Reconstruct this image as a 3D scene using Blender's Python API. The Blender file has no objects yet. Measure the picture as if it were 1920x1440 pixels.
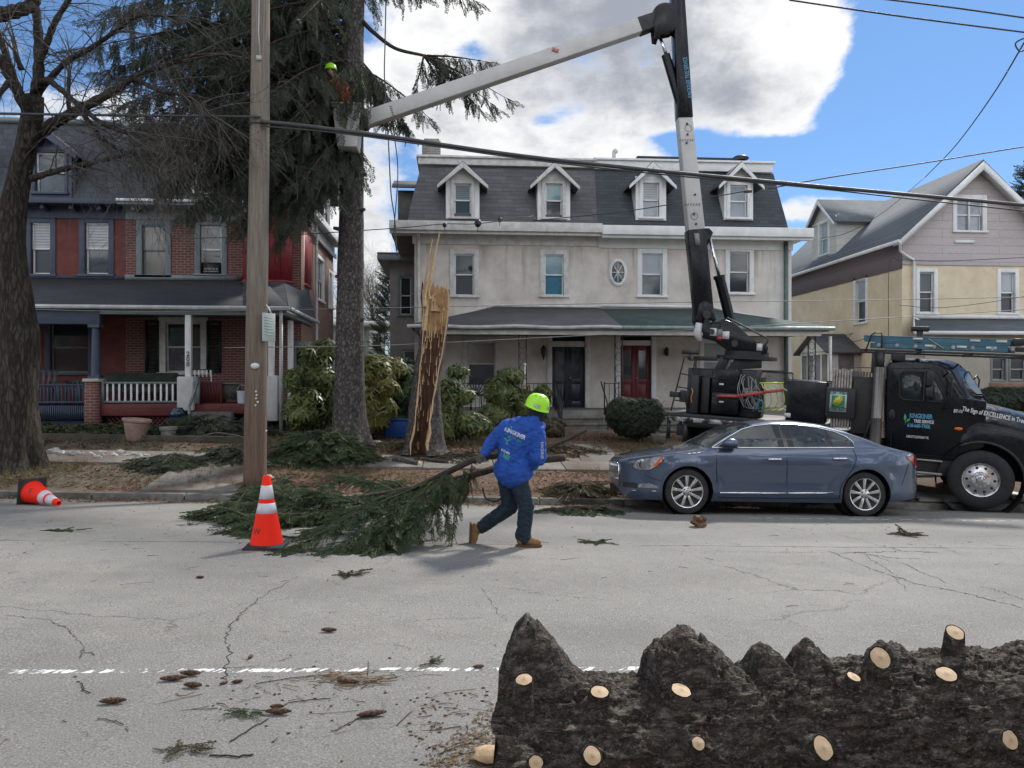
import bpy,bmesh,math,random
import numpy as np
from mathutils import Vector,Matrix,noise as mn
R =math.radians
scene =bpy.context.scene
COL =scene.collection
# ------------------------------------------------------------ camera
F =1443.0; TH =R(4.4); CZ =1.70
cam =bpy.data.objects.new('camera',bpy.data.cameras.new('camera'))
COL.objects.link(cam); scene.camera =cam
cam.location =(0,0,CZ); cam.rotation_euler =(R(90),0,-TH)
cam.data.sensor_width =36; cam.data.lens =36*F/1920
cam.data.clip_start =0.05; cam.data.clip_end =2000
ST,CT =math.sin(TH),math.cos(TH)
def ray(px,py):
    a =(px -960)/F
    return Vector((ST +a*CT,CT -a*ST,(720 -py)/F))
def W(px,py,Y):                     # point seen at (px,py) standing at street depth Y
    d =ray(px,py); t =Y/d.y
    return Vector((t*d.x,Y,CZ +t*d.z))
def WX(px,Y): return W(px,720,Y).x
# ------------------------------------------------------------ world
SUN_EL,SUN_AZ =43,38                # elevation, degrees right of the street's depth direction
world =bpy.data.worlds.new('World'); scene.world =world; world.use_nodes =True
def build_world():
    nt =world.node_tree; N =nt.nodes; L =nt.links; N.clear()
    out =N.new('ShaderNodeOutputWorld'); bg =N.new('ShaderNodeBackground'); bg.inputs[1].default_value =SKY_STRENGTH
    sky =N.new('ShaderNodeTexSky'); sky.sky_type ='NISHITA'; sky.sun_disc =False
    sky.sun_elevation =R(SUN_EL); sky.sun_rotation =R(SUN_AZ); sky.air_density =1.3; sky.dust_density =0.05; sky.ozone_density =2.2
    geo =N.new('ShaderNodeNewGeometry')
    tc =N.new('ShaderNodeTexCoord')
    def M(op,a,b=None,c=None):
        m =N.new('ShaderNodeMath'); m.operation =op
        for i,v in enumerate((a,b,c)):
            if v is None: continue
            if isinstance(v,(int,float)): m.inputs[i].default_value =v
            else: L.new(v,m.inputs[i])
        return m.outputs[0]
    def VM(op,a,b):
        m =N.new('ShaderNodeVectorMath'); m.operation =op
        for i,v in enumerate((a,b)):
            if isinstance(v,(tuple,list,Vector)): m.inputs[i].default_value =tuple(v)
            else: L.new(v,m.inputs[i])
        return m
    def noise(scale,detail,rough=.55,dist=0,off=(0,0,0)):
        n =N.new('ShaderNodeTexNoise'); n.inputs['Scale'].default_value =scale; n.inputs['Detail'].default_value =detail
        n.inputs['Roughness'].default_value =rough; n.inputs['Distortion'].default_value =dist
        v =VM('ADD',tc.outputs['Generated'],off); v2 =VM('MULTIPLY',v.outputs[0],(1,1,1.7)); L.new(v2.outputs[0],n.inputs['Vector']); return n.outputs[0]
    def blobs(lst):
        s =None
        for (px,py,rx,ry,w) in lst:
            c =ray(px,py).normalized()
            d =VM('SUBTRACT',tc.outputs['Generated'],c)
            e =VM('MULTIPLY',d.outputs[0],(F/rx,F/rx,F/ry))
            l =VM('LENGTH',e.outputs[0],(0,0,0)).outputs['Value']
            g =M('EXPONENT',M('MULTIPLY',M('MULTIPLY',l,l),-1.0))
            g =M('MULTIPLY',g,w); s =g if s is None else M('ADD',s,g)
        return s
    cov =blobs([(1220,60,290,135,1.6),(1000,20,240,150,1.0),(1500,110,80,80,1.0),(1430,210,60,45,.5),(1575,70,35,32,.9),(1560,140,28,24,.7),(1500,215,40,28,.8),(1530,20,40,30,.6),(1400,190,150,60,.5),
                 (840,70,120,120,.7),(760,200,130,90,.7),(930,265,190,60,1.2),(1130,285,150,50,1.5),(1510,395,80,26,1.5),(1590,380,40,16,.7),
                 (620,370,140,60,1.4),(700,480,50,70,1.2),(200,190,180,60,1.2),(660,580,120,80,.9),(430,60,130,60,.5),(100,420,300,80,.8),(1450,90,120,120,.5),
                 (1270,262,80,16,-1.6),(1380,275,110,14,-.8),(890,95,45,24,-1.3),(1010,225,40,14,-1.0),(770,260,30,30,-.7),(1700,200,130,200,-1.0),(1850,150,160,260,-1.2),(80,60,120,90,-.9),(590,300,40,30,-.3),(700,400,50,25,-.5)])
    n1 =noise(5.5,12,.6,.3,(2.3,.7,.4)); n2 =noise(2.2,4,.5,0,(8,4,2))
    # elsewhere: broken cloud
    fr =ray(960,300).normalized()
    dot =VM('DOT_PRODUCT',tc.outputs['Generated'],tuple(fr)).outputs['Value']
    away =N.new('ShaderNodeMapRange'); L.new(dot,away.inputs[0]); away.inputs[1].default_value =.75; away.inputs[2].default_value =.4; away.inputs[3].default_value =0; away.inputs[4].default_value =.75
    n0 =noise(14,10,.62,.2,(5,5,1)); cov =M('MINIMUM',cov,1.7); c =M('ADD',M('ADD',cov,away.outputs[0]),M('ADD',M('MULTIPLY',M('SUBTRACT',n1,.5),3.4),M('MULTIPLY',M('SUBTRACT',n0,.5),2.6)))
    mr =N.new('ShaderNodeMapRange'); mr.interpolation_type ='SMOOTHSTEP'; L.new(c,mr.inputs[0]); mr.inputs[1].default_value =.35; mr.inputs[2].default_value =1.25
    grey =blobs([(1200,50,190,95,.62),(1050,90,110,60,.3),(1380,190,100,40,.5),(880,140,90,40,.3),(1000,0,130,60,.25),(1560,60,70,90,-.9),(1440,70,50,40,-.3),(880,0,70,60,-.6)])
    n3 =noise(5,6,.5,0,(7,2,7))
    g2 =M('ADD',M('ADD',grey,M('ADD',M('MULTIPLY',M('SUBTRACT',n3,.5),1.6),M('MULTIPLY',M('SUBTRACT',n0,.5),1.3))),M('MULTIPLY',M('SUBTRACT',c,.9),.25))
    gm =N.new('ShaderNodeMapRange'); gm.interpolation_type ='SMOOTHSTEP'; L.new(g2,gm.inputs[0]); gm.inputs[1].default_value =-.25; gm.inputs[2].default_value =1.1
    cc =N.new('ShaderNodeMix'); cc.data_type ='RGBA'; L.new(gm.outputs[0],cc.inputs['Factor'])
    cc.inputs['A'].default_value =CLOUD_W; cc.inputs['B'].default_value =CLOUD_G
    tint =N.new('ShaderNodeMix'); tint.data_type ='RGBA'; tint.blend_type ='MULTIPLY'; tint.inputs['Factor'].default_value =1
    L.new(sky.outputs[0],tint.inputs['A']); sz =N.new('ShaderNodeSeparateXYZ'); L.new(tc.outputs['Generated'],sz.inputs[0]); rp =N.new('ShaderNodeValToRGB'); L.new(sz.outputs[2],rp.inputs[0]); rp.color_ramp.elements[0].color =(.30,.37,.57,1); rp.color_ramp.elements[1].color =SKY_TINT; rp.color_ramp.elements[1].position =.55
    e_ =rp.color_ramp.elements.new(.25); e_.color =(.29,.375,.51,1); L.new(rp.outputs[0],tint.inputs['B'])
    rear_fill =N.new('ShaderNodeMapRange'); L.new(dot,rear_fill.inputs[0]); rear_fill.inputs[1].default_value =.35; rear_fill.inputs[2].default_value =-.6; rear_fill.inputs[3].default_value =1; rear_fill.inputs[4].default_value =3.2  # brightens the unseen clouds behind the camera as added fill for the facades
    cl2 =VM('SCALE',cc.outputs['Result'],(0,0,0)); L.new(rear_fill.outputs[0],cl2.inputs['Scale'])
    mx =N.new('ShaderNodeMix'); mx.data_type ='RGBA'; L.new(mr.outputs[0],mx.inputs['Factor'])
    L.new(tint.outputs['Result'],mx.inputs['A']); L.new(cl2.outputs[0],mx.inputs['B'])
    L.new(mx.outputs['Result'],bg.inputs[0]); L.new(bg.outputs[0],out.inputs[0])
SKY_STRENGTH =0.1
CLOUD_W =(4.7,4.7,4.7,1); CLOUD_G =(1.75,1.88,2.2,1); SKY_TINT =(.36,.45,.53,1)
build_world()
sun =bpy.data.objects.new('sun',bpy.data.lights.new('sun','SUN')); COL.objects.link(sun)
sun.data.energy =2.0; sun.data.angle =R(6); sun.data.color =(1,.95,.88)
az =R(SUN_AZ); el =R(SUN_EL)
sdir =Vector((math.sin(az)*math.cos(el),math.cos(az)*math.cos(el),math.sin(el)))
sun.rotation_euler =sdir.to_track_quat('Z','Y').to_euler()
scene.view_settings.view_transform ='Standard'; scene.view_settings.look ='None'; scene.view_settings.gamma =1
scene.view_settings.exposure =1.14
# ------------------------------------------------------------ helpers
def srgb(r,g,b):
    f =lambda c: (c/255/12.92) if c/255 <= .04045 else ((c/255 +.055)/1.055) ** 2.4
    return (f(r),f(g),f(b))
class MB:
    def __init__(s): s.v =[]; s.f =[]; s.m =[]; s.mi =0
    def add(s,vs,fs):
        o =len(s.v); s.v += [tuple(v) for v in vs]; s.f += [tuple(i +o for i in f) for f in fs]; s.m += [s.mi]*len(fs)
    def quad(s,a,b,c,d): s.add([a,b,c,d],[(0,1,2,3)])
    def hexa(s,p):  # 8 corners bottom 0-3, top 4-7
        s.add(p,[(3,2,1,0),(4,5,6,7),(0,1,5,4),(1,2,6,5),(2,3,7,6),(3,0,4,7)])
    def box(s,x0,x1,y0,y1,z0,z1,T=None):
        p =[Vector(q) for q in ((x0,y0,z0),(x1,y0,z0),(x1,y1,z0),(x0,y1,z0),(x0,y0,z1),(x1,y0,z1),(x1,y1,z1),(x0,y1,z1))]
        if T: p =[T @ q for q in p]
        s.hexa(p)
    def bar(s,a,b,w,h=None,up=(0,0,1)):
        a =Vector(a); b =Vector(b); h =h or w; d =(b -a).normalized(); u =Vector(up)
        if abs(d.dot(u)) >.95: u =Vector((0,1,0))
        r =d.cross(u).normalized()*w/2; u =r.cross(d).normalized()*h/2
        s.hexa([a -r -u,a +r -u,a +r +u,a -r +u,b -r -u,b +r -u,b +r +u,b -r +u])
    def tube(s,pts,rad,n=8,cap=True):
        pts =[Vector(p) for p in pts]
        if isinstance(rad,(int,float)): rad =[rad]*len(pts)
        o =len(s.v); prev =None
        for i,p in enumerate(pts):
            t =(pts[min(i +1,len(pts) -1)] -pts[max(i -1,0)])
            if t.length <1e-9: t =Vector((0,0,1))
            t.normalize()
            if prev is None:
                u =t.orthogonal().normalized()
            else:
                u =(prev -t*prev.dot(t)); u =u.normalized() if u.length >1e-6 else t.orthogonal().normalized()
            prev =u; w =t.cross(u)
            for k in range(n):
                a =2*math.pi*k/n; s.v.append(tuple(p +(u*math.cos(a) +w*math.sin(a))*rad[i]))
        nf =0
        for i in range(len(pts) -1):
            for k in range(n):
                a =o +i*n +k; b =o +i*n +(k +1) % n; s.f.append((a,b,b +n,a +n)); nf += 1
        if cap:
            s.f.append(tuple(o +k for k in reversed(range(n)))); s.f.append(tuple(o +(len(pts) -1)*n +k for k in range(n))); nf += 2
        s.m += [s.mi]*nf
    def cyl(s,a,b,r,n=16): s.tube([a,b],r,n)
    def lathe(s,prof,n=24,o=(0,0,0),T=None,cap=False):
        b =len(s.v); o =Vector(o)
        for (r,z) in prof:
            for k in range(n):
                a =2*math.pi*k/n; p =Vector((r*math.cos(a),r*math.sin(a),z))
                if T: p =T @ p
                s.v.append(tuple(p +o))
        nf =0
        for i in range(len(prof) -1):
            for k in range(n):
                a =b +i*n +k; c =b +i*n +(k +1) % n; s.f.append((a,c,c +n,a +n)); nf += 1
        if cap:
            s.f.append(tuple(b +k for k in reversed(range(n)))); s.f.append(tuple(b +(len(prof) -1)*n +k for k in range(n))); nf += 2
        s.m += [s.mi]*nf
    def prism(s,poly,ext):  # poly list of points, ext vector
        n =len(poly); e =Vector(ext); a =[Vector(p) for p in poly]; b =[p +e for p in a]
        s.add(a +b,[tuple(range(n)),tuple(reversed(range(n,2*n)))] +[(i,i +n,(i +1) % n +n,(i +1) % n) for i in range(n)])
    def blob(s,c,r,seed=0,amp=.25,n=2,sc=(1,1,1),T=None):
        bm =bmesh.new(); bmesh.ops.create_icosphere(bm,subdivisions=n,radius=1)
        vs =[]
        for v in bm.verts:
            k =1 +amp*mn.noise(v.co*1.6 +Vector((seed*3.7,seed,0)))
            p =Vector((v.co.x*sc[0],v.co.y*sc[1],v.co.z*sc[2]))*r*k
            if T: p =T @ p
            vs.append(p +Vector(c))
        fs =[tuple(v.index for v in f.verts) for f in bm.faces]; bm.free(); s.add(vs,fs)
    def build(s,name,mats,parent=None,smooth=False,bevel=0,world=True,recalc=True,ang=None):
        me =bpy.data.meshes.new(name)
        off =Vector((0,0,0))
        if world and parent is not None:
            q =parent
            while q is not None: off += q.location; q =q.parent
        n =len(s.v); co =np.array(s.v,dtype=np.float32).reshape(-1,3) -np.array(off,dtype=np.float32)
        me.vertices.add(n); me.vertices.foreach_set('co',co.ravel())
        lens =[len(f) for f in s.f]; me.loops.add(sum(lens)); me.polygons.add(len(s.f))
        me.loops.foreach_set('vertex_index',np.fromiter((i for f in s.f for i in f),dtype=np.int32))
        st =np.concatenate([[0],np.cumsum(lens)[:-1]]).astype(np.int32) if lens else np.array([],dtype=np.int32)
        me.polygons.foreach_set('loop_start',st); me.polygons.foreach_set('loop_total',np.array(lens,dtype=np.int32))
        if not isinstance(mats,(list,tuple)): mats =[mats]
        for m in mats: me.materials.append(m)
        me.polygons.foreach_set('material_index',np.array(s.m,dtype=np.int32))
        me.update(calc_edges=True); me.validate()
        if recalc and n <60000:
            bm =bmesh.new(); bm.from_mesh(me); bmesh.ops.recalc_face_normals(bm,faces=bm.faces)
            if bevel:
                es =[e for e in bm.edges if len(e.link_faces) == 2 and e.calc_face_angle(0) >.5]
                try: bmesh.ops.bevel(bm,geom=es,offset=bevel,segments=2,profile=.5,affect='EDGES',clamp_overlap=True)
                except Exception: pass
            bm.to_mesh(me); bm.free()
        if smooth:
            me.polygons.foreach_set('use_smooth',[True]*len(me.polygons))
            if ang or bevel: me.set_sharp_from_angle(angle=ang or R(35))
        o =bpy.data.objects.new(name,me); COL.objects.link(o); o.parent =parent
        return o
def tag(o,label=None,cat=None,group=None,kind=None):
    for k,v in (('label',label),('category',cat),('group',group),('kind',kind)):
        if v: o[k] =v
    return o
def thing(name,loc,label,cat,group=None):
    o =bpy.data.objects.new(name,None); COL.objects.link(o); o.location =loc; o.empty_display_size =.2
    return tag(o,label,cat,group)
def copy_tree(o,parent=None):
    c =o.copy(); COL.objects.link(c); c.parent =parent
    for ch in list(o.children): copy_tree(ch,c)
    return c
def text_mesh(name,s,size,mat,parent,M4,ext=.002,world=False,sx=1.0,align='LEFT',bold=0):
    cu =bpy.data.curves.new(name,'FONT'); cu.body =s; cu.size =size; cu.extrude =ext; cu.align_x =align; cu.offset =bold; cu.resolution_u =3
    ob =bpy.data.objects.new(name,cu); COL.objects.link(ob); dg =bpy.context.evaluated_depsgraph_get()
    me =bpy.data.meshes.new_from_object(ob.evaluated_get(dg)); COL.objects.unlink(ob); bpy.data.objects.remove(ob)
    me.transform(M4 @ Matrix.Diagonal((sx,1,1,1)))
    if world and parent is not None:
        off =Vector((0,0,0)); q =parent
        while q is not None: off += q.location; q =q.parent
        me.transform(Matrix.Translation(-off))
    me.materials.clear(); me.materials.append(mat); me.name =name
    o =bpy.data.objects.new(name,me); COL.objects.link(o); o.parent =parent; return o
def curve_pts(pts,n=8):                     # catmull-rom
    P =[Vector(p) for p in pts]; P =[P[0]*2 -P[1]] +P +[P[-1]*2 -P[-2]]; out =[]
    for i in range(1,len(P) -2):
        for k in range(n):
            t_ =k/n; a,b,c,d =P[i -1:i +3]
            out.append(.5*((2*b) +(c -a)*t_ +(2*a -5*b +4*c -d)*t_ ** 2 +(3*b -a -3*c +d)*t_ ** 3))
    out.append(P[-2]); return out
# ------------------------------------------------------------ materials
class NT:
    def __init__(s,name):
        s.mat =bpy.data.materials.new(name); s.mat.use_nodes =True; s.N =s.mat.node_tree.nodes; s.L =s.mat.node_tree.links
        s.b =s.N['Principled BSDF']; s.tc =s.N.new('ShaderNodeTexCoord'); s.geo =s.N.new('ShaderNodeNewGeometry')
    def obj(s): return s.tc.outputs['Object']
    def pos(s): return s.geo.outputs['Position']
    def put(s,sock,v):
        if isinstance(v,bpy.types.NodeSocket): s.L.new(v,sock)
        elif v is not None: sock.default_value =v if isinstance(v,(int,float)) else ((*v,1) if len(v) == 3 and len(sock.default_value) == 4 else tuple(v))
    def math(s,op,a,b=None,c=None,clamp=False):
        m =s.N.new('ShaderNodeMath'); m.operation =op; m.use_clamp =clamp
        for i,v in enumerate((a,b,c)):
            if v is not None: s.put(m.inputs[i],v)
        return m.outputs[0]
    def vm(s,op,a,b=None):
        m =s.N.new('ShaderNodeVectorMath'); m.operation =op; s.put(m.inputs[0],a)
        if b is not None: s.put(m.inputs[1],b)
        return m.outputs['Value'] if op in ('LENGTH','DISTANCE','DOT_PRODUCT') else m.outputs[0]
    def noise(s,scale,detail=4,rough=.5,vec=None,dist=0,color=False):
        n =s.N.new('ShaderNodeTexNoise'); n.inputs['Scale'].default_value =scale; n.inputs['Detail'].default_value =detail
        n.inputs['Roughness'].default_value =rough; n.inputs['Distortion'].default_value =dist
        s.L.new(vec or s.obj(),n.inputs['Vector']); return n.outputs['Color' if color else 0]
    def vor(s,scale,feature='F1',vec=None,out='Distance',rnd=1):
        n =s.N.new('ShaderNodeTexVoronoi'); n.feature =feature; n.inputs['Scale'].default_value =scale; n.inputs['Randomness'].default_value =rnd
        s.L.new(vec or s.obj(),n.inputs['Vector']); return n.outputs[out]
    def ramp(s,f,stops,interp='LINEAR'):
        r =s.N.new('ShaderNodeValToRGB'); r.color_ramp.interpolation =interp; e =r.color_ramp.elements
        while len(e) <len(stops): e.new(.5)
        for x,(p,c) in zip(e,stops):
            x.position =p; x.color =(*c,1) if isinstance(c,(tuple,list)) else (c,c,c,1)
        s.L.new(f,r.inputs[0]); return r.outputs[0]
    def mr(s,f,a,b,c=0,d=1,smooth=False):
        m =s.N.new('ShaderNodeMapRange'); s.L.new(f,m.inputs[0])
        if smooth: m.interpolation_type ='SMOOTHSTEP'
        for i,v in enumerate((a,b,c,d)): m.inputs[i +1].default_value =v
        return m.outputs[0]
    def mix(s,f,a,b,mode='MIX'):
        m =s.N.new('ShaderNodeMix'); m.data_type ='RGBA'; m.blend_type =mode
        s.put(m.inputs['Factor'],f); s.put(m.inputs['A'],a); s.put(m.inputs['B'],b); return m.outputs['Result']
    def sep(s,v=None):
        n =s.N.new('ShaderNodeSeparateXYZ'); s.L.new(v or s.obj(),n.inputs[0]); return n.outputs
    def comb(s,x,y,z=0):
        n =s.N.new('ShaderNodeCombineXYZ')
        for i,v in enumerate((x,y,z)): s.put(n.inputs[i],v)
        return n.outputs[0]
    def bump(s,h,strength=.4,dist=.02):
        n =s.N.new('ShaderNodeBump'); n.inputs['Strength'].default_value =strength; n.inputs['Distance'].default_value =dist
        s.L.new(h,n.inputs['Height']); s.L.new(n.outputs[0],s.b.inputs['Normal']); return n
    def fin(s,col,rough=.7,metal=0,spec=None):
        s.put(s.b.inputs['Base Color'],col); s.put(s.b.inputs['Roughness'],rough); s.put(s.b.inputs['Metallic'],metal)
        if spec is not None: s.b.inputs['Specular IOR Level'].default_value =spec
        return s.mat
def mul(c,k): return tuple(min(1,x*k) for x in c[:3])
def mat(name,c,rough=.7,var=.25,sc=6,metal=0,bump=0,bsc=40,spec=None,coat=0):
    t =NT(name); n =t.noise(sc,6,.6)
    col =t.mix(t.mr(n,.3,.7),mul(c,1 -var),mul(c,1 +var)) if var else c
    rr =t.mr(t.noise(sc*2.3,3),.3,.7,max(.02,rough -.08),min(1,rough +.08))
    if bump: t.bump(t.noise(bsc,5,.6),bump,.01)
    if coat: t.b.inputs['Coat Weight'].default_value =coat; t.b.inputs['Coat Roughness'].default_value =.04
    return t.fin(col,rr,metal,spec)
def mat_flat(name,c,rough=.5,metal=0):
    t =NT(name); return t.fin(c,rough,metal)
def mat_brick(name,c1,c2,mortar,sc=1.0,w=.215,h=.075,ms=.012,dirty=.3,rough=.85,tint=None):
    t =NT(name); x,y,z =t.sep()[:3]
    v =t.comb(t.math('ADD',x,y),z)
    b =t.N.new('ShaderNodeTexBrick'); t.L.new(v,b.inputs['Vector']); b.inputs['Scale'].default_value =1
    b.inputs['Brick Width'].default_value =w; b.inputs['Row Height'].default_value =h; b.inputs['Mortar Size'].default_value =ms; b.inputs['Mortar Smooth'].default_value =.2
    b.inputs['Color1'].default_value =(*c1,1); b.inputs['Color2'].default_value =(*c2,1); b.inputs['Mortar'].default_value =(*mortar,1); b.inputs['Bias'].default_value =0
    n =t.noise(1.2,6,.65); n2 =t.noise(14,4)
    col =t.mix(t.mr(n,.35,.75,0,dirty),b.outputs[0],mul(c1,.4)); col =t.mix(t.mr(n2,.3,.7,0,.25),col,mul(c2,1.3))
    t.bump(t.math('SUBTRACT',t.math('MULTIPLY',n2,.3),b.outputs['Fac']),.5,.01)
    return t.fin(col,rough)
def mat_shingle(name,c,w=.3,h=.14,var=.3,moss=None,streak=.3):
    t =NT(name); x,y,z =t.sep()[:3]
    v =t.comb(t.math('ADD',x,t.math('MULTIPLY',y,.35)),t.math('SUBTRACT',z,t.math('MULTIPLY',y,-.25)))
    b =t.N.new('ShaderNodeTexBrick'); t.L.new(v,b.inputs['Vector']); b.inputs['Scale'].default_value =1; b.offset_frequency =2
    b.inputs['Brick Width'].default_value =w; b.inputs['Row Height'].default_value =h; b.inputs['Mortar Size'].default_value =.008; b.inputs['Mortar Smooth'].default_value =.3
    b.inputs['Color1'].default_value =(*mul(c,1 +var),1); b.inputs['Color2'].default_value =(*mul(c,1 -var),1); b.inputs['Mortar'].default_value =(*mul(c,.4),1)
    n =t.noise(.8,6,.65); n2 =t.noise(60,3)
    col =t.mix(t.mr(n,.35,.7,0,streak),b.outputs[0],moss or mul(c,.5)); col =t.mix(t.mr(n2,.3,.7,0,.4),col,mul(c,1.5))
    fr =t.math('FRACT',t.math('DIVIDE',t.sep(v)[1],h))
    t.bump(t.math('SUBTRACT',t.math('MULTIPLY',fr,-.6),b.outputs['Fac']),.5,.015)
    return t.fin(col,.9)

# ------------------------------------------------------------ terrain
GP =[(-30,-.1),(0,0),(5,0),(8.5,-.08),(11.6,-.22),(13.45,-.38)]
GV =[(13.45,-.26),(14.1,-.2),(15.3,-.03),(16.85,.10),(17.25,.22),(18,.30),(20,.42),(22,.52),(26,.65),(400,.9)]
KERB_Y =13.45
def lerp(tab,y):
    if y <= tab[0][0]: return tab[0][1]
    for (a,za),(b,zb) in zip(tab,tab[1:]):
        if y <= b: return za +(zb -za)*(y -a)/(b -a)
    return tab[-1][1]
def sl(x):
    return -.024*(x if abs(x) <30 else math.copysign(30,x))
def G(x,y): return lerp(GP if y <KERB_Y else GV,y) +sl(x)
def gp(px,py,up=0):
    d =ray(px,py); t =1.0; last =None
    while t <200:
        p =Vector((0,0,CZ)) +d*t
        if p.z <G(p.x,p.y) +up: break
        t += .01
    return Vector((p.x,p.y,G(p.x,p.y)))
# --- road (asphalt, worn paint line, seam; procedural)
t =NT('asphalt'); P =t.pos(); X_,Y_,Z_ =t.sep(P)[:3]
big =t.noise(.35,5,.6,P); mid =t.noise(3,6,.6,P); fine =t.noise(90,2,.7,P); grit =t.vor(70,'F1',P)
flat =t.comb(X_,Y_,0)
c =t.mix(t.mr(big,.3,.7),(.182,.172,.150),(.268,.252,.218))
c =t.mix(t.mr(mid,.35,.7,0,.35),c,(.11,.11,.112))
lane =t.noise(.8,3,.5,t.comb(t.math('MULTIPLY',X_,.08),Y_,0)); c =t.mix(t.mr(lane,.4,.7,0,.45),c,(.26,.252,.232))
g1 =t.mr(fine,.56,.66); c =t.mix(t.math('MULTIPLY',g1,.65),c,(.42,.42,.41))
g2 =t.mr(fine,.44,.36); c =t.mix(t.math('MULTIPLY',g2,.7),c,(.05,.05,.052))
cv =t.vm('ADD',flat,t.vm('MULTIPLY',t.noise(2.5,7,.7,flat,color=True),(.5,.5,0))); ce =t.vor(.42,'DISTANCE_TO_EDGE',cv); cm =t.math('MULTIPLY',t.mr(ce,.0012,.0045,1,0),t.mr(t.noise(.45,3,.5,flat),.50,.60,0,.75)); c =t.mix(cm,c,(.045,.043,.04))
oil =t.vor(.8,'F1',flat); c =t.mix(t.math('MULTIPLY',t.mr(t.math('ADD',oil,t.math('MULTIPLY',mid,.25)),.20,.10,0,.45),t.mr(big,.45,.6)),c,(.06,.058,.055))
# streaky dark scuffs along the lane
sc =t.noise(7,4,.6,t.comb(t.math('MULTIPLY',X_,.35),t.math('MULTIPLY',Y_,1.6),0)); c =t.mix(t.mr(sc,.62,.75,0,.35),c,(.07,.07,.07))
c =t.mix(t.mr(t.math('ADD',Y_,t.math('MULTIPLY',big,1.2)),4.6,5.8,.30,0),c,(.115,.115,.113)); pt =t.noise(.55,3,.5,t.comb(t.math('MULTIPLY',X_,.5),Y_,0)); c =t.mix(t.mr(pt,.52,.60,0,.22),c,(.10,.10,.10)); c =t.mix(t.mr(t.noise(1.7,6,.7,P),.60,.72,0,.3),c,(.08,.078,.074))
# longitudinal seam
wob =t.math('MULTIPLY',t.math('SUBTRACT',t.noise(1.5,6,.7,flat),.5),.22)
ys =t.math('ABSOLUTE',t.math('SUBTRACT',t.math('ADD',Y_,wob),8.62)); seam =t.mr(ys,.008,.022,1,0)
seam =t.math('MULTIPLY',seam,t.mr(t.noise(.9,4,.5,flat),.4,.5,.1,.85)); c =t.mix(seam,c,(.03,.03,.03))
# worn white line
wv =t.math('ADD',t.math('SUBTRACT',Y_,4.60),t.math('MULTIPLY',t.math('SUBTRACT',t.noise(.6,2,.5,flat),.5),.05))
wl =t.mr(t.math('ADD',t.math('ABSOLUTE',wv),t.math('MULTIPLY',t.noise(30,3,.6,flat),.05)),.050,.056,1,0)
wn =t.noise(19,4,.65,t.comb(t.math('ADD',X_,t.math('MULTIPLY',Y_,-.7)),t.math('MULTIPLY',Y_,.45),0),.4)
xm =t.mr(X_,1.2,2.0,0,.12); wmask =t.math('MULTIPLY',wl,t.math('GREATER_THAN',t.math('SUBTRACT',wn,xm),.525)); c =t.mix(wmask,c,(.72,.73,.72))
# second thin line by the parking lane
w2 =t.mr(t.math('ABSOLUTE',t.math('SUBTRACT',Y_,11.25)),.02,.035,1,0); n5 =t.noise(5,3,.6,t.comb(X_,0,0))
w2 =t.math('MULTIPLY',t.math('MULTIPLY',w2,t.math('GREATER_THAN',n5,.5)),t.mr(X_,4.2,4.6)); c =t.mix(t.math('MULTIPLY',w2,.75),c,(.6,.6,.6))
# gutter dirt
gd =t.mr(t.math('ADD',Y_,t.math('MULTIPLY',mid,.8)),12.9,13.8); c =t.mix(t.math('MULTIPLY',gd,.75),c,(.06,.045,.033))
t.bump(t.math('ADD',t.math('MULTIPLY',fine,.6),t.math('MULTIPLY',grit,.5)),.6,.006)
ASPHALT =t.fin(c,.85)
CRACK =mat_flat('crack',(.035,.033,.032),.95)
def sheet(xs,ys,zf,mb):
    o =len(mb.v)
    for y in ys:
        for x in xs: mb.v.append((x,y,zf(x,y)))
    n =len(xs)
    for j in range(len(ys) -1):
        for i in range(n -1):
            a =o +j*n +i; mb.f.append((a,a +1,a +n +1,a +n)); mb.m.append(mb.mi)
m =MB()
ys =[-30,-10,0,2,4,5,6,7,8,8.5,9.5,10.5,11.6,12.5,KERB_Y]
sheet([-200,-60,-30,-15,0,15,30,60,200],ys,lambda x,y: lerp(GP,y) +sl(x),m)
m.mi =1
random.seed(5)
def crack(pts,w=.006,jag=.05,dens=14):
    P =[]
    for (a,b) in zip(pts,pts[1:]):
        A =gp(*a); B =gp(*b)
        for i in range(dens): P.append(A.lerp(B,i/dens) +Vector((random.uniform(-jag,jag),random.uniform(-jag,jag),0)))
    P.append(gp(*pts[-1]))
    for i in range(len(P) -1):
        a,b =P[i],P[i +1]; d =(b -a); d.z =0
        if d.length <1e-5: continue
        n =Vector((-d.y,d.x,0)).normalized()*w*.5*random.uniform(.25,1.6)
        q =[a -n,b -n*.8,b +n*.8,a +n]
        m.quad(*[(p.x,p.y,G(p.x,p.y) +.0025) for p in q])
crack([(418,1285),(430,1230),(425,1185),(455,1150),(490,1120),(560,1080)],.007,.02)
crack([(10,1154),(90,1163),(130,1182),(158,1215),(150,1235)],.005,.015)
crack([(905,1105),(935,1150),(950,1165)],.004,.015)
crack([(1560,1035),(1640,1070),(1720,1095),(1820,1115),(1915,1140)],.010,.03)
crack([(1590,1030),(1700,1060),(1790,1100)],.006,.04); crack([(1600,1036),(1660,1045),(1740,1050)],.008,.04)
crack([(1560,1000),(1640,1020),(1700,1035)],.005,.04); crack([(1570,1037),(1630,1036),(1700,1034),(1760,1036)],.012,.03)
crack([(1660,1000),(1720,1010),(1790,1035)],.005,.03); crack([(1590,980),(1660,996),(1740,1020),(1800,1040)],.004,.03)
crack([(1620,1040),(1680,1080),(1700,1110)],.005,.03); crack([(760,1165),(830,1160),(905,1160)],.004,.01)
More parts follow.
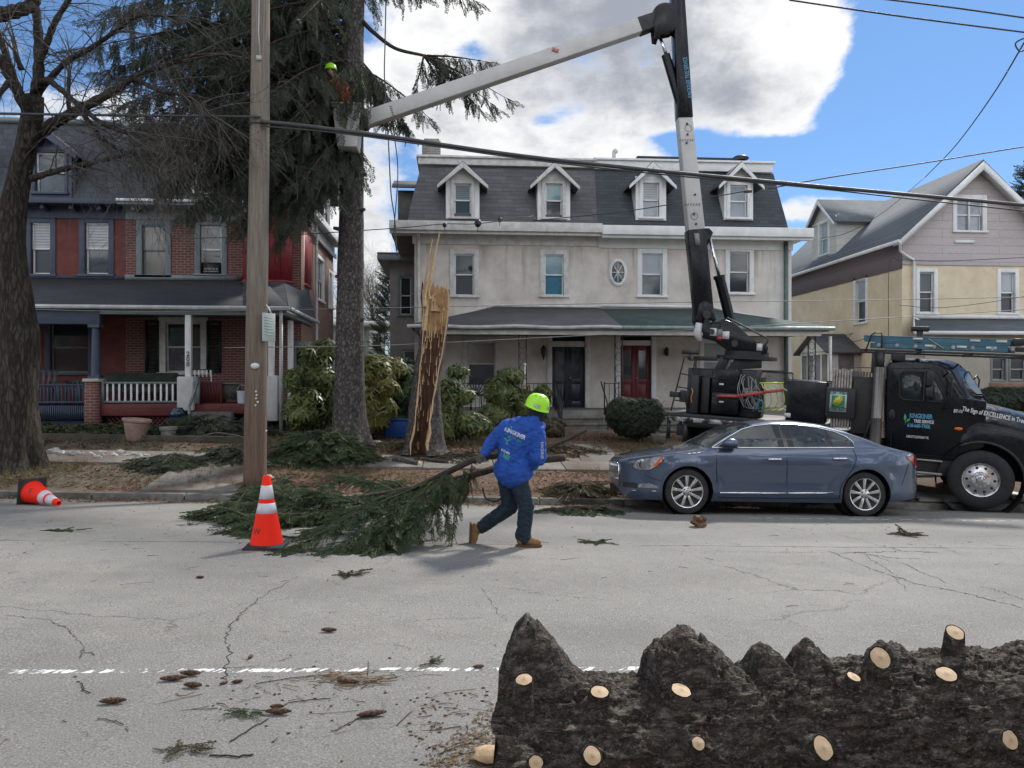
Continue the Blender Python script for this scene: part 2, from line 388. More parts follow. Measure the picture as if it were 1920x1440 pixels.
crack([(1330,975),(1400,985),(1500,1000)],.003,.02); crack([(1840,1100),(1880,1110),(1919,1125)],.006,.02)
tag(m.build('road',[ASPHALT,CRACK],recalc=False),'light grey worn asphalt street with cracks and faded white line','road',kind='structure')
# --- kerb
t =NT('kerbstone'); n =t.noise(5,6,.65); c =t.mix(t.mr(n,.35,.7),(.085,.08,.07),(.21,.20,.18)); c =t.mix(t.mr(t.noise(1.2,4),.5,.65),c,(.04,.04,.03)); t.bump(t.noise(30,5),.6,.01); KERB =t.fin(c,.9)
m =MB(); ks =[-60 +i*1.5 for i in range(81)]
for a,b in zip(ks,ks[1:]):
    j =random.uniform(-.012,.012); g =.012
    p =[(a +g,KERB_Y -.15 +j,-.6 +sl(a)),(b -g,KERB_Y -.15 +j,-.6 +sl(b)),(b -g,KERB_Y,-.6 +sl(b)),(a +g,KERB_Y,-.6 +sl(a)),
         (a +g,KERB_Y -.13 +j,lerp(GV,KERB_Y) +.004 +sl(a) +j/2),(b -g,KERB_Y -.13 +j,lerp(GV,KERB_Y) +.004 +sl(b) +j/2),(b -g,KERB_Y +.02,lerp(GV,KERB_Y) +.006 +sl(b)),(a +g,KERB_Y +.02,lerp(GV,KERB_Y) +.006 +sl(a))]
    m.hexa(p)
tag(m.build('kerb',KERB,bevel=.01),'weathered stone kerb along the far side of the street','kerb',kind='structure')
# --- ground behind the kerb: mulch, bare earth, thin grass
t =NT('earth'); P =t.pos(); X_,Y_,Z_ =t.sep(P)[:3]
big =t.noise(.5,5,.6,P); mid =t.noise(4,6,.65,P); fine =t.noise(45,4,.7,P); leaf =t.vor(28,'F1',P,'Color')
mulch =t.mix(t.mr(mid,.3,.7),(.075,.040,.025),(.17,.092,.055)); mulch =t.mix(t.mr(fine,.5,.75),mulch,(.22,.14,.09)); mulch =t.mix(t.math('MULTIPLY',t.mr(t.sep(leaf)[0],.8,.9),.6),mulch,(.30,.20,.13))
soil =t.mix(t.mr(mid,.35,.7),(.07,.058,.04),(.16,.13,.09)); soil =t.mix(t.mr(fine,.5,.7,0,.6),soil,(.2,.19,.12))
c =t.mix(t.mr(t.math('ADD',big,t.mr(X_,-8,-5,.25,0)),.52,.6),mulch,soil)
c =t.mix(t.mr(Y_,30,40),c,(.06,.08,.035)); t.bump(t.math('ADD',fine,mid),.9,.03); EARTH =t.fin(c,.95)
m =MB(); xs =[-200,-60,-30] +[-20 +i*.5 for i in range(81)] +[30,60,200]; ys =[KERB_Y +.01 +i*.35 for i in range(25)] +[22.5,24,26,40,80,400]
def gz(x,y):
    k =.03*mn.noise(Vector((x*1.3,y*1.3,0))) if (y >13.6 and y <26) else 0
    return lerp(GV,y) +sl(x) +k
sheet(xs,ys,gz,m); tag(m.build('ground',EARTH,smooth=True,recalc=False),'brown mulch and bare soil between kerb and houses','ground',kind='structure')
# --- concrete pavement slabs
t =NT('old_concrete'); P =t.pos(); n =t.noise(2.5,7,.65,P); c =t.mix(t.mr(n,.35,.7),(.10,.092,.08),(.21,.195,.17)); c =t.mix(t.mr(t.noise(60,3,.6,P),.4,.7,0,.4),c,(.28,.27,.25)); c =t.mix(t.mr(t.noise(.9,5,.7,P),.46,.62,0,.85),c,(.11,.075,.05)); t.bump(t.noise(70,4),.3,.005); CONC =t.fin(c,.9)
def slab(m,pts,h=.035):
    q =[gp(*p) for p in pts]; c =sum(q,Vector())/len(q)
    up =Vector((0,0,h)); lo =Vector((0,0,-.12)); n =len(q)
    m.prism([p +lo for p in q],up -lo)
m =MB()
for i in range(-9,14):
    x0 =i*1.45 -.6; x1 =x0 +1.435; h =random.uniform(.035,.05)
    for (ya,yb) in ((15.45,16.75),):
        p =[(x0,ya),(x1,ya),(x1,yb),(x0,yb)]
        m.hexa([(x,y,G(x,y) -.1) for x,y in p] +[(x,y,G(x,y) +h) for x,y in p])
tag(m.build('pavement',CONC,bevel=.006),'cracked concrete pavement slabs between the mulch and the gardens','pavement',kind='structure')
m =MB()
for (ya,yb) in ((13.5,14.05),(14.07,14.9),(14.92,15.43)):
    xa,xb =WX(292,14.2),WX(462,14.2)
    p =[(xa,ya),(xb,ya),(xb,yb),(xa,yb)]
    m.hexa([(x,y,G(x,y) -.1) for x,y in p] +[(x,y,G(x,y) +.045) for x,y in p])
tag(m.build('kerbside_path',CONC,bevel=.006),'grey concrete apron left of the utility pole','path',kind='structure')
m =MB()
for (a,b) in (((1085,868),(1150,832)),):
    slab(m,[(1090,872),(1160,872),(1150,850),(1085,850)]); slab(m,[(1083,849),(1150,849),(1135,836),(1075,836)])
slab(m,[(1250,872),(1400,872),(1385,852),(1255,852)])
tag(m.build('garden_path',CONC,bevel=.006),'pale flagstone path leading to the porch steps','path',kind='structure')

# ------------------------------------------------------------ shared materials for the buildings
WHITE =mat('white_paint',(.68,.69,.68),.55,.12,3)
WHITE_D =mat('weathered_white_paint',(.56,.55,.52),.65,.22,5,bump=.1)
GREYT =mat('grey_trim_paint',(.17,.20,.21),.6,.15,4)
BLUET =mat('navy_trim_paint',(.045,.058,.095),.55,.15,4)
GUTTER =mat('aged_gutter_metal',(.42,.43,.42),.5,.2,4)
IRON =mat('black_iron',(.018,.018,.02),.5,.2)
DARKW =mat('dark_void',(.012,.012,.013),.8,0)
def pane(name,c,rough=.06,stripes=0,stain=0,streak=0):
    t =NT(name); col =c
    if stripes:
        z =t.sep()[2]; s =t.math('SINE',t.math('MULTIPLY',z,stripes)); col =t.mix(t.mr(s,-.6,.6,0,.6),c,mul(c,.35))
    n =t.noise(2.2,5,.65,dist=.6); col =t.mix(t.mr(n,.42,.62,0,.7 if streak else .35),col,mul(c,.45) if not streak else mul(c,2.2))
    t.bump(t.noise(.8,2),.05,.05)
    return t.fin(col,rough,0,.5)
P_DARK =pane('dark_window_glass',(.028,.033,.038)); P_MID =pane('grey_window_glass',(.09,.10,.11)); P_PALE =pane('pale_curtained_glass',(.30,.33,.36))
P_BLUE =pane('blue_curtained_glass',(.05,.17,.25)); P_BLUEL =pane('light_blue_glass',(.20,.33,.36)); P_BLIND =pane('blind_behind_glass',(.22,.25,.27),.08,95); P_WBLIND =pane('white_blind_behind_glass',(.42,.44,.45),.1,80)
P_TEAL =pane('teal_dark_glass',(.035,.06,.058)); P_SHADE =pane('beige_shade_behind_glass',(.20,.19,.165),.12); P_SCREEN =pane('insect_screen',(.035,.042,.055),.3)
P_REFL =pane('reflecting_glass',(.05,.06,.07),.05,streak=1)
class Fr:                                   # wall frame: u along the wall, d out of it, z up
    def __init__(s,o,u,n): s.o =Vector(o); s.u =Vector(u).normalized(); s.n =Vector(n).normalized()
    def p(s,u,d,z): return s.o +s.u*u +s.n*d +Vector((0,0,z))
    def box(s,mb,u0,u1,d0,d1,z0,z1):
        if u1 <u0: u0,u1 =u1,u0
        mb.hexa([s.p(u0,d1,z0),s.p(u1,d1,z0),s.p(u1,d0,z0),s.p(u0,d0,z0),s.p(u0,d1,z1),s.p(u1,d1,z1),s.p(u1,d0,z1),s.p(u0,d0,z1)])
def front(Y): return Fr((0,Y,0),(1,0,0),(0,-1,0))
def WXP(px,py,X):                         # point seen on the plane x = X
    d =ray(px,py); t =X/d.x; return Vector((X,t*d.y,CZ +t*d.z))
def wall(mb,fr,u0,u1,z0,z1,holes,dep=.14):
    us =sorted({u0,u1} | {min(max(v,u0),u1) for h in holes for v in h[:2]}); zs =sorted({z0,z1} | {min(max(v,z0),z1) for h in holes for v in h[2:]})
    for a,b in zip(us,us[1:]):
        for c,d in zip(zs,zs[1:]):
            mu,mz =(a +b)/2,(c +d)/2
            if any(h[0] <mu <h[1] and h[2] <mz <h[3] for h in holes): continue
            mb.quad(fr.p(a,0,c),fr.p(b,0,c),fr.p(b,0,d),fr.p(a,0,d))
    for (a,b,c,d) in holes:
        mb.quad(fr.p(a,0,c),fr.p(a,-dep,c),fr.p(a,-dep,d),fr.p(a,0,d)); mb.quad(fr.p(b,0,c),fr.p(b,-dep,c),fr.p(b,-dep,d),fr.p(b,0,d))
        mb.quad(fr.p(a,0,c),fr.p(b,0,c),fr.p(b,-dep,c),fr.p(a,-dep,c)); mb.quad(fr.p(a,0,d),fr.p(b,0,d),fr.p(b,-dep,d),fr.p(a,-dep,d))
def window(root,fr,h,trim=None,sash=None,up=None,lo=None,cas=.09,sill=True,grid=0,label=None,split=.5,head=0,sashw=.045):
    u0,u1,z0,z1 =h; trim =trim or WHITE; sash =sash or trim; up =up or P_DARK; lo =lo or P_DARK
    m =MB(); c =cas; d =.03; e =.003
    fr.box(m,u0 -c,u0 +.02,-.06,d,z0,z1 +c +head); fr.box(m,u1 -.02,u1 +c,-.06,d,z0,z1 +c +head)
    fr.box(m,u0 +.021,u1 -.021,-.06,d -e,z1 -.02,z1 +c +head -e)
    if sill: fr.box(m,u0 -c -.03,u1 +c +.03,-.10,.08,z0 -.07,z0 -.001)
    else: fr.box(m,u0 -c,u1 +c,-.06,d +e,z0 -c,z0 -.001)
    w =m.build('window',trim,root,bevel=.004)
    if label: w['label'] =label
    s =MB(); b =sashw; zm =z0 +(z1 -z0)*split; a0,a1 =u0 +.02,u1 -.02
    for (p,q,dd) in ((zm -b/2,z1 -.02,-.07),(z0,zm +b/2,-.105)):
        fr.box(s,a0,a0 +b,dd -.03,dd,p,q); fr.box(s,a1 -b,a1,dd -.03,dd,p,q)
        fr.box(s,a0 +b,a1 -b,dd -.03,dd -.001,p,p +b); fr.box(s,a0 +b,a1 -b,dd -.03,dd -.001,q -b,q)
    if grid:
        for k in range(1,grid): fr.box(s,a0 +(a1 -a0)*k/grid -.01,a0 +(a1 -a0)*k/grid +.01,-.085,-.075,zm +.03,z1 -.06)
        fr.box(s,a0 +b,a1 -b,-.088,-.079,(zm +z1)/2 -.01,(zm +z1)/2 +.01)
    s.build('sash',sash,w,bevel=.003)
    g =MB(); g.quad(fr.p(a0,-.088,zm),fr.p(a1,-.088,zm),fr.p(a1,-.088,z1 -.02),fr.p(a0,-.088,z1 -.02)); g.mi =1
    g.quad(fr.p(a0,-.122,z0),fr.p(a1,-.122,z0),fr.p(a1,-.122,zm),fr.p(a0,-.122,zm)); g.build('pane',[up,lo],w,recalc=False)
    return w
def hole(fr_Y,l,t,r,b,cas=0):          # pixel rectangle on a street-parallel wall -> u0,u1,z0,z1
    a =W(l,t,fr_Y); c =W(r,b,fr_Y); return (a.x +cas,c.x -cas,W((l +r)/2,b,fr_Y).z,W((l +r)/2,t,fr_Y).z -cas)
def dormer(root,fr,uc,w,z0,ze,zp,dep,wall_m,roof_m,trim,ov=.22,win=None,label=None,slope=True):
    m =MB(); hw =w/2
    # body: front face with hole and cheeks
    hu,hz0,hz1 =win['hw'],win['z0'],win['z1']
    wall(m,fr,uc -hw,uc +hw,z0,ze,[(uc -hu,uc +hu,hz0,hz1)])
    m.add([fr.p(uc -hw,0,ze),fr.p(uc +hw,0,ze),fr.p(uc,0,zp -.08)],[(0,1,2)])
    for sgn in (-1,1):
        m.quad(fr.p(uc +sgn*hw,0,z0),fr.p(uc +sgn*hw,-dep,z0),fr.p(uc +sgn*hw,-dep,ze),fr.p(uc +sgn*hw,0,ze))
    d =m.build('dormer',wall_m,root,recalc=False)
    if label: d['label'] =label
    r =MB(); eo =hw +ov; drop =(zp -ze)/hw*ov
    for sgn in (-1,1):
        a,b =(uc,zp),(uc +sgn*eo,ze -drop); th =.05
        P =[fr.p(a[0],ov,a[1]),fr.p(b[0],ov,b[1]),fr.p(b[0],-dep,b[1]),fr.p(a[0],-dep,a[1])]
        r.hexa([p -Vector((0,0,th)) for p in P] +P)
    r.build('dormer_roof',roof_m,d)
    r =MB()
    for sgn in (-1,1):
        a,b =(uc,zp),(uc +sgn*eo,ze -drop); th =.17
        r.hexa([fr.p(a[0],ov -.03,a[1] -th -.05),fr.p(b[0],ov -.03,b[1] -th +.03),fr.p(b[0],ov +.03,b[1] -th +.03),fr.p(a[0],ov +.03,a[1] -th -.05),
                fr.p(a[0],ov -.03,a[1] -.03),fr.p(b[0],ov -.03,b[1] -.03),fr.p(b[0],ov +.03,b[1] -.03),fr.p(a[0],ov +.03,a[1] -.03)])
    fr.box(r,uc -hw -.02,uc +hw +.02,.0,.04,ze -.04,ze +.06)
    r.build('bargeboard',trim,d,bevel=.004)
    window(d,fr,(uc -hu,uc +hu,hz0,hz1),trim=trim,up=win.get('up'),lo=win.get('lo'),cas=win.get('cas',.09),sash=WHITE)
    return d
def slab_poly(mb,pts,th):                 # roof slab: polygon with thickness below
    a =[Vector(p) for p in pts]; n =len(a); b =[p -Vector((0,0,th)) for p in a]
    mb.add(a +b,[tuple(range(n)),tuple(reversed(range(n,2*n)))] +[(i,i +n,(i +1) % n +n,(i +1) % n) for i in range(n)])

# ------------------------------------------------------------ white stucco twin house
t =NT('stained_stucco'); x,y,z =t.sep()[:3]
n =t.noise(1.1,7,.65); c =t.mix(t.mr(n,.35,.65),(.47,.43,.38),(.68,.635,.58))
c =t.mix(t.mr(x,5.0,6.5,0,.75),c,(.74,.74,.72))
st =t.noise(2.3,4,.6,t.comb(t.math('MULTIPLY',x,1.1),t.math('MULTIPLY',z,.12))); zt =t.mr(z,2.0,5.2,0,1)
c =t.mix(t.math('MULTIPLY',t.mr(st,.54,.70),t.mr(z,3.2,6.2,.1,.8)),c,(.22,.17,.135))
c =t.mix(t.mr(t.noise(.8,4,.6),.55,.75,0,.5),c,(.40,.33,.30)); t.bump(t.noise(25,6,.65),.5,.01)
STUCCO =t.fin(c,.9)
STUCCO_G =mat('grey_stucco',(.27,.26,.25),.9,.2,2,bump=.3)
SH_GREY =mat_shingle('grey_shingles',(.10,.10,.105),.5,.17,.25,streak=.5); SH_GREEN =mat_shingle('green_grey_shingles',(.050,.058,.064),.3,.14,.25,streak=.25)
SH_GREEN2 =mat_shingle('green_porch_shingles',(.055,.085,.08),.3,.12,.25,streak=.3)
STONE =mat('weathered_stone',(.13,.12,.10),.9,.45,5,bump=.5,bsc=25)
YF =25.0; fr =front(YF)
x0,x1 =WX(777,YF),WX(1484,YF); xm =WX(1119,YF)
H =thing('twin_house',((x0 +x1)/2,YF,.7),'long white stained stucco twin house with four gabled dormers and a full-width porch','house')
zc0,zc1 =W(1100,436,YF -.6).z,W(1100,421,YF -.6).z        # eave
zfr =W(1100,462,YF).z; zfl =.92
wins2 =[hole(YF,851,475,890,554),hole(YF,1020,476,1058,554),hole(YF,1202,474,1243,554),hole(YF,1367,471,1406,549)]
wd1 =hole(YF,876,640,930,724); door1 =(WX(1035,YF),WX(1097,YF),zfl,W(1066,620,YF).z); door2 =(WX(1163,YF),WX(1221,YF),zfl,W(1190,618,YF).z)
w_r =hole(YF,1318,640,1372,716)
m =MB(); wall(m,fr,x0,x1,-.6,zc0,wins2 +[wd1,door1,door2,w_r])
m.quad((x0,YF,-.6),(x0,YF +9,-.6),(x0,YF +9,zc0),(x0,YF,zc0)); m.quad((x1,YF,-.6),(x1,YF +9,-.6),(x1,YF +9,zc0),(x1,YF,zc0)); m.quad((x0,YF +9,-.6),(x1,YF +9,-.6),(x1,YF +9,zc0),(x0,YF +9,zc0))
m.build('wall',STUCCO,H,recalc=False)
# frieze + eaves (left side older, right side bright)
for (a,b,mt,dz,nm) in ((x0 -.75,WX(1122,YF),WHITE_D,.0,'left'),(WX(1122,YF) +.002,x1 +.45,WHITE,-.05,'right')):
    m =MB(); fr.box(m,max(a,x0 -.06),min(b,x1 +.04),.0,.05,zfr +dz,zc0); fr.box(m,a,b,-.3,.60,zc0 -.02,zc0 +.05); fr.box(m,a,b,.602,.70,zc0 -.01 +dz,zc1 +.03 +dz)
    fr.box(m,a,b,.48,.60,zc0 -.10 +dz,zc0 -.021)
    m.build('cornice',mt,H,bevel=.01)
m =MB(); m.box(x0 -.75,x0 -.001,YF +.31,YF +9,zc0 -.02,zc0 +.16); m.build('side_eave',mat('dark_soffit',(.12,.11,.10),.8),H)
m =MB(); m.box(x1 +.001,x1 +.45,YF +.31,YF +9,zc0 -.02,zc0 +.16); m.build('side_eave',WHITE,H)
# mansard roof
zt =W(1100,318,YF +.95).z; yt =YF +.95; yb =YF -.25
tl,tr =WX(790,yt),WX(1450,yt); bl,br =WX(764,yb),WX(1478,yb); bm_,tm =WX(1121,yb),WX(1115,yt)
for (a,b,c,d,mt) in ((bl,bm_,tm,tl,SH_GREY),(bm_,br,tr,tm,SH_GREEN)):
    m =MB(); n_ =7
    for i in range(n_):   # slightly bell-cast slope
        f =lambda q: ((q ** 1.25))
        k0,k1 =i/n_,(i +1)/n_
        def pt(xa,xb,k): return (xa +(xb -xa)*f(k) ,yb +(yt -yb)*f(k) ** .8,zc1 +.06 +(zt -zc1 -.06)*k)
        m.quad(pt(a,d,k0),pt(b,c,k0),pt(b,c,k1),pt(a,d,k1))
    if a == bl:
        m.quad((bl,yb,zc1),(bl,YF +9,zc1),(tl,YF +8,zt),(tl,yt,zt))
    else: m.quad((br,yb,zc1),(br,YF +9,zc1),(tr,YF +8,zt),(tr,yt,zt))
    m.build('mansard_roof',mt,H,recalc=False)
m =MB(); m.box(bl,br,yb -.02,yb +.12,zc1 -.02,zc1 +.075); m.build('flashing',mat('copper_flashing',(.12,.06,.05),.6),H)
for (a,b,t0,t1,mt) in ((WX(784,yt -.1),WX(1115,yt -.1),316,304,WHITE_D),(WX(1115,yt -.1) +.002,WX(1449,yt -.1),318,302,WHITE)):
    m =MB(); za,zb =W(1115,t0,yt).z,W(1115,t1,yt).z; m.box(a,b,yt -.12,yt +.02,za,zb); m.box(a -.06,b +.06,yt -.20,yt +7.5,zb +.001,zb +.07)
    m.build('roof_cornice',mt,H,bevel=.008)
m =MB(); c =W(809,292,YF +3); m.box(c.x -.33,c.x +.33,YF +2.7,YF +3.3,zt -.3,W(809,268,YF +3).z); m.box(c.x -.26,c.x +.28,YF +2.75,YF +3.25,zt,W(809,264,YF +3).z)
m.build('chimney',mat_brick('grey_chimney_brick',(.10,.09,.08),(.20,.17,.15),(.3,.28,.26)),H)
m =MB(); c =W(1151,296,YF +3); m.cyl((c.x,c.y,zt),(c.x,c.y,c.z +.2),.07); m.tube([(c.x,c.y,c.z +.2),(c.x +.1,c.y,c.z +.27)],.09,10); m.build('vent_pipe',GUTTER,H,smooth=True,ang=R(40))
m =MB(); c =W(1388,299,YF +3); m.lathe([(0,.14),(.2,.12),(.32,.04),(.3,0),(.2,-.02)],16,(c.x,c.y,c.z)); m.build('roof_vent',IRON,H,smooth=True)
m =MB(); a =W(1190,301,YF +2.0); b =W(1372,301,YF +2.0); m.box(a.x,b.x,YF +1.6,YF +2.9,a.z -.05,a.z +.05); m.build('roof_panel',mat('dark_roofing',(.02,.02,.03),.6),H)
# dormers
fd =front(YF -.16)
for (l,r,pk,ot,ob,wl,wr,wt,wb,up,lo,lab) in (
    (836,899,867,338,412,850,884,343,408,P_BLIND,P_TEAL,'dormer with green slatted blind'),(1008,1069,1040,339,413,1022,1056,343,409,P_BLUEL,P_MID,'dormer with pale blue upper pane'),
    (1192,1249,1224,338,413,1206,1239,342,408,P_WBLIND,P_PALE,'dormer with white blind half raised'),(1358,1412,1389,338,413,1369,1404,346,409,P_PALE,P_PALE,'dormer with white shade fully down')):
    a,b =W(l,0,YF -.16).x,W(r,0,YF -.16).x; uc =(a +b)/2; zz =lambda py: W((l +r)/2,py,YF -.16).z
    hw =(W(wr,0,YF -.16).x -W(wl,0,YF -.16).x)/2
    dormer(H,fd,uc,b -a,zz(ob),zz(ot -3),zz(306),1.3,WHITE,SH_GREY if pk <1100 else SH_GREEN,WHITE_D if pk <1100 else WHITE,ov=.27,
           win=dict(hw=hw,z0=zz(wb) +.02,z1=zz(wt),up=up,lo=lo,cas=.10),label=lab)
# second floor windows
for h,up,lo,tr_ in ((wins2[0],P_DARK,P_SCREEN,WHITE_D),(wins2[1],P_BLUEL,P_BLUE,WHITE_D),(wins2[2],P_PALE,P_REFL,WHITE),(wins2[3],P_MID,P_DARK,WHITE)):
    window(H,fr,h,trim=tr_,sash=WHITE,up=up,lo=lo,cas=.13)
window(H,fr,wd1,trim=GREYT if False else WHITE_D,sash=WHITE_D,up=P_SHADE,lo=P_SCREEN,cas=.14)
window(H,fr,w_r,trim=WHITE,sash=WHITE,up=P_PALE,lo=P_PALE,cas=.12)
# oval window
c =W(1158,511,YF); m =MB(); rx,rz =.27,.41
def ring(m,s0,s1,d0,d1,n=36):
    P =[]
    for k in range(n):
        a =2*math.pi*k/n; ca,sa =math.cos(a),math.sin(a)
        P.append([(c.x +ca*(rx +s0),YF -d0,c.z +sa*(rz +s0)),(c.x +ca*(rx +s1),YF -d0,c.z +sa*(rz +s1)),(c.x +ca*(rx +s1),YF -d1,c.z +sa*(rz +s1)),(c.x +ca*(rx +s0),YF -d1,c.z +sa*(rz +s0))])
    for k in range(n):
        A,B =P[k],P[(k +1) % n]
        for i in range(4): j =(i +1) % 4; m.quad(A[i],A[j],B[j],B[i])
ring(m,-.055,.0,-.01,.09); ring(m,.001,.04,-.01,.05); ow =m.build('oval_window',WHITE,H,smooth=True,ang=R(30))
m =MB(); m.add([(c.x +math.cos(2*math.pi*k/36)*(rx -.05),YF -.02,c.z +math.sin(2*math.pi*k/36)*(rz -.05)) for k in range(36)],[tuple(range(36))]); m.build('pane',P_MID,ow,recalc=False)
m =MB()
for k in range(8):
    a =math.pi*k/4 +(0 if True else 0); m.bar((c.x,YF -.04,c.z),(c.x +math.cos(a)*(rx -.05),YF -.04,c.z +math.sin(a)*(rz -.05)),.022,.02,up=(0,1,0))
m.cyl((c.x,YF -.02,c.z),(c.x,YF -.06,c.z),.045,12); m.build('muntin',WHITE,ow)
# doors
NAVYD =mat('dark_navy_door_paint',(.012,.017,.028),.35,.2); REDD =mat('dark_red_door_paint',(.14,.012,.018),.4,.2)
for (h,dm,zt_,zb_,lab) in ((door1,NAVYD,640,650,'black double door with glazed upper panels'),(door2,REDD,638,647,'dark red double door with glazed upper panels')):
    u0,u1,z0,z1 =h; m =MB(); tz =W(1130,zt_,YF).z; dz =W(1130,zb_,YF).z
    fr.box(m,u0 -.16,u0,-.1,.05,z0,z1 +.12); fr.box(m,u1,u1 +.16,-.1,.05,z0,z1 +.12); fr.box(m,u0,u1,-.1,.047,z1,z1 +.117); fr.box(m,u0,u1,-.13,.0,dz,tz)
    dr =m.build('door',WHITE_D if dm is NAVYD else WHITE,H,bevel=.006); dr['label'] =lab
    g =MB(); g.quad(fr.p(u0,-.12,tz),fr.p(u1,-.12,tz),fr.p(u1,-.12,z1),fr.p(u0,-.12,z1)); g.build('transom_pane',P_DARK,dr,recalc=False)
    um =(u0 +u1)/2
    for (a,b) in ((u0 +.01,um -.004),(um +.004,u1 -.01)):
        l =MB(); fr.box(l,a,a +.12,-.15,-.10,z0,dz -.01); fr.box(l,b -.12,b,-.15,-.10,z0,dz -.01)
        for (p,q) in ((z0,z0 +.22),(z0 +.78,z0 +.95),(dz -.17,dz -.01)): fr.box(l,a +.12,b -.12,-.15,-.101,p,q)
        fr.box(l,a +.12,b -.12,-.149,-.125,z0 +.22,z0 +.78); fr.box(l,a +.17,b -.17,-.126,-.112,z0 +.29,z0 +.71)
        lf =l.build('door_leaf',dm,dr,bevel=.006)
        g =MB(); g.quad(fr.p(a +.12,-.13,z0 +.95),fr.p(b -.12,-.13,z0 +.95),fr.p(b -.12,-.13,dz -.17),fr.p(a +.12,-.13,dz -.17)); g.build('pane',P_REFL,dr,recalc=False)
    k =MB(); k.blob(fr.p(um +.06,-.07,z0 +.98),.035,1,.0); k.build('door_knob',mat('brass_knob',(.5,.4,.2),.3,.1,metal=1),dr,smooth=True)
m =MB(); c =W(1018,660,YF)
m.box(c.x -.05,c.x +.05,YF -.05,YF,c.z -.05,c.z +.05); m.tube([(c.x,YF -.05,c.z +.02),(c.x,YF -.16,c.z +.12),(c.x,YF -.16,c.z +.2)],.012,6); m.lathe([(.02,.22),(.075,.12),(.085,.1),(.06,-.12),(.03,-.2),(.0,-.3)],6,(c.x,YF -.16,c.z)); m.build('wall_lantern',IRON,H)
m =MB(); c =W(1248,660,YF); m.box(c.x -.05,c.x +.05,YF -.04,YF,c.z -.1,c.z +.1); m.lathe([(.0,.17),(.085,.09),(.07,.07),(.055,-.12),(.02,-.14)],6,(c.x,YF -.13,c.z)); m.build('wall_lantern',IRON,H)
# downpipes
m =MB(); p =W(785,440,YF -.1); m.tube([(p.x,YF -.5,zc0 -.05),(p.x,YF -.1,zc0 -.25),(p.x,YF -.1,2.9)],.05,8); m.build('downpipe',WHITE_D,H,smooth=True,ang=R(40))
m =MB(); p =W(1474,440,YF -.1); m.box(p.x -.06,p.x +.05,YF -.16,YF -.06,1.0,zc0 -.1); m.build('downpipe',mat('green_grey_downpipe',(.10,.14,.13),.6),H)
# porch roof
ye =22.15; zE =W(1100,610,ye).z; zT =W(1100,578,YF).z; el,er =WX(767,ye),WX(1562,ye); tl2,tr2 =WX(926,YF),WX(1332,YF)
dm_b,dm_t =WX(1165,ye),WX(1125,YF)
zl =W(800,612,ye).z
P1 =[(el,ye,zE),(dm_b,ye,zE),(dm_t,YF -.01,zT),(tl2,YF -.01,zT)]; P1b =[(el,ye,zE),(tl2,YF -.01,zT),(tl2,YF -.005,zT),(el,YF -.005,zE +.05)]
P2 =[(dm_b +.002,ye,zE),(er,ye,zE),(tr2,YF -.01,zT),(dm_t +.002,YF -.01,zT)]; P2b =[(er,ye,zE),(er,YF -.01,zE +.03),(tr2,YF -.01,zT)]
m =MB(); slab_poly(m,P1,.03); slab_poly(m,[(el,ye,zE),(tl2,YF -.01,zT),(el,YF -.01,zE +.02)],.03); m.build('porch_roof',SH_GREY,H)
m =MB(); slab_poly(m,P2,.03); slab_poly(m,P2b,.03); m.box(x1,er,YF -.01,YF +4,zE -.02,zE +.03); m.build('porch_roof',SH_GREEN2,H)
m =MB(); m.tube([(el,YF -.03,zE +.12),(tl2,YF -.03,zT +.06),(dm_t,YF -.03,zT +.05)],.05,4); m.build('roof_flashing',WHITE_D,H)
m =MB(); m.bar((dm_t,YF -.03,zT +.09),(tr2,YF -.03,zT +.07),.04,.09); m.bar((tr2,YF -.03,zT +.07),(x1,YF -.03,zE +.28),.04,.07); m.build('roof_flashing',WHITE,H)
for (a,b,mt) in ((el -.05,dm_b,GUTTER),(dm_b +.01,er +.02,mat('green_gutter',(.20,.27,.25),.5))):
    m =MB(); pts =[(a +(b -a)*k/12,ye -.06,zE -.06 +(.02*math.sin(k*1.3) if mt is GUTTER else 0)) for k in range(13)]; m.tube(pts,.055,8); m.build('gutter',mt,H,smooth=True,ang=R(40))
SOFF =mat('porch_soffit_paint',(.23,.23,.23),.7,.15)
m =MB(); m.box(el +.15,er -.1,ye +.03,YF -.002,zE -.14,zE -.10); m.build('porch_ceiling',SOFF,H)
m =MB(); bz =W(1100,628,ye +.15).z; m.box(el +.3,er -.3,ye +.12,ye +.26,bz,zE -.141); m.box(el +.3,el +.44,ye +.27,YF -.003,bz,zE -.141); m.build('porch_beam',WHITE_D,H,bevel=.005)
def iron_post(px,w=.22):
    c =WX(px,ye +.2); m =MB(); a,b =c -w/2,c +w/2
    for q in (a,b): m.box(q -.015,q +.015,ye +.185,ye +.215,zfl,bz)
    z_ =zfl +.1
    while z_ <bz -.25:
        for s_ in (1,-1):
            pts =[(c +s_*(w/2 -.02)*math.cos(u) ,ye +.2,z_ +.13 +.12*math.sin(u)) for u in [i*.6 -1.5 for i in range(6)]]; m.tube(pts,.008,4)
        z_ += .34
    m.build('porch_post',IRON,H)
for px in (980,1160,1522): iron_post(px)
m =MB(); c =W(982,684,ye +.1); m.cyl((c.x +.03,ye +.05,c.z -.9),(c.x +.03,ye +.05,c.z),.03,8); m.blob((c.x +.03,ye +.05,c.z),.05,2,0); m.build('conduit',WHITE_D,H)
m =MB(); m.box(x1 -.03,x1 +.03,ye +.15,ye +.22,zfl,bz); m.build('porch_corner_post',WHITE_D,H)
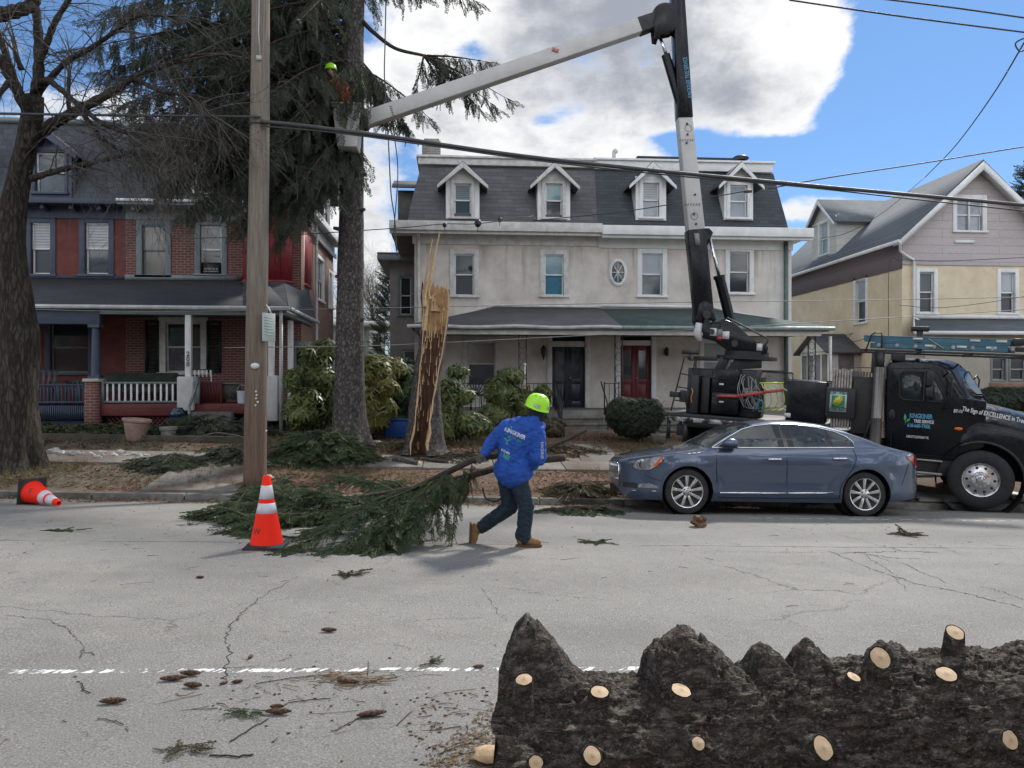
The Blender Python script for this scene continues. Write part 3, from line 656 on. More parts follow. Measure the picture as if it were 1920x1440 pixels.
# porch floor, face, railings, steps
m =MB(); m.box(x0 -.2,er -.4,ye +.1,YF -.002,-.7,zfl); m.build('porch_floor',mat('porch_stone',(.17,.16,.145),.9,.3,3,bump=.4),H,bevel=.02)
def railing(xa,xb,y,z0,h,name='porch_railing',n=None,root=H,matl=IRON,x_=None):
    m =MB(); m.bar((xa,y,z0 +h),(xb,y,z0 +h),.035,.02); m.bar((xa,y,z0 +.1),(xb,y,z0 +.1),.03,.02)
    n =n or int(abs(xb -xa)/.12)
    for k in range(n +1): q =xa +(xb -xa)*k/n; m.box(q -.007,q +.007,y -.007,y +.007,z0 +.02,z0 +h)
    for q in (xa,xb): m.box(q -.016,q +.016,y -.016,y +.016,z0,z0 +h +.04)
    return m.build(name,matl,root)
railing(WX(868,ye +.2),WX(1054,ye +.2),ye +.18,zfl,.80); railing(WX(1133,ye +.2),WX(1160,ye +.2),ye +.18,zfl,.80)
sx0,sx1 =WX(1052,21.5),WX(1137,21.5)
def steps(xa,xb,n,z_top,y0,run=.33,rise=.17,name='step'):
    for k in range(n):
        m =MB(); z_ =z_top -rise*(k +1); y_ =y0 -run*k
        m.box(xa -.05,xb +.05,y_ -run -.03,y_ +.02,z_ -.06,z_); m.box(xa,xb,y_ -run,y_ +.02,-.8,z_ -.061); o =m.build(name,STONE,H,bevel=.012)
steps(sx0,sx1,4,zfl,ye +.08); steps(WX(1238,21.5),WX(1322,21.5),5,zfl,ye +.08)
# handrail along the steps
for xr in (sx0 -.05,):
    m =MB(); a =Vector((xr,ye +.1,zfl +.84)); b =Vector((xr,ye -1.2,zfl +.18)); m.bar(a,b,.03); m.bar(a,(xr,ye +.1,zfl),.03); m.bar(b,(xr,ye -1.2,-.2),.03)
    for k in range(1,8): q =a.lerp(b,k/8); m.box(q.x -.008,q.x +.008,q.y -.008,q.y +.008,q.z -.72,q.z)
    m.build('step_handrail',IRON,H)
for xr in (WX(1130,22),):
    m =MB(); m.bar((xr,ye +.1,zfl +.84),(xr,ye -.9,zfl +.2),.03); m.bar((xr,ye -.9,zfl +.2),(xr,ye -.9,-.2),.03); m.build('step_handrail',IRON,H)
# rear-left wing
YW =29.5; fw =front(YW); a,b =WX(731,YW),WX(800,YW); ze_ =W(740,492,YW).z
h1 =hole(YW,749,518,772,590); h2 =hole(YW,755,656,780,700)
m =MB(); wall(m,fw,a,b,-.2,ze_,[h1,h2]); m.quad((a,YW,-.2),(a,YW +6,-.2),(a,YW +6,ze_),(a,YW,ze_)); m.build('wing_wall',STUCCO_G,H,recalc=False)
window(H,fw,h1,trim=GREYT,sash=WHITE,up=P_TEAL,lo=P_DARK,cas=.08); window(H,fw,h2,trim=GREYT,sash=WHITE,up=P_MID,lo=P_DARK,cas=.08)
m =MB(); a2 =WX(707,YW -.5); m.box(a2,b,YW -.5,YW +6.5,ze_ +.02,ze_ +.22); m.build('wing_eave',GREYT,H,bevel=.01)
m =MB(); slab_poly(m,[(a2,YW -.5,ze_ +.3),(b,YW -.5,ze_ +.3),(b,YW +3,ze_ +.75),(a2 +1,YW +3,ze_ +.75)],.08); m.build('wing_roof',SH_GREY,H)
# side dormer peeking out left of the mansard
m =MB(); c =W(760,350,YF +4); m.box(c.x -.25,c.x +.6,YF +3.6,YF +5.4,zc1 +.3,W(760,362,YF +4).z); m.build('side_dormer',mat('dark_dormer_cheek',(.08,.075,.07),.8),H)
m =MB(); slab_poly(m,[(c.x -.45,YF +3.3,c.z -.15),(c.x +1,YF +3.3,c.z -.15),(c.x +1,YF +4.5,c.z +.35),(c.x -.45,YF +4.5,c.z +.35)],.08); m.build('dormer_roof',SH_GREY,H)

# ------------------------------------------------------------ red brick twin row house (left)
BRICK =mat_brick('red_brick',(.18,.062,.046),(.12,.040,.030),(.26,.22,.20),w=.21,h=.072,ms=.010,dirty=.35)
BRICK_P =mat('painted_red_wall',(.14,.038,.030),.8,.3,3,bump=.4)
BRICK_S =mat_brick('brown_brick',(.28,.15,.10),(.20,.10,.07),(.24,.21,.19),w=.21,h=.072,ms=.010,dirty=.3)
HEX =mat_shingle('dark_slate_tiles',(.055,.06,.07),.3,.22,.3,streak=.35); PSH =mat_shingle('dark_porch_shingles',(.05,.054,.062),.5,.14,.2,streak=.4)
REDB =mat('crimson_boards',(.22,.018,.026),.55,.2,3); NAVY =mat('navy_boards',(.022,.032,.07),.5,.2,4)
Y1 =22.3; f1 =front(Y1); XS =-4.3
bx0 =WX(-420,Y1)
B =thing('row_house',(-9,Y1,1.0),'red brick row house with slate mansard roof and long front porch','house')
zC =W(300,413,Y1).z; zTop =W(300,384,Y1 -.5).z; zR =W(300,238,Y1 +1.3).z
zP =W(300,524,Y1).z; zF =W(300,757,20.0).z
ws =[hole(Y1,57,417,96,514),hole(Y1,158,417,205,514),hole(Y1,265,420,312,516),hole(Y1,374,421,417,514),hole(Y1,-95,417,-50,514)]
gd =[hole(Y1,93,604,167,699),hole(Y1,309,603,378,698),hole(Y1,-150,604,-80,699)]
xr =WX(236,Y1)
m =MB(); wall(m,f1,bx0,xr,-.2,zTop,[h for h in ws +gd if h[1] <xr]); m.build('painted_wall',BRICK_P,B,recalc=False)
xc =WX(452,Y1); m =MB(); wall(m,f1,xr +.001,XS,-.2,zTop,[h for h in ws +gd if h[0] >xr])
m.build('brick_wall',BRICK,B,recalc=False)
# side wall
YB =28.2; fs =Fr((XS,0,0),(0,1,0),(1,0,0))
def sh(l,t,r,b): a =WXP(l,t,XS); c =WXP(r,b,XS); mid =WXP((l +r)/2,b,XS); mt =WXP((l +r)/2,t,XS); return (a.y,c.y,mid.z,mt.z)
s1 =sh(594,486,606,563); s2 =sh(616.5,511,621.5,576)
m =MB(); wall(m,fs,Y1,YB,-.2,zTop,[s1,s2]); m.quad((XS,YB,-.2),(bx0,YB,-.2),(bx0,YB,zTop),(XS,YB,zTop)); m.build('side_wall',BRICK_S,B,recalc=False)
window(B,fs,s1,trim=WHITE,up=P_MID,lo=P_DARK,cas=.1); window(B,fs,s2,trim=WHITE,up=P_MID,lo=P_DARK,cas=.08)
# cornices
for (a,b,mt) in ((bx0,xr,BLUET),(xr +.003,XS +.12,GREYT)):
    m =MB(); f1.box(m,a,b,.0,.06,zC,zTop); f1.box(m,a,b,-.3,.5,zTop,zTop +.06); f1.box(m,a,b,.501,.6,zTop -.02,zTop +.12); q =a +.3
    while q <b -.1: f1.box(m,q,q +.1,.061,.42,zTop -.14,zTop -.001); q += .75
    m.build('cornice',mt,B,bevel=.008)
m =MB(); fs.box(m,Y1 -.60,YB +.3,-.02,.28,zTop +.061,zTop +.10); fs.box(m,Y1 -.61,YB +.3,.281,.36,zTop -.04,zTop +.16); fs.box(m,Y1 +.003,YB,.0,.05,zC +.05,zTop -.001); fs.box(m,Y1 +.9,YB,.051,.12,zC -.08,zC +.045); m.build('side_cornice',WHITE,B,bevel=.008)
m =MB(); f1.box(m,WX(236,Y1),XS +.3,.601,.65,zTop +.06,zTop +.13); m.build('gutter',WHITE,B)
# mansard
yb_,yt_ =Y1 -.35,Y1 +1.2
for (a,b) in ((bx0,xr),(xr,XS +.1)):
    m =MB(); m.quad((a,yb_,zTop +.1),(b,yb_,zTop +.1),(b if b <-5 else b -1.2,yt_,zR),(a,yt_,zR))
    if b >-5: m.quad((b,yb_,zTop +.1),(b,YB,zTop +.1),(b -1.2,YB -1,zR),(b -1.2,yt_,zR)); m.quad((b,YB,zTop +.1),(b -1.2,YB -1,zR),(a,YB -1,zR),(a,YB,zTop +.1))
    m.build('mansard_roof',HEX,B,recalc=False)
m =MB(); m.box(bx0,XS -1.0,yt_ -.12,YB -1,zR -.02,zR +.10); m.build('roof_edge',GREYT,B)
m =MB(); c =W(238,275,Y1 +.2); m.hexa([(c.x -.12,Y1 -.3,c.z -.1),(c.x +.12,Y1 -.3,c.z -.1),(c.x +.12,Y1 +1.3,c.z -.1),(c.x -.12,Y1 +1.3,c.z -.1),(c.x -.1,Y1 +.6,zR +.3),(c.x +.14,Y1 +.6,zR +.3),(c.x +.14,Y1 +1.5,zR +.35),(c.x -.1,Y1 +1.5,zR +.35)]); m.build('party_fin',GREYT,B)
f2 =front(Y1 -.32)
for (l,r,mt,up,lo,lab) in ((58,130,BLUET,P_REFL,P_REFL,'double dormer window with white sashes behind the bare tree'),(345,440,WHITE_D,P_MID,P_DARK,'dormer window mostly hidden by spruce boughs'),(-120,-50,BLUET,P_DARK,P_DARK,None)):
    a,b =WX(l,Y1 -.32),WX(r,Y1 -.32); zz =lambda py: W((l +r)/2,py,Y1 -.32).z
    dormer(B,f2,(a +b)/2,b -a +.12,zTop +.12,zz(280),zz(248),1.2,BLUET if mt is BLUET else GREYT,HEX,mt,ov=.22,win=dict(hw=(b -a)/2 -(.10 if l <100 else .24),z0=zz(360),z1=zz(284),up=up,lo=lo,cas=.06),label=lab)
# side dormers (seen past the corner)
fsd =Fr((XS +.05,0,0),(0,1,0),(1,0,0))
for (l,r) in ((556,569),(603,615)):
    a,b =WXP(l,400,XS).y,WXP(r,400,XS).y; zz =lambda py: WXP((l +r)/2,py,XS).z
    zb0 =zTop +.16; dormer(B,fsd,(a +b)/2,(b -a) +.25,zb0,zb0 +1.45,zb0 +2.1,1.4,HEX,HEX,WHITE,ov=.3,win=dict(hw=(b -a)/2 -.12,z0=zb0 +.25,z1=zb0 +1.35,up=P_PALE,lo=P_MID,cas=.08))
m =MB(); p =WXP(587,500,XS); m.tube([(XS +.1,p.y,zTop),(XS +.1,p.y,1.0)],.05,8); m.build('downpipe',GUTTER,B,smooth=True,ang=R(40))
# windows
for h,tm,sa,up,lo,lab in ((ws[0],BLUET,WHITE,P_WBLIND,P_SCREEN,'second-floor window with white blind beside the bare tree'),(ws[1],BLUET,WHITE,P_WBLIND,P_REFL,'navy-framed second-floor window with white sash'),(ws[2],GREYT,GREYT,P_SHADE,P_SHADE,'grey-framed second-floor window with beige shade'),(ws[3],GREYT,WHITE,P_REFL,P_DARK,'grey-framed second-floor window with a small black sign inside'),(ws[4],BLUET,WHITE,P_DARK,P_DARK,None)):
    window(B,f1,h,trim=tm,sash=sa,up=up,lo=lo,cas=.13,label=lab,sashw=.05)
window(B,f1,gd[0],trim=BLUET,sash=mat('grey_sash_paint',(.16,.17,.18),.6),up=P_DARK,lo=P_DARK,cas=.12); window(B,f1,gd[1],trim=WHITE_D,sash=WHITE_D,up=P_TEAL,lo=P_REFL,cas=.17); window(B,f1,gd[2],trim=BLUET,sash=WHITE,cas=.12)
# small black sign in the window
c =W(395,503,Y1); m =MB(); m.box(c.x -.27,c.x +.27,Y1 +.04,Y1 +.055,c.z -.17,c.z +.17); sg =m.build('window_sign',mat_flat('sign_black',(.01,.01,.01),.5),B); LET =mat_flat('lettering_white',(.6,.6,.6),.6)
for i,(s_,sz) in enumerate((('PROTECTED BY',.055),('OUR COMMUNITY',.05))): text_mesh('lettering',s_,sz,LET,sg,Matrix.Translation((c.x,Y1 +.035,c.z -.03 -.07*i)) @ Matrix.Rotation(R(90),4,'X'),world=True,align='CENTER')
# shutters
m =MB()
for (l,r) in ((273,299),(388,415)):
    a,b =WX(l,Y1),WX(r,Y1); m =MB(); z0,z1 =W(300,699,Y1).z,W(300,601,Y1).z; f1.box(m,a,a +.06,0,.05,z0,z1); f1.box(m,b -.06,b,0,.05,z0,z1)
    for q in (z0,(z0 +z1)/2 -.03,z1 -.06): f1.box(m,a +.06,b -.06,0,.049,q,q +.06)
    q =z0 +.08
    while q <z1 -.1: m.bar(f1.p(a +.06,.02,q),f1.p(b -.06,.02,q),.04,.008,up=(0,-.7,.7)); q += .045
    m.build('shutter',mat('black_teal_shutter',(.008,.016,.018),.6),B)
# corner oriel (red boards)
oz0,oz1 =W(500,525,Y1 -.25).z,zC +.25
ox =[WX(455,Y1 -.27),WX(534,Y1 -.27)]
poly =[(ox[0],Y1 -.27),(ox[1],Y1 -.27),(XS +.05,Y1 +.55),(XS +.05,Y1 +1.3),(XS -.2,Y1 +1.3),(ox[0],Y1 -.001)]
m =MB(); m.prism([(x,y,oz0) for x,y in poly],(0,0,oz1 -oz0)); orl =m.build('oriel',REDB,B)
m =MB(); k =ox[0] +.14
while k <ox[1]: m.box(k -.006,k +.006,Y1 -.276,Y1 -.27,oz0 +.02,oz1 -.02); k += .15
m.build('board_joint',mat_flat('joint_dark',(.08,.008,.01),.8),orl)
m =MB(); m.prism([(x +(.03 if x >-5 else 0),y -.04,oz0 -.07) for x,y in poly],(0,0,.068)); m.build('oriel_sill',REDB,orl)
d_ =(Vector((poly[2][0],poly[2][1],0)) -Vector((poly[1][0],poly[1][1],0))); L_ =d_.length; fo =Fr((poly[1][0],poly[1][1],0),d_,(d_.y,-d_.x,0))
m =MB(); fo.box(m,L_*.42,L_*.46,0,.03,oz0 +.25,oz1 -.25); fo.box(m,L_*.80,L_*.86,0,.03,oz0 +.25,oz1 -.25); fo.box(m,L_*.461,L_*.799,0,.028,oz1 -.4,oz1 -.25); fo.box(m,L_*.461,L_*.799,0,.028,(oz0 +oz1)/2,(oz0 +oz1)/2 +.06); m.build('window',WHITE,orl)
m =MB(); fo.box(m,L_*.461,L_*.799,.0,.012,oz0 +.25,oz1 -.4); m.build('pane',P_MID,orl)
# porch roof
ye1 =19.85; zE1 =W(300,572,ye1).z; exr =XS +.14
m =MB(); slab_poly(m,[(bx0,ye1,zE1),(WX(455,ye1),ye1,zE1),(WX(455,Y1),Y1 -.002,zP),(bx0,Y1 -.002,zP)],.04)
slab_poly(m,[(WX(455,ye1) +.001,ye1,zE1),(exr,ye1,zE1),(WX(500,Y1),Y1 -.3,zP -.02),(WX(455,Y1) +.001,Y1 -.002,zP)],.04); m.build('porch_roof',PSH,B)
m =MB(); x9 =WX(534,Y1 -.27)
m.quad((WX(490,20.9),ye1 +1.05,zE1 +.35),(exr -.01,ye1 +.05,zE1 +.02),(x9,Y1 -.30,oz0 -.05),(WX(455,Y1),Y1 -.30,oz0 -.05))
m.quad((exr,ye1 +.03,zE1 +.02),(exr,23.9,zE1 -.02),(XS +.03,Y1 +.9,oz0 -.07),(x9,Y1 -.30,oz0 -.05)); m.quad((exr,23.9,zE1 -.02),(XS +.03,23.9,zE1 +.3),(XS +.03,Y1 +.9,oz0 -.07),(XS +.03,Y1 +.9,oz0 -.08))
m.build('corner_skirt_roof',PSH,B,recalc=False)
m =MB(); m.box(bx0,xr,Y1 -.06,Y1 -.003,zP -.02,zP +.07); m.build('flashing',BLUET,B); m =MB(); m.box(xr +.002,WX(455,Y1),Y1 -.08,Y1 -.003,zP -.02,zP +.12); m.build('flashing',GREYT,B)
m =MB(); m.tube([(bx0,ye1 -.06,zE1 -.05),(-9,ye1 -.06,zE1 -.06),(exr +.06,ye1 -.06,zE1 -.07)],.055,8); m.tube([(exr +.06,ye1 -.06,zE1 -.07),(exr +.06,23.9,zE1 -.09)],.055,8); m.build('gutter',GUTTER,B,smooth=True,ang=R(40))
m =MB(); m.box(bx0,WX(183,ye1),ye1 +.1,ye1 +.3,zE1 -.48,zE1 -.1); m.build('porch_beam',BLUET,B,bevel=.01)
zb_ =W(300,590,20).z
m =MB(); m.box(WX(183,ye1) +.002,exr -.05,ye1 +.1,ye1 +.28,zb_,zE1 -.1); m.box(exr -.2,exr -.051,ye1 +.281,23.8,zb_,zE1 -.1); m.build('porch_beam',GREYT,B,bevel=.01)
m =MB(); m.box(bx0,exr -.1,ye1 +.1,Y1 -.002,zE1 -.099,zE1 -.06); m.box(XS -2,exr -.1,Y1,23.8,zE1 -.099,zE1 -.06); m.build('porch_ceiling',GREYT,B)
# porch floor
REDP =mat('red_porch_paint',(.11,.016,.016),.6,.35,3); yp =20.0
m =MB(); m.box(bx0,WX(162,yp),yp -.02,Y1 -.002,zF -.14,zF -.04); m.build('porch_floor',NAVY,B)
m =MB(); m.box(WX(188,yp),WX(337,yp),yp -.02,Y1 -.002,zF -.30,zF); m.box(WX(337,yp) +.001,XS -.1,yp +.3,Y1 -.002,zF -.30,zF -.002); m.box(WX(365,yp),WX(548,yp),yp -.02,yp +.299,zF -.26,zF -.001); m.build('porch_floor',REDP,B,bevel=.006)
m =MB(); a,b =WX(196,yp),WX(330,yp); m.mi =0; q =a
while q <b: m.bar((q,yp +.06,zF -.8),(min(q +.45,b),yp +.06,zF -.31),.025,.012,up=(0,1,0)); m.bar((q,yp +.075,zF -.31),(min(q +.45,b),yp +.075,zF -.8),.025,.012,up=(0,1,0)); q += .11
m.build('lattice',REDP,B); m =MB(); m.box(bx0,XS -.1,yp +.3,yp +.4,-.4,zF -.31); m.build('foundation',mat('dark_foundation',(.03,.027,.025),.9),B)
# blue side railing & skirt
def brail(a,b,y,z0,z1,mt,w,gap,railm,nm):
    m =MB(); q =a +gap/2
    while q <b: m.box(q -w/2,q +w/2,y -.015,y +.015,z0 +.04,z1 -.04); q += gap
    r =MB(); r.box(a,b,y -.04,y +.04,z1 -.045,z1); r.box(a,b,y -.03,y +.03,z0,z0 +.045); rr =r.build(nm,railm,B,bevel=.004); m.build('baluster',mt,rr,bevel=.003)
NAVY2 =mat('dull_navy_rail',(.035,.045,.075),.6,.2)
brail(bx0,WX(162,yp),yp +.02,zF +.02,W(120,720,yp).z,NAVY2,.03,.085,NAVY2,'porch_railing')
m =MB(); q =WX(60,yp)
while q <WX(162,yp): m.box(q,q +.03,yp -.05,yp -.03,zF -.38,zF -.05); q += .05
m.box(bx0,WX(162,yp),yp -.028,yp -.021,zF -.40,zF -.041); m.build('skirt',NAVY2,B)
m =MB(); m.box(bx0,WX(162,yp),yp,yp +.1,zF -.9,zF -.42); m.build('skirt_base',NAVY,B)
m =MB(); a,b =WX(162,yp),WX(188,yp); m.box(a,b,yp -.12,yp +.25,zF -.95,W(175,716,yp).z); m.build('brick_pier',BRICK,B); m =MB(); m.box(a -.03,b +.03,yp -.16,yp +.28,W(175,716,yp).z +.001,W(175,710,yp).z); m.build('pier_cap',mat('cream_cap',(.45,.42,.33),.7),B,bevel=.008)
zc_ =W(175,710,yp).z; c =WX(177,yp)
m =MB(); m.box(c -.14,c +.14,yp -.06,yp +.22,zc_,zc_ +.08); m.lathe([(.12,.08),(.115,.2),(.10,.9),(.085,1.50),(.10,1.52),(.12,1.58)],20,(c,yp +.08,zc_)); m.box(c -.14,c +.14,yp -.06,yp +.22,zE1 -.56,zE1 -.481); m.build('porch_column',BLUET,B,smooth=True,ang=R(35))
m =MB(); c2 =WX(3,yp); m.lathe([(.12,.08),(.115,.2),(.10,.9),(.085,1.50),(.12,1.6)],20,(c2,yp +.08,zc_)); m.build('porch_column',BLUET,B,smooth=True); m =MB(); m.box(c2 -.25,c2 +.15,yp -.12,yp +.25,zF -.95,zc_); m.build('brick_pier',BRICK,B)
brail(WX(194,yp),WX(333,yp),yp +.05,zF +.03,W(260,716,yp).z,WHITE,.045,.145,GREYT,'porch_railing')
m =MB(); m.box(WX(189,yp),WX(194,yp),yp,yp +.1,zF,W(190,712,yp).z); m.build('newel',GREYT,B)
# white post on stucco pier, house number
ROUGHW =mat('rough_white_stucco',(.50,.50,.49),.9,.15,4,bump=1.0,bsc=12)
def postpier(l,r,pl,pr,top,pt,bot,nm='porch_post'):
    m =MB(); m.box(WX(pl,yp),WX(pr,yp),yp -.15,yp +.25,W(350,bot,yp).z,W(350,pt,yp).z); m.build('post_pier',ROUGHW,B,bevel=.03)
    m =MB(); m.box(WX(l,yp),WX(r,yp),yp -.02,yp +.12,W(350,pt,yp).z,zb_); return m.build(nm,WHITE,B,bevel=.006)
pp =postpier(347,358,335,366,590,706,770)
c =W(353,676,yp)
for i,ch in enumerate('208'): text_mesh('house_number',ch,.17,IRON,pp,Matrix.Translation((c.x,yp -.024,c.z +.11 -i*.13)) @ Matrix.Rotation(R(90),4,'X') @ Matrix.Rotation(R(0),4,'Z'),world=True,align='CENTER',bold=.003)
postpier(503,513,503,523,590,704,790)
m =MB(); m.box(WX(540,21.5),WX(549,21.5),21.45,21.6,zF -.6,zb_); m.build('porch_post',WHITE,B,bevel=.006); m =MB(); m.cyl((WX(527,19.9),19.9,zF -.7),(WX(527,19.9),19.9,zE1 -.1),.045,8); m.build('downpipe',GUTTER,B,smooth=True)
# stair rail grey slanted
m =MB(); a =W(372,712,yp -.1); b =W(355,762,19.2); m.bar(a,b,.05,.07); m.bar(b,(b.x,b.y,b.z -.6),.06); m.bar(a,(a.x,a.y,zF),.06); m.build('stair_rail',GREYT,B)
for k in range(4):
    m =MB(); m.box(WX(366,yp),WX(440,yp),yp -.3*(k +1),yp -.3*k,G(-6,19) -.3,zF -.2*(k +1)); m.build('step',mat('worn_step',(.12,.11,.10),.9) if k == 0 else bpy.data.materials['worn_step'],B,bevel=.01)
# white panelled side door under the corner
m =MB(); d0 =W(556,650,22.1); m.box(WX(548,22.1),WX(584,22.1),22.15,22.25,zF -.6,W(556,640,22.1).z); m.build('door',GREYT,B)
m =MB(); m.box(WX(553,22.1),WX(580,22.1),22.12,22.149,zF -.55,zF +.25); m.build('door_panel',WHITE_D,B); m =MB(); m.box(WX(556,22.1),WX(577,22.1),22.12,22.149,zF +.3,W(556,650,22.1).z); m.build('pane',P_DARK,B)

# ------------------------------------------------------------ yellow and mauve gabled house (right)
t =NT('yellow_stucco'); n =t.noise(1.3,6,.65); c =t.mix(t.mr(n,.35,.65),(.60,.50,.34),(.72,.62,.45)); c =t.mix(t.mr(t.noise(4,5,.7),.55,.75,0,.4),c,(.33,.27,.17)); t.bump(t.noise(40,4),.3,.006); YEL =t.fin(c,.9)
def siding(name,c,w,h):
    t =NT(name); x,y,z =t.sep()[:3]; v =t.comb(t.math('ADD',x,y),z); b =t.N.new('ShaderNodeTexBrick'); t.L.new(v,b.inputs['Vector']); b.inputs['Scale'].default_value =1
    b.inputs['Brick Width'].default_value =w; b.inputs['Row Height'].default_value =h; b.inputs['Mortar Size'].default_value =.006; b.inputs['Color1'].default_value =(*mul(c,1.05),1); b.inputs['Color2'].default_value =(*mul(c,.95),1); b.inputs['Mortar'].default_value =(*mul(c,.5),1)
    n =t.noise(9,5,.6); col =t.mix(t.mr(n,.5,.75,0,.35),b.outputs[0],mul(c,1.4)); fr_ =t.math('FRACT',t.math('DIVIDE',z,h)); t.bump(t.math('MULTIPLY',fr_,-1),.5,.02); return t.fin(col,.85)
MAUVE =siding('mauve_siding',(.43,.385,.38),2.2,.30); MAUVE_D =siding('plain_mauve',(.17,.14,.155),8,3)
CREAM =siding('cream_siding',(.50,.49,.45),1.2,.3)
SH_BLUE =mat_shingle('blue_grey_shingles',(.095,.11,.125),.3,.13,.22,streak=.2)
BEIGE =mat('beige_wall',(.36,.33,.27),.85,.12,2)
XY =16.4; YY =27.0; YYB =38.5
K =thing('gabled_house',(19,YY,.5),'two-storey house, pale yellow below and mauve siding above, with a blue-grey gable roof','house')
fy =front(YY); xR =XY +2*(WX(1828,YY) -XY)
z_eave =W(1668,441,YY).z; z_pk =W(1828,299,YY -.4).z; z_mv =W(1700,496,YY).z
xm_ =(XY +xR)/2
def hy(l,t_,r,b): return hole(YY,l,t_,r,b)
wA =hy(1723,509,1752,586); wB =hy(1875,510,1904,587); wG =hy(1792,373,1842,433)
m =MB(); wall(m,fy,XY,xR,-.5,z_mv,[wA,wB]);
fsd2 =Fr((XY,0,0),(0,1,0),(-1,0,0)); s_w =WXP(1604,525,XY),WXP(1626,606,XY)
hs =(min(WXP(1604,0,XY).y,WXP(1624,0,XY).y),max(WXP(1604,0,XY).y,WXP(1624,0,XY).y),WXP(1614,605,XY).z,WXP(1614,524,XY).z)
wall(m,fsd2,YY,YYB,-.5,z_mv -.15,[hs]); m.build('wall',YEL,K,recalc=False)
m =MB(); q =.03
zg0 =z_eave
# mauve gable front: grid columns around the window
def gz_(x): return z_eave +(z_pk -.25 -z_eave)*(1 -abs(x -xm_)/(xm_ -XY))
cols =sorted({XY,wG[0],wG[1],xm_,xR})
for a,b in zip(cols,cols[1:]):
    inw =a >= wG[0] -1e-6 and b <= wG[1] +1e-6
    for (za,zb) in (((z_mv,wG[2]),(wG[3],None)) if inw else ((z_mv,None),)):
        ta,tb =(gz_(a),gz_(b)) if zb is None else (zb,zb); m.add([fy.p(a,q,za),fy.p(b,q,za),fy.p(b,q,tb),fy.p(a,q,ta)],[(0,1,2,3)])
fy.box(m,XY,xR,0,q -.001,z_mv -.02,z_mv +.03)
m.build('gable_wall',MAUVE,K,recalc=False)
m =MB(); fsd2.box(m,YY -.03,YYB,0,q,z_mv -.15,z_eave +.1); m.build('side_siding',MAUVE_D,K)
window(K,fy,wA,trim=WHITE,up=P_MID,lo=P_SCREEN,cas=.12); window(K,fy,wB,trim=WHITE,up=P_PALE,lo=P_SCREEN,cas=.12); window(K,fsd2,hs,trim=WHITE,up=P_PALE,lo=P_SCREEN,cas=.12)
fg =front(YY -q); gw =window(K,fg,wG,trim=WHITE,up=P_PALE,lo=P_PALE,cas=.14); m =MB(); um =(wG[0] +wG[1])/2; fg.box(m,um -.03,um +.03,-.08,-.02,wG[2],wG[3]); m.build('mullion',WHITE,gw)
m =MB(); c =W(1807,454,YY); m.box(c.x -.38,c.x +.38,YY -.07,YY -.031,c.z -.05,c.z +.06); m.build('vent_board',WHITE,K)
# roof
sl_ =(z_pk -z_eave)/(xm_ -XY); ovx =.35; yo =YY -.45
m =MB()
for sg_ in (-1,1):
    xe =xm_ +sg_*(xm_ -XY +ovx); ze2 =z_eave -sl_*ovx +.12
    slab_poly(m,[(xm_,yo,z_pk),(xe,yo,ze2),(xe,YYB +.3,ze2),(xm_,YYB +.3,z_pk)],.07)
m.build('roof',SH_BLUE,K,recalc=True)
m =MB()
for sg_ in (-1,1):
    xe =xm_ +sg_*(xm_ -XY +ovx); ze2 =z_eave -sl_*ovx +.12
    m.hexa([(xm_,yo -.04,z_pk -.38),(xe,yo -.04,ze2 -.28),(xe,yo +.002,ze2 -.28),(xm_,yo +.002,z_pk -.38),(xm_,yo -.04,z_pk -.08),(xe,yo -.04,ze2 -.03),(xe,yo +.002,ze2 -.03),(xm_,yo +.002,z_pk -.08)])
    m.hexa([(xm_,yo,z_pk -.20),(xe,yo,ze2 -.2),(xe,YY -.031,ze2 -.2),(xm_,YY -.031,z_pk -.20),(xm_,yo,z_pk -.1),(xe,yo,ze2 -.1),(xe,YY -.031,ze2 -.1),(xm_,YY -.031,z_pk -.1)])
m.build('bargeboard',WHITE,K)
xe =XY -ovx; zg =z_eave -sl_*ovx +.06
m =MB(); m.tube([(xe -.04,yo,zg -.02),(xe -.04,YYB,zg -.06)],.07,8); m.build('gutter',WHITE,K,smooth=True)
m =MB(); m.tube([(xe -.02,YY -.5,zg -.05),(xe +.1,YY -.3,zg -.35),(XY +.12,YY -.12,zg -.5),(XY +.38,YY -.1,zg -.62),(XY +.40,YY -.1,zg -.8),(XY +.40,YY -.1,W(1720,596,YY).z),(XY +.6,YY -.3,W(1720,606,YY).z)],.05,8); m.build('downpipe',WHITE,K,smooth=True,ang=R(50))
# side dormer
dy =WXP(1545,440,XY).y
p_pk =WXP(1572,395,XY +.15)
yd0,yd1 =WXP(1580,440,XY +.2).y,WXP(1512,440,XY +.2).y
fdm =Fr((XY +.12,0,0),(0,1,0),(-1,0,0))
YDc =33.2; zb_d =z_eave +.05; hwd =1.15
dormer(K,fdm,YDc,hwd*2,zb_d,zb_d +1.75,zb_d +2.75,3.2,CREAM,SH_BLUE,WHITE,ov=.3,win=dict(hw=.42,z0=zb_d +.3,z1=zb_d +1.7,up=P_PALE,lo=P_BLUEL,cas=.1),label='side dormer with cream siding and an arched sash')
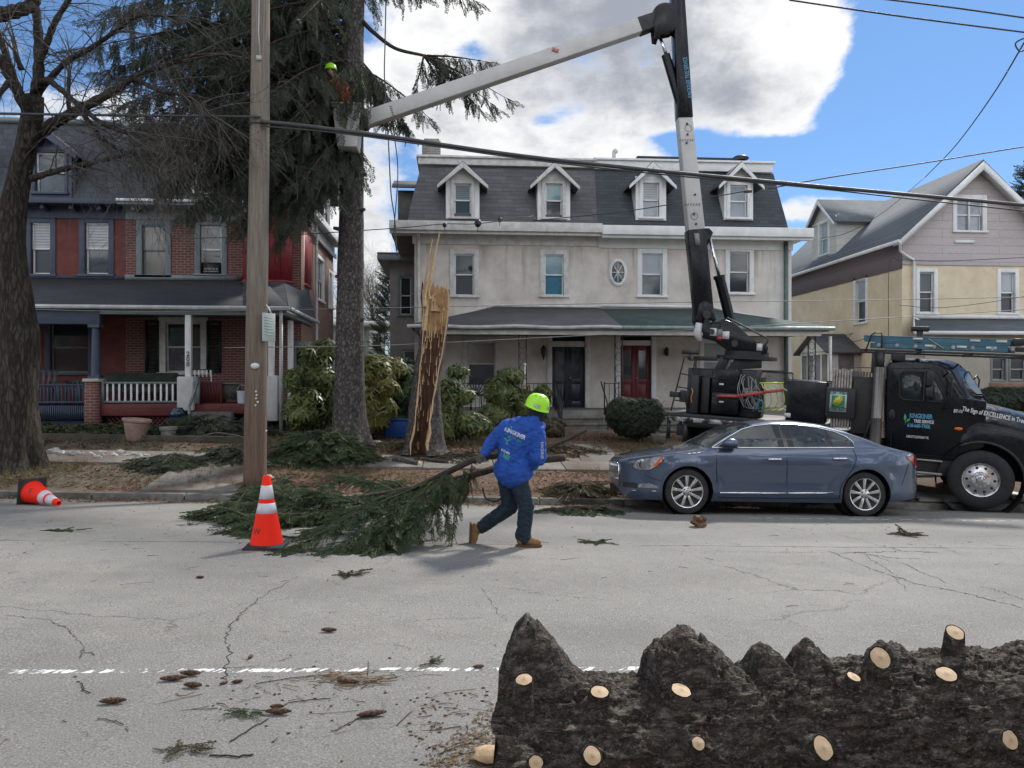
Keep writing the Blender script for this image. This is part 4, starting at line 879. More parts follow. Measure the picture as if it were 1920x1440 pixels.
# front porch (enclosed), cut by the frame
YP =24.6; zpt =W(1760,598,YY).z; zpe =W(1800,622,YP).z; px0 =WX(1715,YP) -.2
m =MB(); slab_poly(m,[(px0,YP -.3,zpe),(xR,YP -.3,zpe),(xR,YY -.002,zpt),(XY +.5,YY -.002,zpt)],.06); m.build('porch_roof',SH_BLUE,K)
m =MB(); m.box(px0,xR,YP -.38,YP -.28,zpe -.12,zpe); m.box(XY +.5,xR,YY -.1,YY -.003,zpt,zpt +.14); m.bar((px0,YP -.3,zpe -.05),(XY +.45,YY,zpt -.02),.05,.16); m.build('porch_fascia',WHITE,K)
fp =front(YP); xa =WX(1735,YP); pw =[hole(YP,1859,672,1886,713),hole(YP,1893,672,1925,713)]
m =MB(); wall(m,fp,xa,xR,-.5,zpe -.1,pw); m.quad((xa,YP,-.5),(xa,YY,-.5),(xa,YY,zpe -.1),(xa,YP,zpe -.1)); m.build('porch_wall',BEIGE,K,recalc=False)
for h in pw: window(K,fp,h,trim=GREYT,sash=mat('grey_sash_2',(.3,.31,.31),.6),cas=.04,sill=False)
m =MB(); a,b =WX(1855,YP),WX(1935,YP); m.box(a,b,YP -.06,YP -.001,pw[0][2] -.28,pw[0][2] -.08); m.build('brick_sill',BRICK_S,K)
# small side portico
m =MB(); y0_,y1_ =WXP(1562,660,XY -.5).y,WXP(1500,660,XY -.5).y
PX =XY -1.3
zz1 =WXP(1500,662,PX).z; zzp =WXP(1500,637,PX).z
ya,yb2 =WXP(1556,665,PX).y,WXP(1490,665,PX).y
ya,yb2 =min(ya,yb2),max(ya,yb2); yb2 =min(yb2,ya +2.6)
m.box(PX,XY -.002,ya,yb2,-.3,zz1); pt_ =m.build('side_portico',mat('portico_paint',(.40,.37,.35),.7,.1),K)
m =MB(); yc =(ya +yb2)/2
for s_ in (-1,1): slab_poly(m,[(PX -.25,yc,zz1 +.75),(PX -.25,yc +s_*1.5,zz1 -.05),(XY -.003,yc +s_*1.5,zz1 -.05),(XY -.003,yc,zz1 +.75)],.07)
m.build('portico_roof',SH_GREY,pt_)
m =MB(); m.add([(PX +.001,yc,zz1 +.68),(PX +.001,ya,zz1 -.02),(PX +.001,yb2,zz1 -.02)],[(0,1,2)]); m.build('pediment',WHITE,pt_,recalc=False)
m =MB()
for k in range(5): q =ya +.1 +(yb2 -ya -.2)*k/4; m.box(PX -.03,PX -.001,q -.05,q +.05,-.3,zz1)
m.box(PX -.028,PX -.001,ya,yb2,zz1 -.15,zz1 -.05); m.build('pilaster',WHITE,pt_); m =MB(); m.box(PX -.012,PX -.001,ya +.15,yb2 -.15,.2,zz1 -.15); m.build('pane',P_SHADE,pt_)
m =MB(); m.box(PX +.35,PX +1.0,ya -.03,ya -.001,-.2,zz1 -.15); m.build('side_door',mat('mauve_door',(.12,.09,.10),.6),pt_)
# low hedge by its porch

# ------------------------------------------------------------ vegetation
rng =np.random.default_rng(11); random.seed(11)
def np_mesh(name,V,Fc,mt,parent=None,smooth=False):
    me =bpy.data.meshes.new(name); off =np.zeros(3,np.float32); q =parent
    while q is not None: off += np.array(q.location,dtype=np.float32); q =q.parent
    V =V.astype(np.float32) -off; k =Fc.shape[1]
    me.vertices.add(len(V)); me.vertices.foreach_set('co',V.ravel()); me.loops.add(Fc.size); me.polygons.add(len(Fc))
    me.loops.foreach_set('vertex_index',Fc.ravel().astype(np.int32)); me.polygons.foreach_set('loop_start',(np.arange(len(Fc))*k).astype(np.int32)); me.polygons.foreach_set('loop_total',np.full(len(Fc),k,np.int32))
    me.materials.append(mt); me.update(calc_edges=True)
    if smooth: me.polygons.foreach_set('use_smooth',[True]*len(Fc))
    o =bpy.data.objects.new(name,me); COL.objects.link(o); o.parent =parent; return o
def inst(T,mats):                          # template (V,F) baked at many 4x4 matrices (N,4,4)
    V,Fc =T; n =len(V); M_ =np.array(mats,dtype=np.float32)
    out =np.einsum('nij,vj->nvi',M_[:,:3,:3],V) +M_[:,None,:3,3]
    idx =(Fc[None] +(np.arange(len(M_))*n)[:,None,None]); return out.reshape(-1,3),idx.reshape(-1,Fc.shape[1])
def veg_mat(name,c1,c2,c3,sc=3,trans=.25,rough=.6):
    t =NT(name); P =t.pos(); n =t.noise(sc,3,.6,P); v =t.sep(t.vor(sc*9,'F1',P,'Color'))[0]
    c =t.mix(t.mr(n,.38,.62),c1,c2); c =t.mix(t.mr(v,.6,1,0,.8),c,c3); m =t.fin(c,rough,0,.3)
    tr =t.N.new('ShaderNodeBsdfTranslucent'); t.L.new(c,tr.inputs[0]); ms =t.N.new('ShaderNodeMixShader'); ms.inputs[0].default_value =trans
    t.L.new(t.b.outputs[0],ms.inputs[1]); t.L.new(tr.outputs[0],ms.inputs[2]); t.L.new(ms.outputs[0],t.N['Material Output'].inputs[0]); return m
SPR =veg_mat('spruce_needles',(.052,.067,.050),(.082,.098,.067),(.13,.14,.09),1.5,.2)
SPR_F =veg_mat('fresh_spruce_needles',(.052,.078,.040),(.085,.118,.060),(.14,.165,.085),2.5,.2)
RHO =veg_mat('rhododendron_leaves',(.055,.085,.03),(.13,.165,.055),(.30,.31,.12),2.0,.3,.4); RHO_Y =veg_mat('yellowish_rhododendron_leaves',(.10,.11,.03),(.18,.18,.05),(.38,.33,.10),2.5,.3,.45)
RHO_D =veg_mat('dark_rhododendron_leaves',(.018,.04,.018),(.04,.07,.03),(.09,.12,.05),2,.25,.4)
YEW =veg_mat('clipped_yew',(.012,.02,.012),(.024,.036,.018),(.055,.06,.025),3,.1,.7); HEDGE =veg_mat('hedge_leaves',(.012,.02,.012),(.02,.032,.016),(.04,.05,.025),3,.1)
DRY =veg_mat('dry_brush',(.07,.05,.03),(.10,.09,.05),(.17,.14,.08),3,.1)
IVY =veg_mat('ivy_leaves',(.022,.038,.015),(.05,.07,.025),(.14,.13,.055),3,.2,.5)
def bark(name,c1,c2,sc=8,zs=.25,bump=1.0,lich=None,dist=.03):
    t =NT(name); x,y,z =t.sep()[:3]; v =t.comb(x,y,t.math('MULTIPLY',z,zs)); n =t.noise(sc,8,.7,v,.4); w =t.vor(sc*1.6,'DISTANCE_TO_EDGE',t.vm('ADD',v,t.vm('MULTIPLY',t.noise(sc*1.5,5,.7,v,color=True),(.12,.12,.12))))
    c =t.mix(t.mr(n,.35,.65),c1,c2); c =t.mix(t.mr(w,0,.16,.35,0),c,mul(c1,.5))
    if lich: c =t.mix(t.mr(t.noise(2.2,5,.7),.55,.68,0,.8),c,lich)
    t.bump(t.math('ADD',t.math('MULTIPLY',n,.8),t.mr(w,0,.15,0,.7)),bump,dist); return t.fin(c,.95,0,.2)
BK_SPR =bark('spruce_bark',(.075,.065,.06),(.17,.155,.145),9,.6); BK_TREE =bark('street_tree_bark',(.032,.028,.024),(.085,.072,.06),9,.22,lich=(.07,.07,.048)); BK_TWIG =bark('twig_bark',(.075,.067,.06),(.165,.15,.135),14,1,.3)  # twigs get a paler bark than the limbs, sunlight put into the colour
BK_DARK =bark('dark_twig_bark',(.035,.028,.022),(.085,.07,.055),14,1,.3)
def frame_mat(p,d,s=1.0,roll=None,up=None):
    d =Vector(d).normalized(); u =Vector(up) if up else Vector((random.gauss(0,1),random.gauss(0,1),random.gauss(0,1)))
    x =d.cross(u)
    if x.length <1e-4: x =d.orthogonal()
    x.normalize(); z =x.cross(d).normalized()
    return [[x.x*s,d.x*s,z.x*s,p[0]],[x.y*s,d.y*s,z.y*s,p[1]],[x.z*s,d.z*s,z.z*s,p[2]],[0,0,0,1]]
def spray_template(n=9,L=1.0,side=.22,w=.035,seed=1):   # along +y, needles twigs each side
    r =random.Random(seed); V =[]; Fc =[]
    def blade(a,b,w):
        a =Vector(a); b =Vector(b); d =(b -a).normalized()
        for u in (Vector((0,0,1)),Vector((1,0,0)) if abs(d.x) <.8 else Vector((0,1,0))):
            s =d.cross(u).normalized()*w; m =a.lerp(b,.45); o =len(V); V.extend([a,m +s,b,m -s]); Fc.append((o,o +1,o +2,o +3))
    pts =[Vector((0,L*k/n,-.06*L*(k/n) ** 2)) for k in range(n +1)]
    for a,b in zip(pts,pts[1:]): blade(a,b +(b -a)*.3,w*.8)
    for k in range(1,n):
        for s in (-1,1):
            l =side*(1.15 -.75*k/n)*r.uniform(.7,1.25); a =pts[k]; b =a +Vector((s*l*.8,l*r.uniform(.45,.8),r.uniform(-.35,.1)*l)); blade(a,b,w)
            if l >.12: m_ =a.lerp(b,.5); blade(m_,m_ +Vector((s*l*.15,l*.45,-.1*l)),w*.85)
    return np.array([tuple(v) for v in V],np.float32),np.array(Fc,np.int32)
SPT =[spray_template(10,1,.28,.023,1),spray_template(12,1,.22,.020,2),spray_template(9,1,.34,.025,3)]
def bake(name,T_list,mats,mt,parent):
    Vs =[]; Fs =[]; o =0
    buckets =[[] for _ in T_list]
    for i,m_ in enumerate(mats): buckets[i % len(T_list)].append(m_)
    for T,b in zip(T_list,buckets):
        if not b: continue
        V,Fc =inst(T,b); Vs.append(V); Fs.append(Fc +o); o += len(V)
    return np_mesh(name,np.concatenate(Vs),np.concatenate(Fs),mt,parent)
# ---- spruce tree
def trunk_mesh(name,pts,rads,mt,parent,n=28,amp=.06,sc=3.0,flare=None):
    m =MB(); P =curve_pts(pts,8); R_ =[np.interp(i/8,range(len(rads)),rads) for i in range(len(P))]
    m.tube(P,R_,n); V =[]
    for v,i in zip(m.v,range(len(m.v))):
        c =P[min(i // n,len(P) -1)]; d =Vector(v) -c; a =math.atan2(d.y,d.x); k =1 +amp*mn.fractal(Vector((math.cos(a)*sc,math.sin(a)*sc,v[2]*sc*.5)),1,2,4)
        if flare:
            h =v[2] -P[0].z; k += flare[0]*math.exp(-h/flare[1])*(1 +.6*math.sin(a*5 +1) +.3*math.sin(a*3))
        V.append(tuple(c +d*k))
    m.v =V; return m.build(name,mt,parent,smooth=True,recalc=True)
YS =17.2; base =W(656,838,YS)
S =thing('spruce_tree',base,'tall spruce with half its limbs cut, dark drooping boughs left of its trunk','tree')
tp =[W(656,840,YS),W(655,780,YS),W(656,600,YS),W(659,400,YS),W(660,250,YS),W(660,150,YS),W(661,60,YS),W(668,-40,YS),W(672,-260,YS)]
trunk_mesh('trunk',tp,[.37,.345,.30,.265,.25,.26,.25,.19,.12],BK_SPR,S,36,.07,4,flare=(.38,.35))
def trunk_at(z):
    P =tp
    for a,b in zip(P,P[1:]):
        if a.z <= z <= b.z: return a.lerp(b,(z -a.z)/(b.z -a.z))
    return P[-1]
SMATS =[]; bm_ =MB()
def bough(p0,tip,r0,sag=.5,dens=1.0,lat=.8,sp=(.35,.6),hang=.85,mats=SMATS,mb=bm_,first=.12,end_up=.15,step=.14,tmin=.12):
    p0 =Vector(p0); tip =Vector(tip); L_ =(tip -p0).length; mid =p0.lerp(tip,.45) +Vector((0,0,sag*.4)); P =curve_pts([p0,mid,tip],10)
    rr =[max(.006,r0*(1 -i/len(P)) ** .8) for i in range(len(P))]; mb.tube(P,rr,6)
    along =(tip -p0).normalized(); sidev =along.cross(Vector((0,0,1))).normalized()
    s =first*L_
    while s <L_:
        f =s/L_; p =P[min(len(P) -1,int(f*(len(P) -1)))]
        for sg_ in (-1,1):
            if random.random() >dens: continue
            ll =lat*(1 -f*.75)*random.uniform(.5,1.1) +.1
            q =p +sidev*sg_*ll*.75 +along*ll*.5 +Vector((0,0,-ll*random.uniform(.25,.6))); mb.tube([p,p.lerp(q,.5) +Vector((0,0,ll*.08)),q],[.012,.008,.004],3,False)
            nsp =max(2,int(ll/.13))
            for k in range(nsp +1):
                a =p.lerp(q,(k +.3)/(nsp +.3)); size =random.uniform(*sp)*(1 -.3*f)
                d =Vector((random.gauss(0,.32),random.gauss(0,.32),-hang)) +(q -p).normalized()*(.9 -hang*.4)*random.uniform(.3,1)
                mats.append(frame_mat(a,d,size))
        d =Vector((random.gauss(0,.3),random.gauss(0,.3),-hang)) +along*.5; mats.append(frame_mat(p,d,random.uniform(*sp)*.9))
        s += step*random.uniform(.7,1.3)
    for k in range(3): mats.append(frame_mat(tip -along*.1*k,along +Vector((random.gauss(0,.3),random.gauss(0,.3),random.uniform(-.6,.1))),sp[0]*1.1))
# left boughs: (py at trunk, px tip, py tip, depth offset)
LB =[(-150,330,-60,-1),(-120,250,-30,1.0),(-100,420,10,-2.2),(-60,200,20,.3),(-40,300,60,1.8),(-20,170,40,-.6),(0,350,70,-2.0),(20,240,80,1.2),(30,130,95,.2),(50,400,130,-2.4),
      (55,290,130,.8),(75,210,150,-1.0),(85,350,180,2.0),(100,260,190,-.2),(110,470,200,-2.6),(120,390,220,.9),(130,290,240,-1.3),(150,350,260,.1),(160,520,250,-2.3),(165,430,290,1.6),
      (180,320,300,-.8),(190,390,320,.5),(200,520,310,2.2),(210,460,330,-1.8),(225,360,350,-.2),(235,420,385,-1.2),(245,500,380,1.0),(255,560,350,-1.9),(260,450,410,-.5),(270,520,420,-1.4),(-80,480,-20,2),(-170,560,-80,-1.5),(60,540,160,2.4),(-30,560,40,-2.6),(280,440,430,-1.0),(275,560,430,-1.6),(265,480,440,.6),(285,520,445,-.9),(240,340,400,-.4),(215,300,360,.8),(40,230,200,.6),(90,240,235,.4),(120,280,290,-.2),(150,250,310,.9),(190,300,345,.3),(210,350,400,.7),(20,180,140,.9),(-10,250,110,-.9),(60,320,215,-.5),(140,400,350,.2)]
for (pt_,tx,ty,dy) in LB:
    z0 =W(658,pt_,YS).z; c0 =trunk_at(z0); tip =W(tx,ty,YS +dy); bough(c0,tip,.05,.5,.70,1.0,(.34,.62),.9,tmin=.1)
# right side: remaining limbs
RB =[([(680,40),(700,60),(740,90),(790,103),(830,112)],.045,.5),]
p =[W(x,y,YS -.1) for x,y in RB[0][0]]; bm_.tube(curve_pts(p,6),[.055 -.0013*i for i in range(len(curve_pts(p,6)))],7)
e0 =W(795,104,YS -.2)
for (tx,ty,dy,hg) in ((925,118,-.3,.9),(868,150,.2,.95),(960,190,.1,.8),(842,190,.3,1.0),(780,170,-.3,1.0),(905,210,-.1,.95),(935,205,.3,.9)):
    bough(e0,W(tx,ty,YS +dy),.028,.1,.55,.45,(.28,.50),hg,step=.2,first=.22)
for (pt_,tx,ty,dy,dn) in ((95,770,250,.2,.8),(110,740,200,-.5,.9),(120,810,225,.5,.6),(140,755,240,.7,.8),(-30,800,0,.2,.5),(-50,850,-10,.5,.4),(-60,900,5,-.3,.4),(-90,780,-30,.2,.6),(130,725,230,-.6,.6)):
    c0 =trunk_at(W(658,pt_,YS).z); bough(c0,W(tx,ty,YS +dy),.03,.3,dn,.55,(.3,.5),.98,step=.17)
for k in range(110): SMATS.append(frame_mat(W(random.uniform(600,690),random.uniform(120,215),15.9 +random.uniform(-.15,.15)),(random.gauss(0,.3),random.gauss(0,.2),-.9),random.uniform(.25,.45)))
for (a_,b_) in (((560,120),(650,190)),((575,90),(690,150)),((590,200),(665,225))): bm_.tube([W(*a_,16.1),W((a_[0] +b_[0])/2,(a_[1] +b_[1])/2 -12,15.95),W(*b_,15.9)],[.02,.014,.006],5)
bm_.build('boughs',BK_DARK,S,smooth=True,recalc=False)
def spr_keep(q):
    X,Y,Z =q[0][3],q[1][3],q[2][3]; d =X*ST +Y*CT; px =960 +F*(X*CT -Y*ST)/d; py =720 -F*(Z -CZ)/d
    if 632 <px <694 and py <118 and Y <17.6: return random.random() <.12
    if 632 <px <700 and py >290: return random.random() <.25
    if 500 <px <635: return random.random() <(.62 if Y <17.5 else .45)
    return True
SMATS =[q for q in SMATS if spr_keep(q)]
for a,b in ((0,1),): bake('needle_sprays',SPT,SMATS,SPR,S)
m =MB()
for (px,py,dx) in ((683,330,.1),(682,395,.06),(630,430,-.1),(634,250,-.14),(684,210,.12),(632,520,-.06),(680,600,.06)):
    c =W(px,py,YS -.1); m.tube([c -Vector((dx,0,0)),c +Vector((dx*.5,-.05,.02))],[.05,.035],8)
m.build('branch_scar',BK_SPR,S,smooth=True)
# ---- bare street tree on the left
YT =15.1; T_ =thing('bare_street_tree',W(33,885,YT),'leafless street tree with thick knobbly trunk and a tangle of fine drooping twigs','tree')
def Pt(l): return [W(q[0],q[1],YT +(q[2] if len(q) >2 else 0)) for q in l]
tt =Pt([(34,895),(34,800),(35,700),(33,620),(27,540),(21,430),(34,340),(50,270),(60,220),(66,180)]); k_ =15.2/1443
trunk_mesh('trunk',tt,[v*k_ for v in (38,33,30,33,26,23,19,17,17,14)],BK_TREE,T_,32,.12,2.2,flare=(.45,.3))
bt =MB(); bw =MB()
def twig(p,d,L_,r,lev,mb,droop=.25,spread=.55):
    n =max(3,int(L_/.22)); pts =[p.copy()]; d =d.normalized()
    cur =Vector((random.gauss(0,.16),random.gauss(0,.12),random.gauss(0,.08)))
    for i in range(n):
        d =(d +cur*.5 +Vector((random.gauss(0,.10),random.gauss(0,.10),random.gauss(0,.08) -droop*.12))).normalized(); pts.append(pts[-1] +d*L_/n)
    rr =[max(.0028,r*(1 -.8*i/n)) for i in range(n +1)]; mb.tube(pts,rr,3 if r <.012 else 6,False)
    if lev <= 0: return
    for i in range(1,n +1):
        for _ in range(1 if lev >1 else 2):
            if random.random() <(.85 if lev >1 else .6):
                q =pts[i]; t_ =(pts[i] -pts[i -1]).normalized(); s =t_.cross(Vector((random.gauss(0,1),random.gauss(0,1),random.gauss(0,1)))).normalized()
                nd =(t_ +s*random.uniform(.5,1.0)*spread*1.6).normalized(); twig(q,nd,L_*random.uniform(.35,.65),rr[i]*.6,lev -1,mb,droop,spread)
limbs =[([(64,200),(72,140,.1),(72,70,.2),(66,0,.3),(60,-70,.3)],11,5,10,3),([(58,220),(30,165,-.3),(5,120,-.6),(-40,60,-.8)],11,7,5,2),([(-60,45,-.5),(0,28,-.3),(40,18,-.2),(62,5,0),(75,-30,0)],13,9,5,2),
         ([(56,262,-.1),(80,245,-.2),(112,225,-.3),(150,205,-.5),(200,178,-.5),(250,146,-.4),(300,126,-.3),(358,104,-.2)],12,3.5,26,3),([(72,120,.1),(88,80,0),(104,40,-.2),(136,-10,-.4)],7,4,8,2),
         ([(62,175),(85,150,-.4),(110,165,-.8),(140,190,-1.2),(190,230,-1.4),(240,250,-1.5)],6,3,12,3),([(60,335,-.2),(90,325,-.5),(140,312,-.7),(195,300,-.9),(240,290,-1)],6,2.5,10,2),([(55,280,-.2),(70,235,-.6),(40,180,-1),(10,100,-1.3),(-20,20,-1.4)],7,4,7,2),
         ([(150,205,-.5),(175,240,-.8),(205,270,-1.0),(260,300,-1.2)],5,2,12,3),([(250,146,-.4),(300,170,-.8),(350,180,-1.0),(400,215,-1.1)],4.5,2,16,3),([(66,180),(120,120,-.4),(170,90,-.6),(215,60,-.8)],6,3,10,3),([(215,60,-.8),(260,30,-1),(330,30,-1.1)],3.5,2,9,2),
         ([(130,215,-.4),(128,180,-.4),(130,135,-.4)],4,3,3,1),([(40,130,.1),(28,98,.1)],5,4,2,1),([(20,150,-.5),(-20,200,-.9),(-60,260,-1)],5,3,6,2)]
for pts,r0,r1,nk,lev in limbs:
    P =curve_pts(Pt(pts),6); n =len(P); rr =[(r0 +(r1 -r0)*i/n)*k_*(1 +.12*math.sin(i*2.1)) for i in range(n)]; bt.tube(P,rr,10)
    for k in range(nk):
        i =random.randint(max(1,n // 5),n -1); t_ =(P[i] -P[i -1]).normalized(); s =Vector((random.gauss(.25,.6),random.gauss(-.1,.7),random.gauss(0,.6))).normalized()
        twig(P[i],(t_*.7 +s +Vector((.25,0,.05))).normalized(),random.uniform(.7,1.7),.013,lev -1,bw,.8,.6)
    if r1 <7:
        for k in range(3): twig(P[-1],((P[-1] -P[-2]).normalized() +Vector((random.gauss(0,.3),random.gauss(0,.3),random.gauss(0,.3)))).normalized(),random.uniform(.8,1.5),r1*k_*.6,lev -1,bw,.7,.6)
# long arching twigs hanging to the right, down in front of the roof
for k in range(34):
    a =W(random.uniform(110,300),random.uniform(150,300),YT -random.uniform(.3,1.3)); twig(a,Vector((random.uniform(.3,1),random.uniform(-.4,.2),random.uniform(-.7,.1))),random.uniform(1.0,2.0),.010,2,bw,.9,.5)
bt.build('branches',BK_TREE,T_,smooth=True,recalc=False); bw.build('twigs',BK_TWIG,T_,smooth=True,recalc=False)
# ---- broken stump
YK =16.9; K_ =thing('broken_tree_stump',W(795,838,YK),'snapped spruce trunk split open to orange splintered heartwood between the shrubs','stump')
t =NT('splintered_wood'); x,y,z =t.sep()[:3]; v =t.comb(x,y,t.math('MULTIPLY',z,.10)); n =t.noise(28,6,.7,v); n2 =t.noise(2.5,5,.7,t.comb(x,y,t.math('MULTIPLY',z,.4)))
c =t.mix(t.mr(n,.3,.7),(.33,.175,.075),(.56,.37,.19)); hmk =t.math('ADD',n2,.20); hmk =t.math('SUBTRACT',hmk,t.mr(z,2.25,2.75,0,.5)); hmk =t.math('SUBTRACT',hmk,t.mr(z,.5,.1,0,.16)); c =t.mix(t.mr(hmk,.42,.52),c,t.mix(t.mr(n,.35,.65),(.035,.016,.010),(.14,.062,.032)))
t.bump(n,1,.03); SPLINT =t.fin(c,.85); PALEW =mat('pale_split_wood',(.52,.36,.20),.8,.25,20,bump=.5)
bs =[]; m =MB(); n =40; rows =46
def KW(px,py,dy=0): return W(px,py,YK +dy)
KP =[(850,797,43,771,802),(840,797,37,771,801),(800,796,33,779,806),(740,798,27,785,814),(690,803,25,789,824),(640,811,23.5,794,832),(600,816,24,794,839),(560,816,26,794,841),(545,817,25,795,841)]
k2 =17.1/1443; H0 =KW(797,850).z; H1 =KW(820,545).z
def kint(z,c): f =850 -(z -H0)/(H1 -H0)*305; return float(np.interp(f,[q[0] for q in reversed(KP)],[q[c] for q in reversed(KP)]))
def sc_(z): return Vector((WX(kint(z,1),YK),YK,z)),kint(z,2)*k2
a0_,a1_ =R(-128),R(-58)        # the open face looks toward the street
def open_edges(z):
    cx,r =kint(z,1),kint(z,2); q =lambda e: -math.acos(max(-.97,min(.97,(e -cx)/r)))
    w_ =1.2*mn.noise(Vector((z*5,0,0)))*2; a_,b_ =q(kint(z,3) +w_),q(kint(z,4) +1.5*w_); return a_,b_
for j in range(rows):
    z =H0 +(H1 -H0)*j/(rows -1); c,r =sc_(z); e0_,e1_ =open_edges(z)
    for i in range(n):
        a =e1_ +(2*math.pi -(e1_ -e0_))*i/(n -1); h =z -H0; k =1 +.08*mn.fractal(Vector((math.cos(a)*3,math.sin(a)*3,z*2)),1,2,3) +.10*math.exp(-h/.2)*(1 +.8*math.sin(a*4)); zz_ =z
        if j == rows -1: zz_ += .10*mn.noise(Vector((a*3,0,5))) +(.22*math.exp(-((a -R(190))/.3) ** 2))
        m.v.append((c.x +math.cos(a)*r*k,c.y +math.sin(a)*r*k,zz_))
for j in range(rows -1):
    for i in range(n -1): a =j*n +i; m.f.append((a,a +1,a +n +1,a +n)); m.m.append(0)
m.build('bark_shell',BK_SPR,K_,smooth=True,recalc=False)
m =MB(); ni =16
for j in range(rows):
    z =H0 +(H1 -H0)*j/(rows -1); c,r =sc_(z); e0_,e1_ =open_edges(z); L0 =Vector((math.cos(e0_),math.sin(e0_),0))*r*.97 +c; L1 =Vector((math.cos(e1_),math.sin(e1_),0))*r*.97 +c; f =j/(rows -1)
    dep =r*(.75 if f <.8 else .75 -(f -.8)*3.2)
    for i in range(ni):
        u =i/(ni -1); q =L0.lerp(L1,u); d =math.sin(u*math.pi)*dep +.03*mn.noise(Vector((u*14,0,z*.8)))*(1 if 0 <i <ni -1 else 0) +.03*mn.noise(Vector((u*5,3,z*5)))
        top =0
        if j == rows -1: top =.30*abs(mn.noise(Vector((u*9,1,1)))) +.08*(1 -u)
        m.v.append((q.x,q.y +d,q.z +top))
for j in range(rows -1):
    for i in range(ni -1): a =j*ni +i; m.f.append((a,a +1,a +ni +1,a +ni)); m.m.append(0)
m.build('heartwood',SPLINT,K_,smooth=True,recalc=False)
m =MB()   # cap between shell and heartwood + splinters on top
for k in range(26):
    u =random.random(); c,r =sc_(H1 -.1); x_ =c.x +(u -.5)*r*1.7; y_ =YK +random.uniform(-.3,.8)*r; h =random.uniform(.1,.3); w_ =random.uniform(.02,.05)
    m.add([(x_ -w_,y_,H1 -.45),(x_ +w_,y_,H1 -.45),(x_ +w_,y_ +.04,H1 -.45),(x_ -w_,y_ +.04,H1 -.45),(x_ +random.uniform(-.03,.03),y_ +.01,H1 +h*.8)],[(0,1,4),(1,2,4),(2,3,4),(3,0,4)])
c,r =sc_(H1 -.2);
for (x1_,y1_,x2_,y2_,w0,w1,dy) in ((795,620,824,438,.06,.012,-.1),(793,600,811,448,.045,.01,.0),(797,575,806,520,.05,.02,-.2),(808,560,808,540,.03,.01,-.2),(812,565,818,548,.03,.005,-.2)):
    A =KW(x1_,y1_,dy); Bq =KW(x2_,y2_,dy); P =[A,A.lerp(Bq,.4) +Vector((-.04,0,0)),A.lerp(Bq,.75) +Vector((-.03,0,0)),Bq]; m.tube(P,[w0,w0*.75,w0*.5,w1],5)
for (e_,w_) in ((0,.022),(1,.034)):   # pale torn edges along the opening
    P =[]
    for j in range(0,rows,3):
        z =H0 +(H1 -H0)*j/(rows -1); c,r =sc_(z); a =open_edges(z)[e_]; P.append(c +Vector((math.cos(a),math.sin(a),0))*r*1.0 +Vector((0,-.02,.0)) +Vector((mn.noise(Vector((z*4,e_,0)))*.03,0,0)))
    m.tube(P,[w_*(.4 +1.5*abs(mn.noise(Vector((j*.7,e_,0))))) for j in range(len(P))],5)
for k in range(150):
    z =H0 +(H1 -H0)*random.uniform(.0,.97); c,r =sc_(z); e0_,e1_ =open_edges(z); u =random.random(); L0 =Vector((math.cos(e0_),math.sin(e0_),0))*r*.95 +c; L1 =Vector((math.cos(e1_),math.sin(e1_),0))*r*.95 +c
    q =L0.lerp(L1,u) +Vector((0,math.sin(u*math.pi)*r*.55,0));
    if .12 <u <.88 and z <2.3 and random.random() <.75: continue
    l =random.uniform(.1,.35); w_ =random.uniform(.006,.016); m.add([q +Vector((-w_,0,0)),q +Vector((w_,0,0)),q +Vector((0,.02,0)),q +Vector((random.uniform(-.02,.03),random.uniform(-.05,0),l))],[(0,1,3),(1,2,3),(2,0,3)])
m.build('splinter',PALEW,K_,smooth=True,ang=R(40))
# ---- leafy shrubs
def leaf_tpl(L_=.13,w=.022,n=7,droop=.35,seed=0):
    r =random.Random(seed); V =[]; Fc =[]
    for k in range(n):
        a =2*math.pi*k/n +r.uniform(-.3,.3); l =L_*r.uniform(.75,1.15); dz =-droop*r.uniform(.3,1.4); o =len(V); ca,sa =math.cos(a),math.sin(a)
        for (q,ww,zz) in ((0.02,.2,.02),(.45,1,.03 +dz*.2),(1,.12,dz*.8)):
            V += [Vector((ca*l*q -sa*w*ww,sa*l*q +ca*w*ww,l*zz)),Vector((ca*l*q +sa*w*ww,sa*l*q -ca*w*ww,l*zz))]
        Fc += [(o,o +2,o +3,o +1),(o +2,o +4,o +5,o +3)]
    V =[Vector((v.x,v.z,v.y)) for v in V]; return np.array([tuple(v) for v in V],np.float32),np.array(Fc,np.int32)
RT =[leaf_tpl(.20,.027,7,.7,1),leaf_tpl(.19,.028,8,.3,2),leaf_tpl(.18,.025,6,1.3,3)]
NT_ =[leaf_tpl(.06,.010,6,.2,4),leaf_tpl(.05,.012,7,.4,5)]
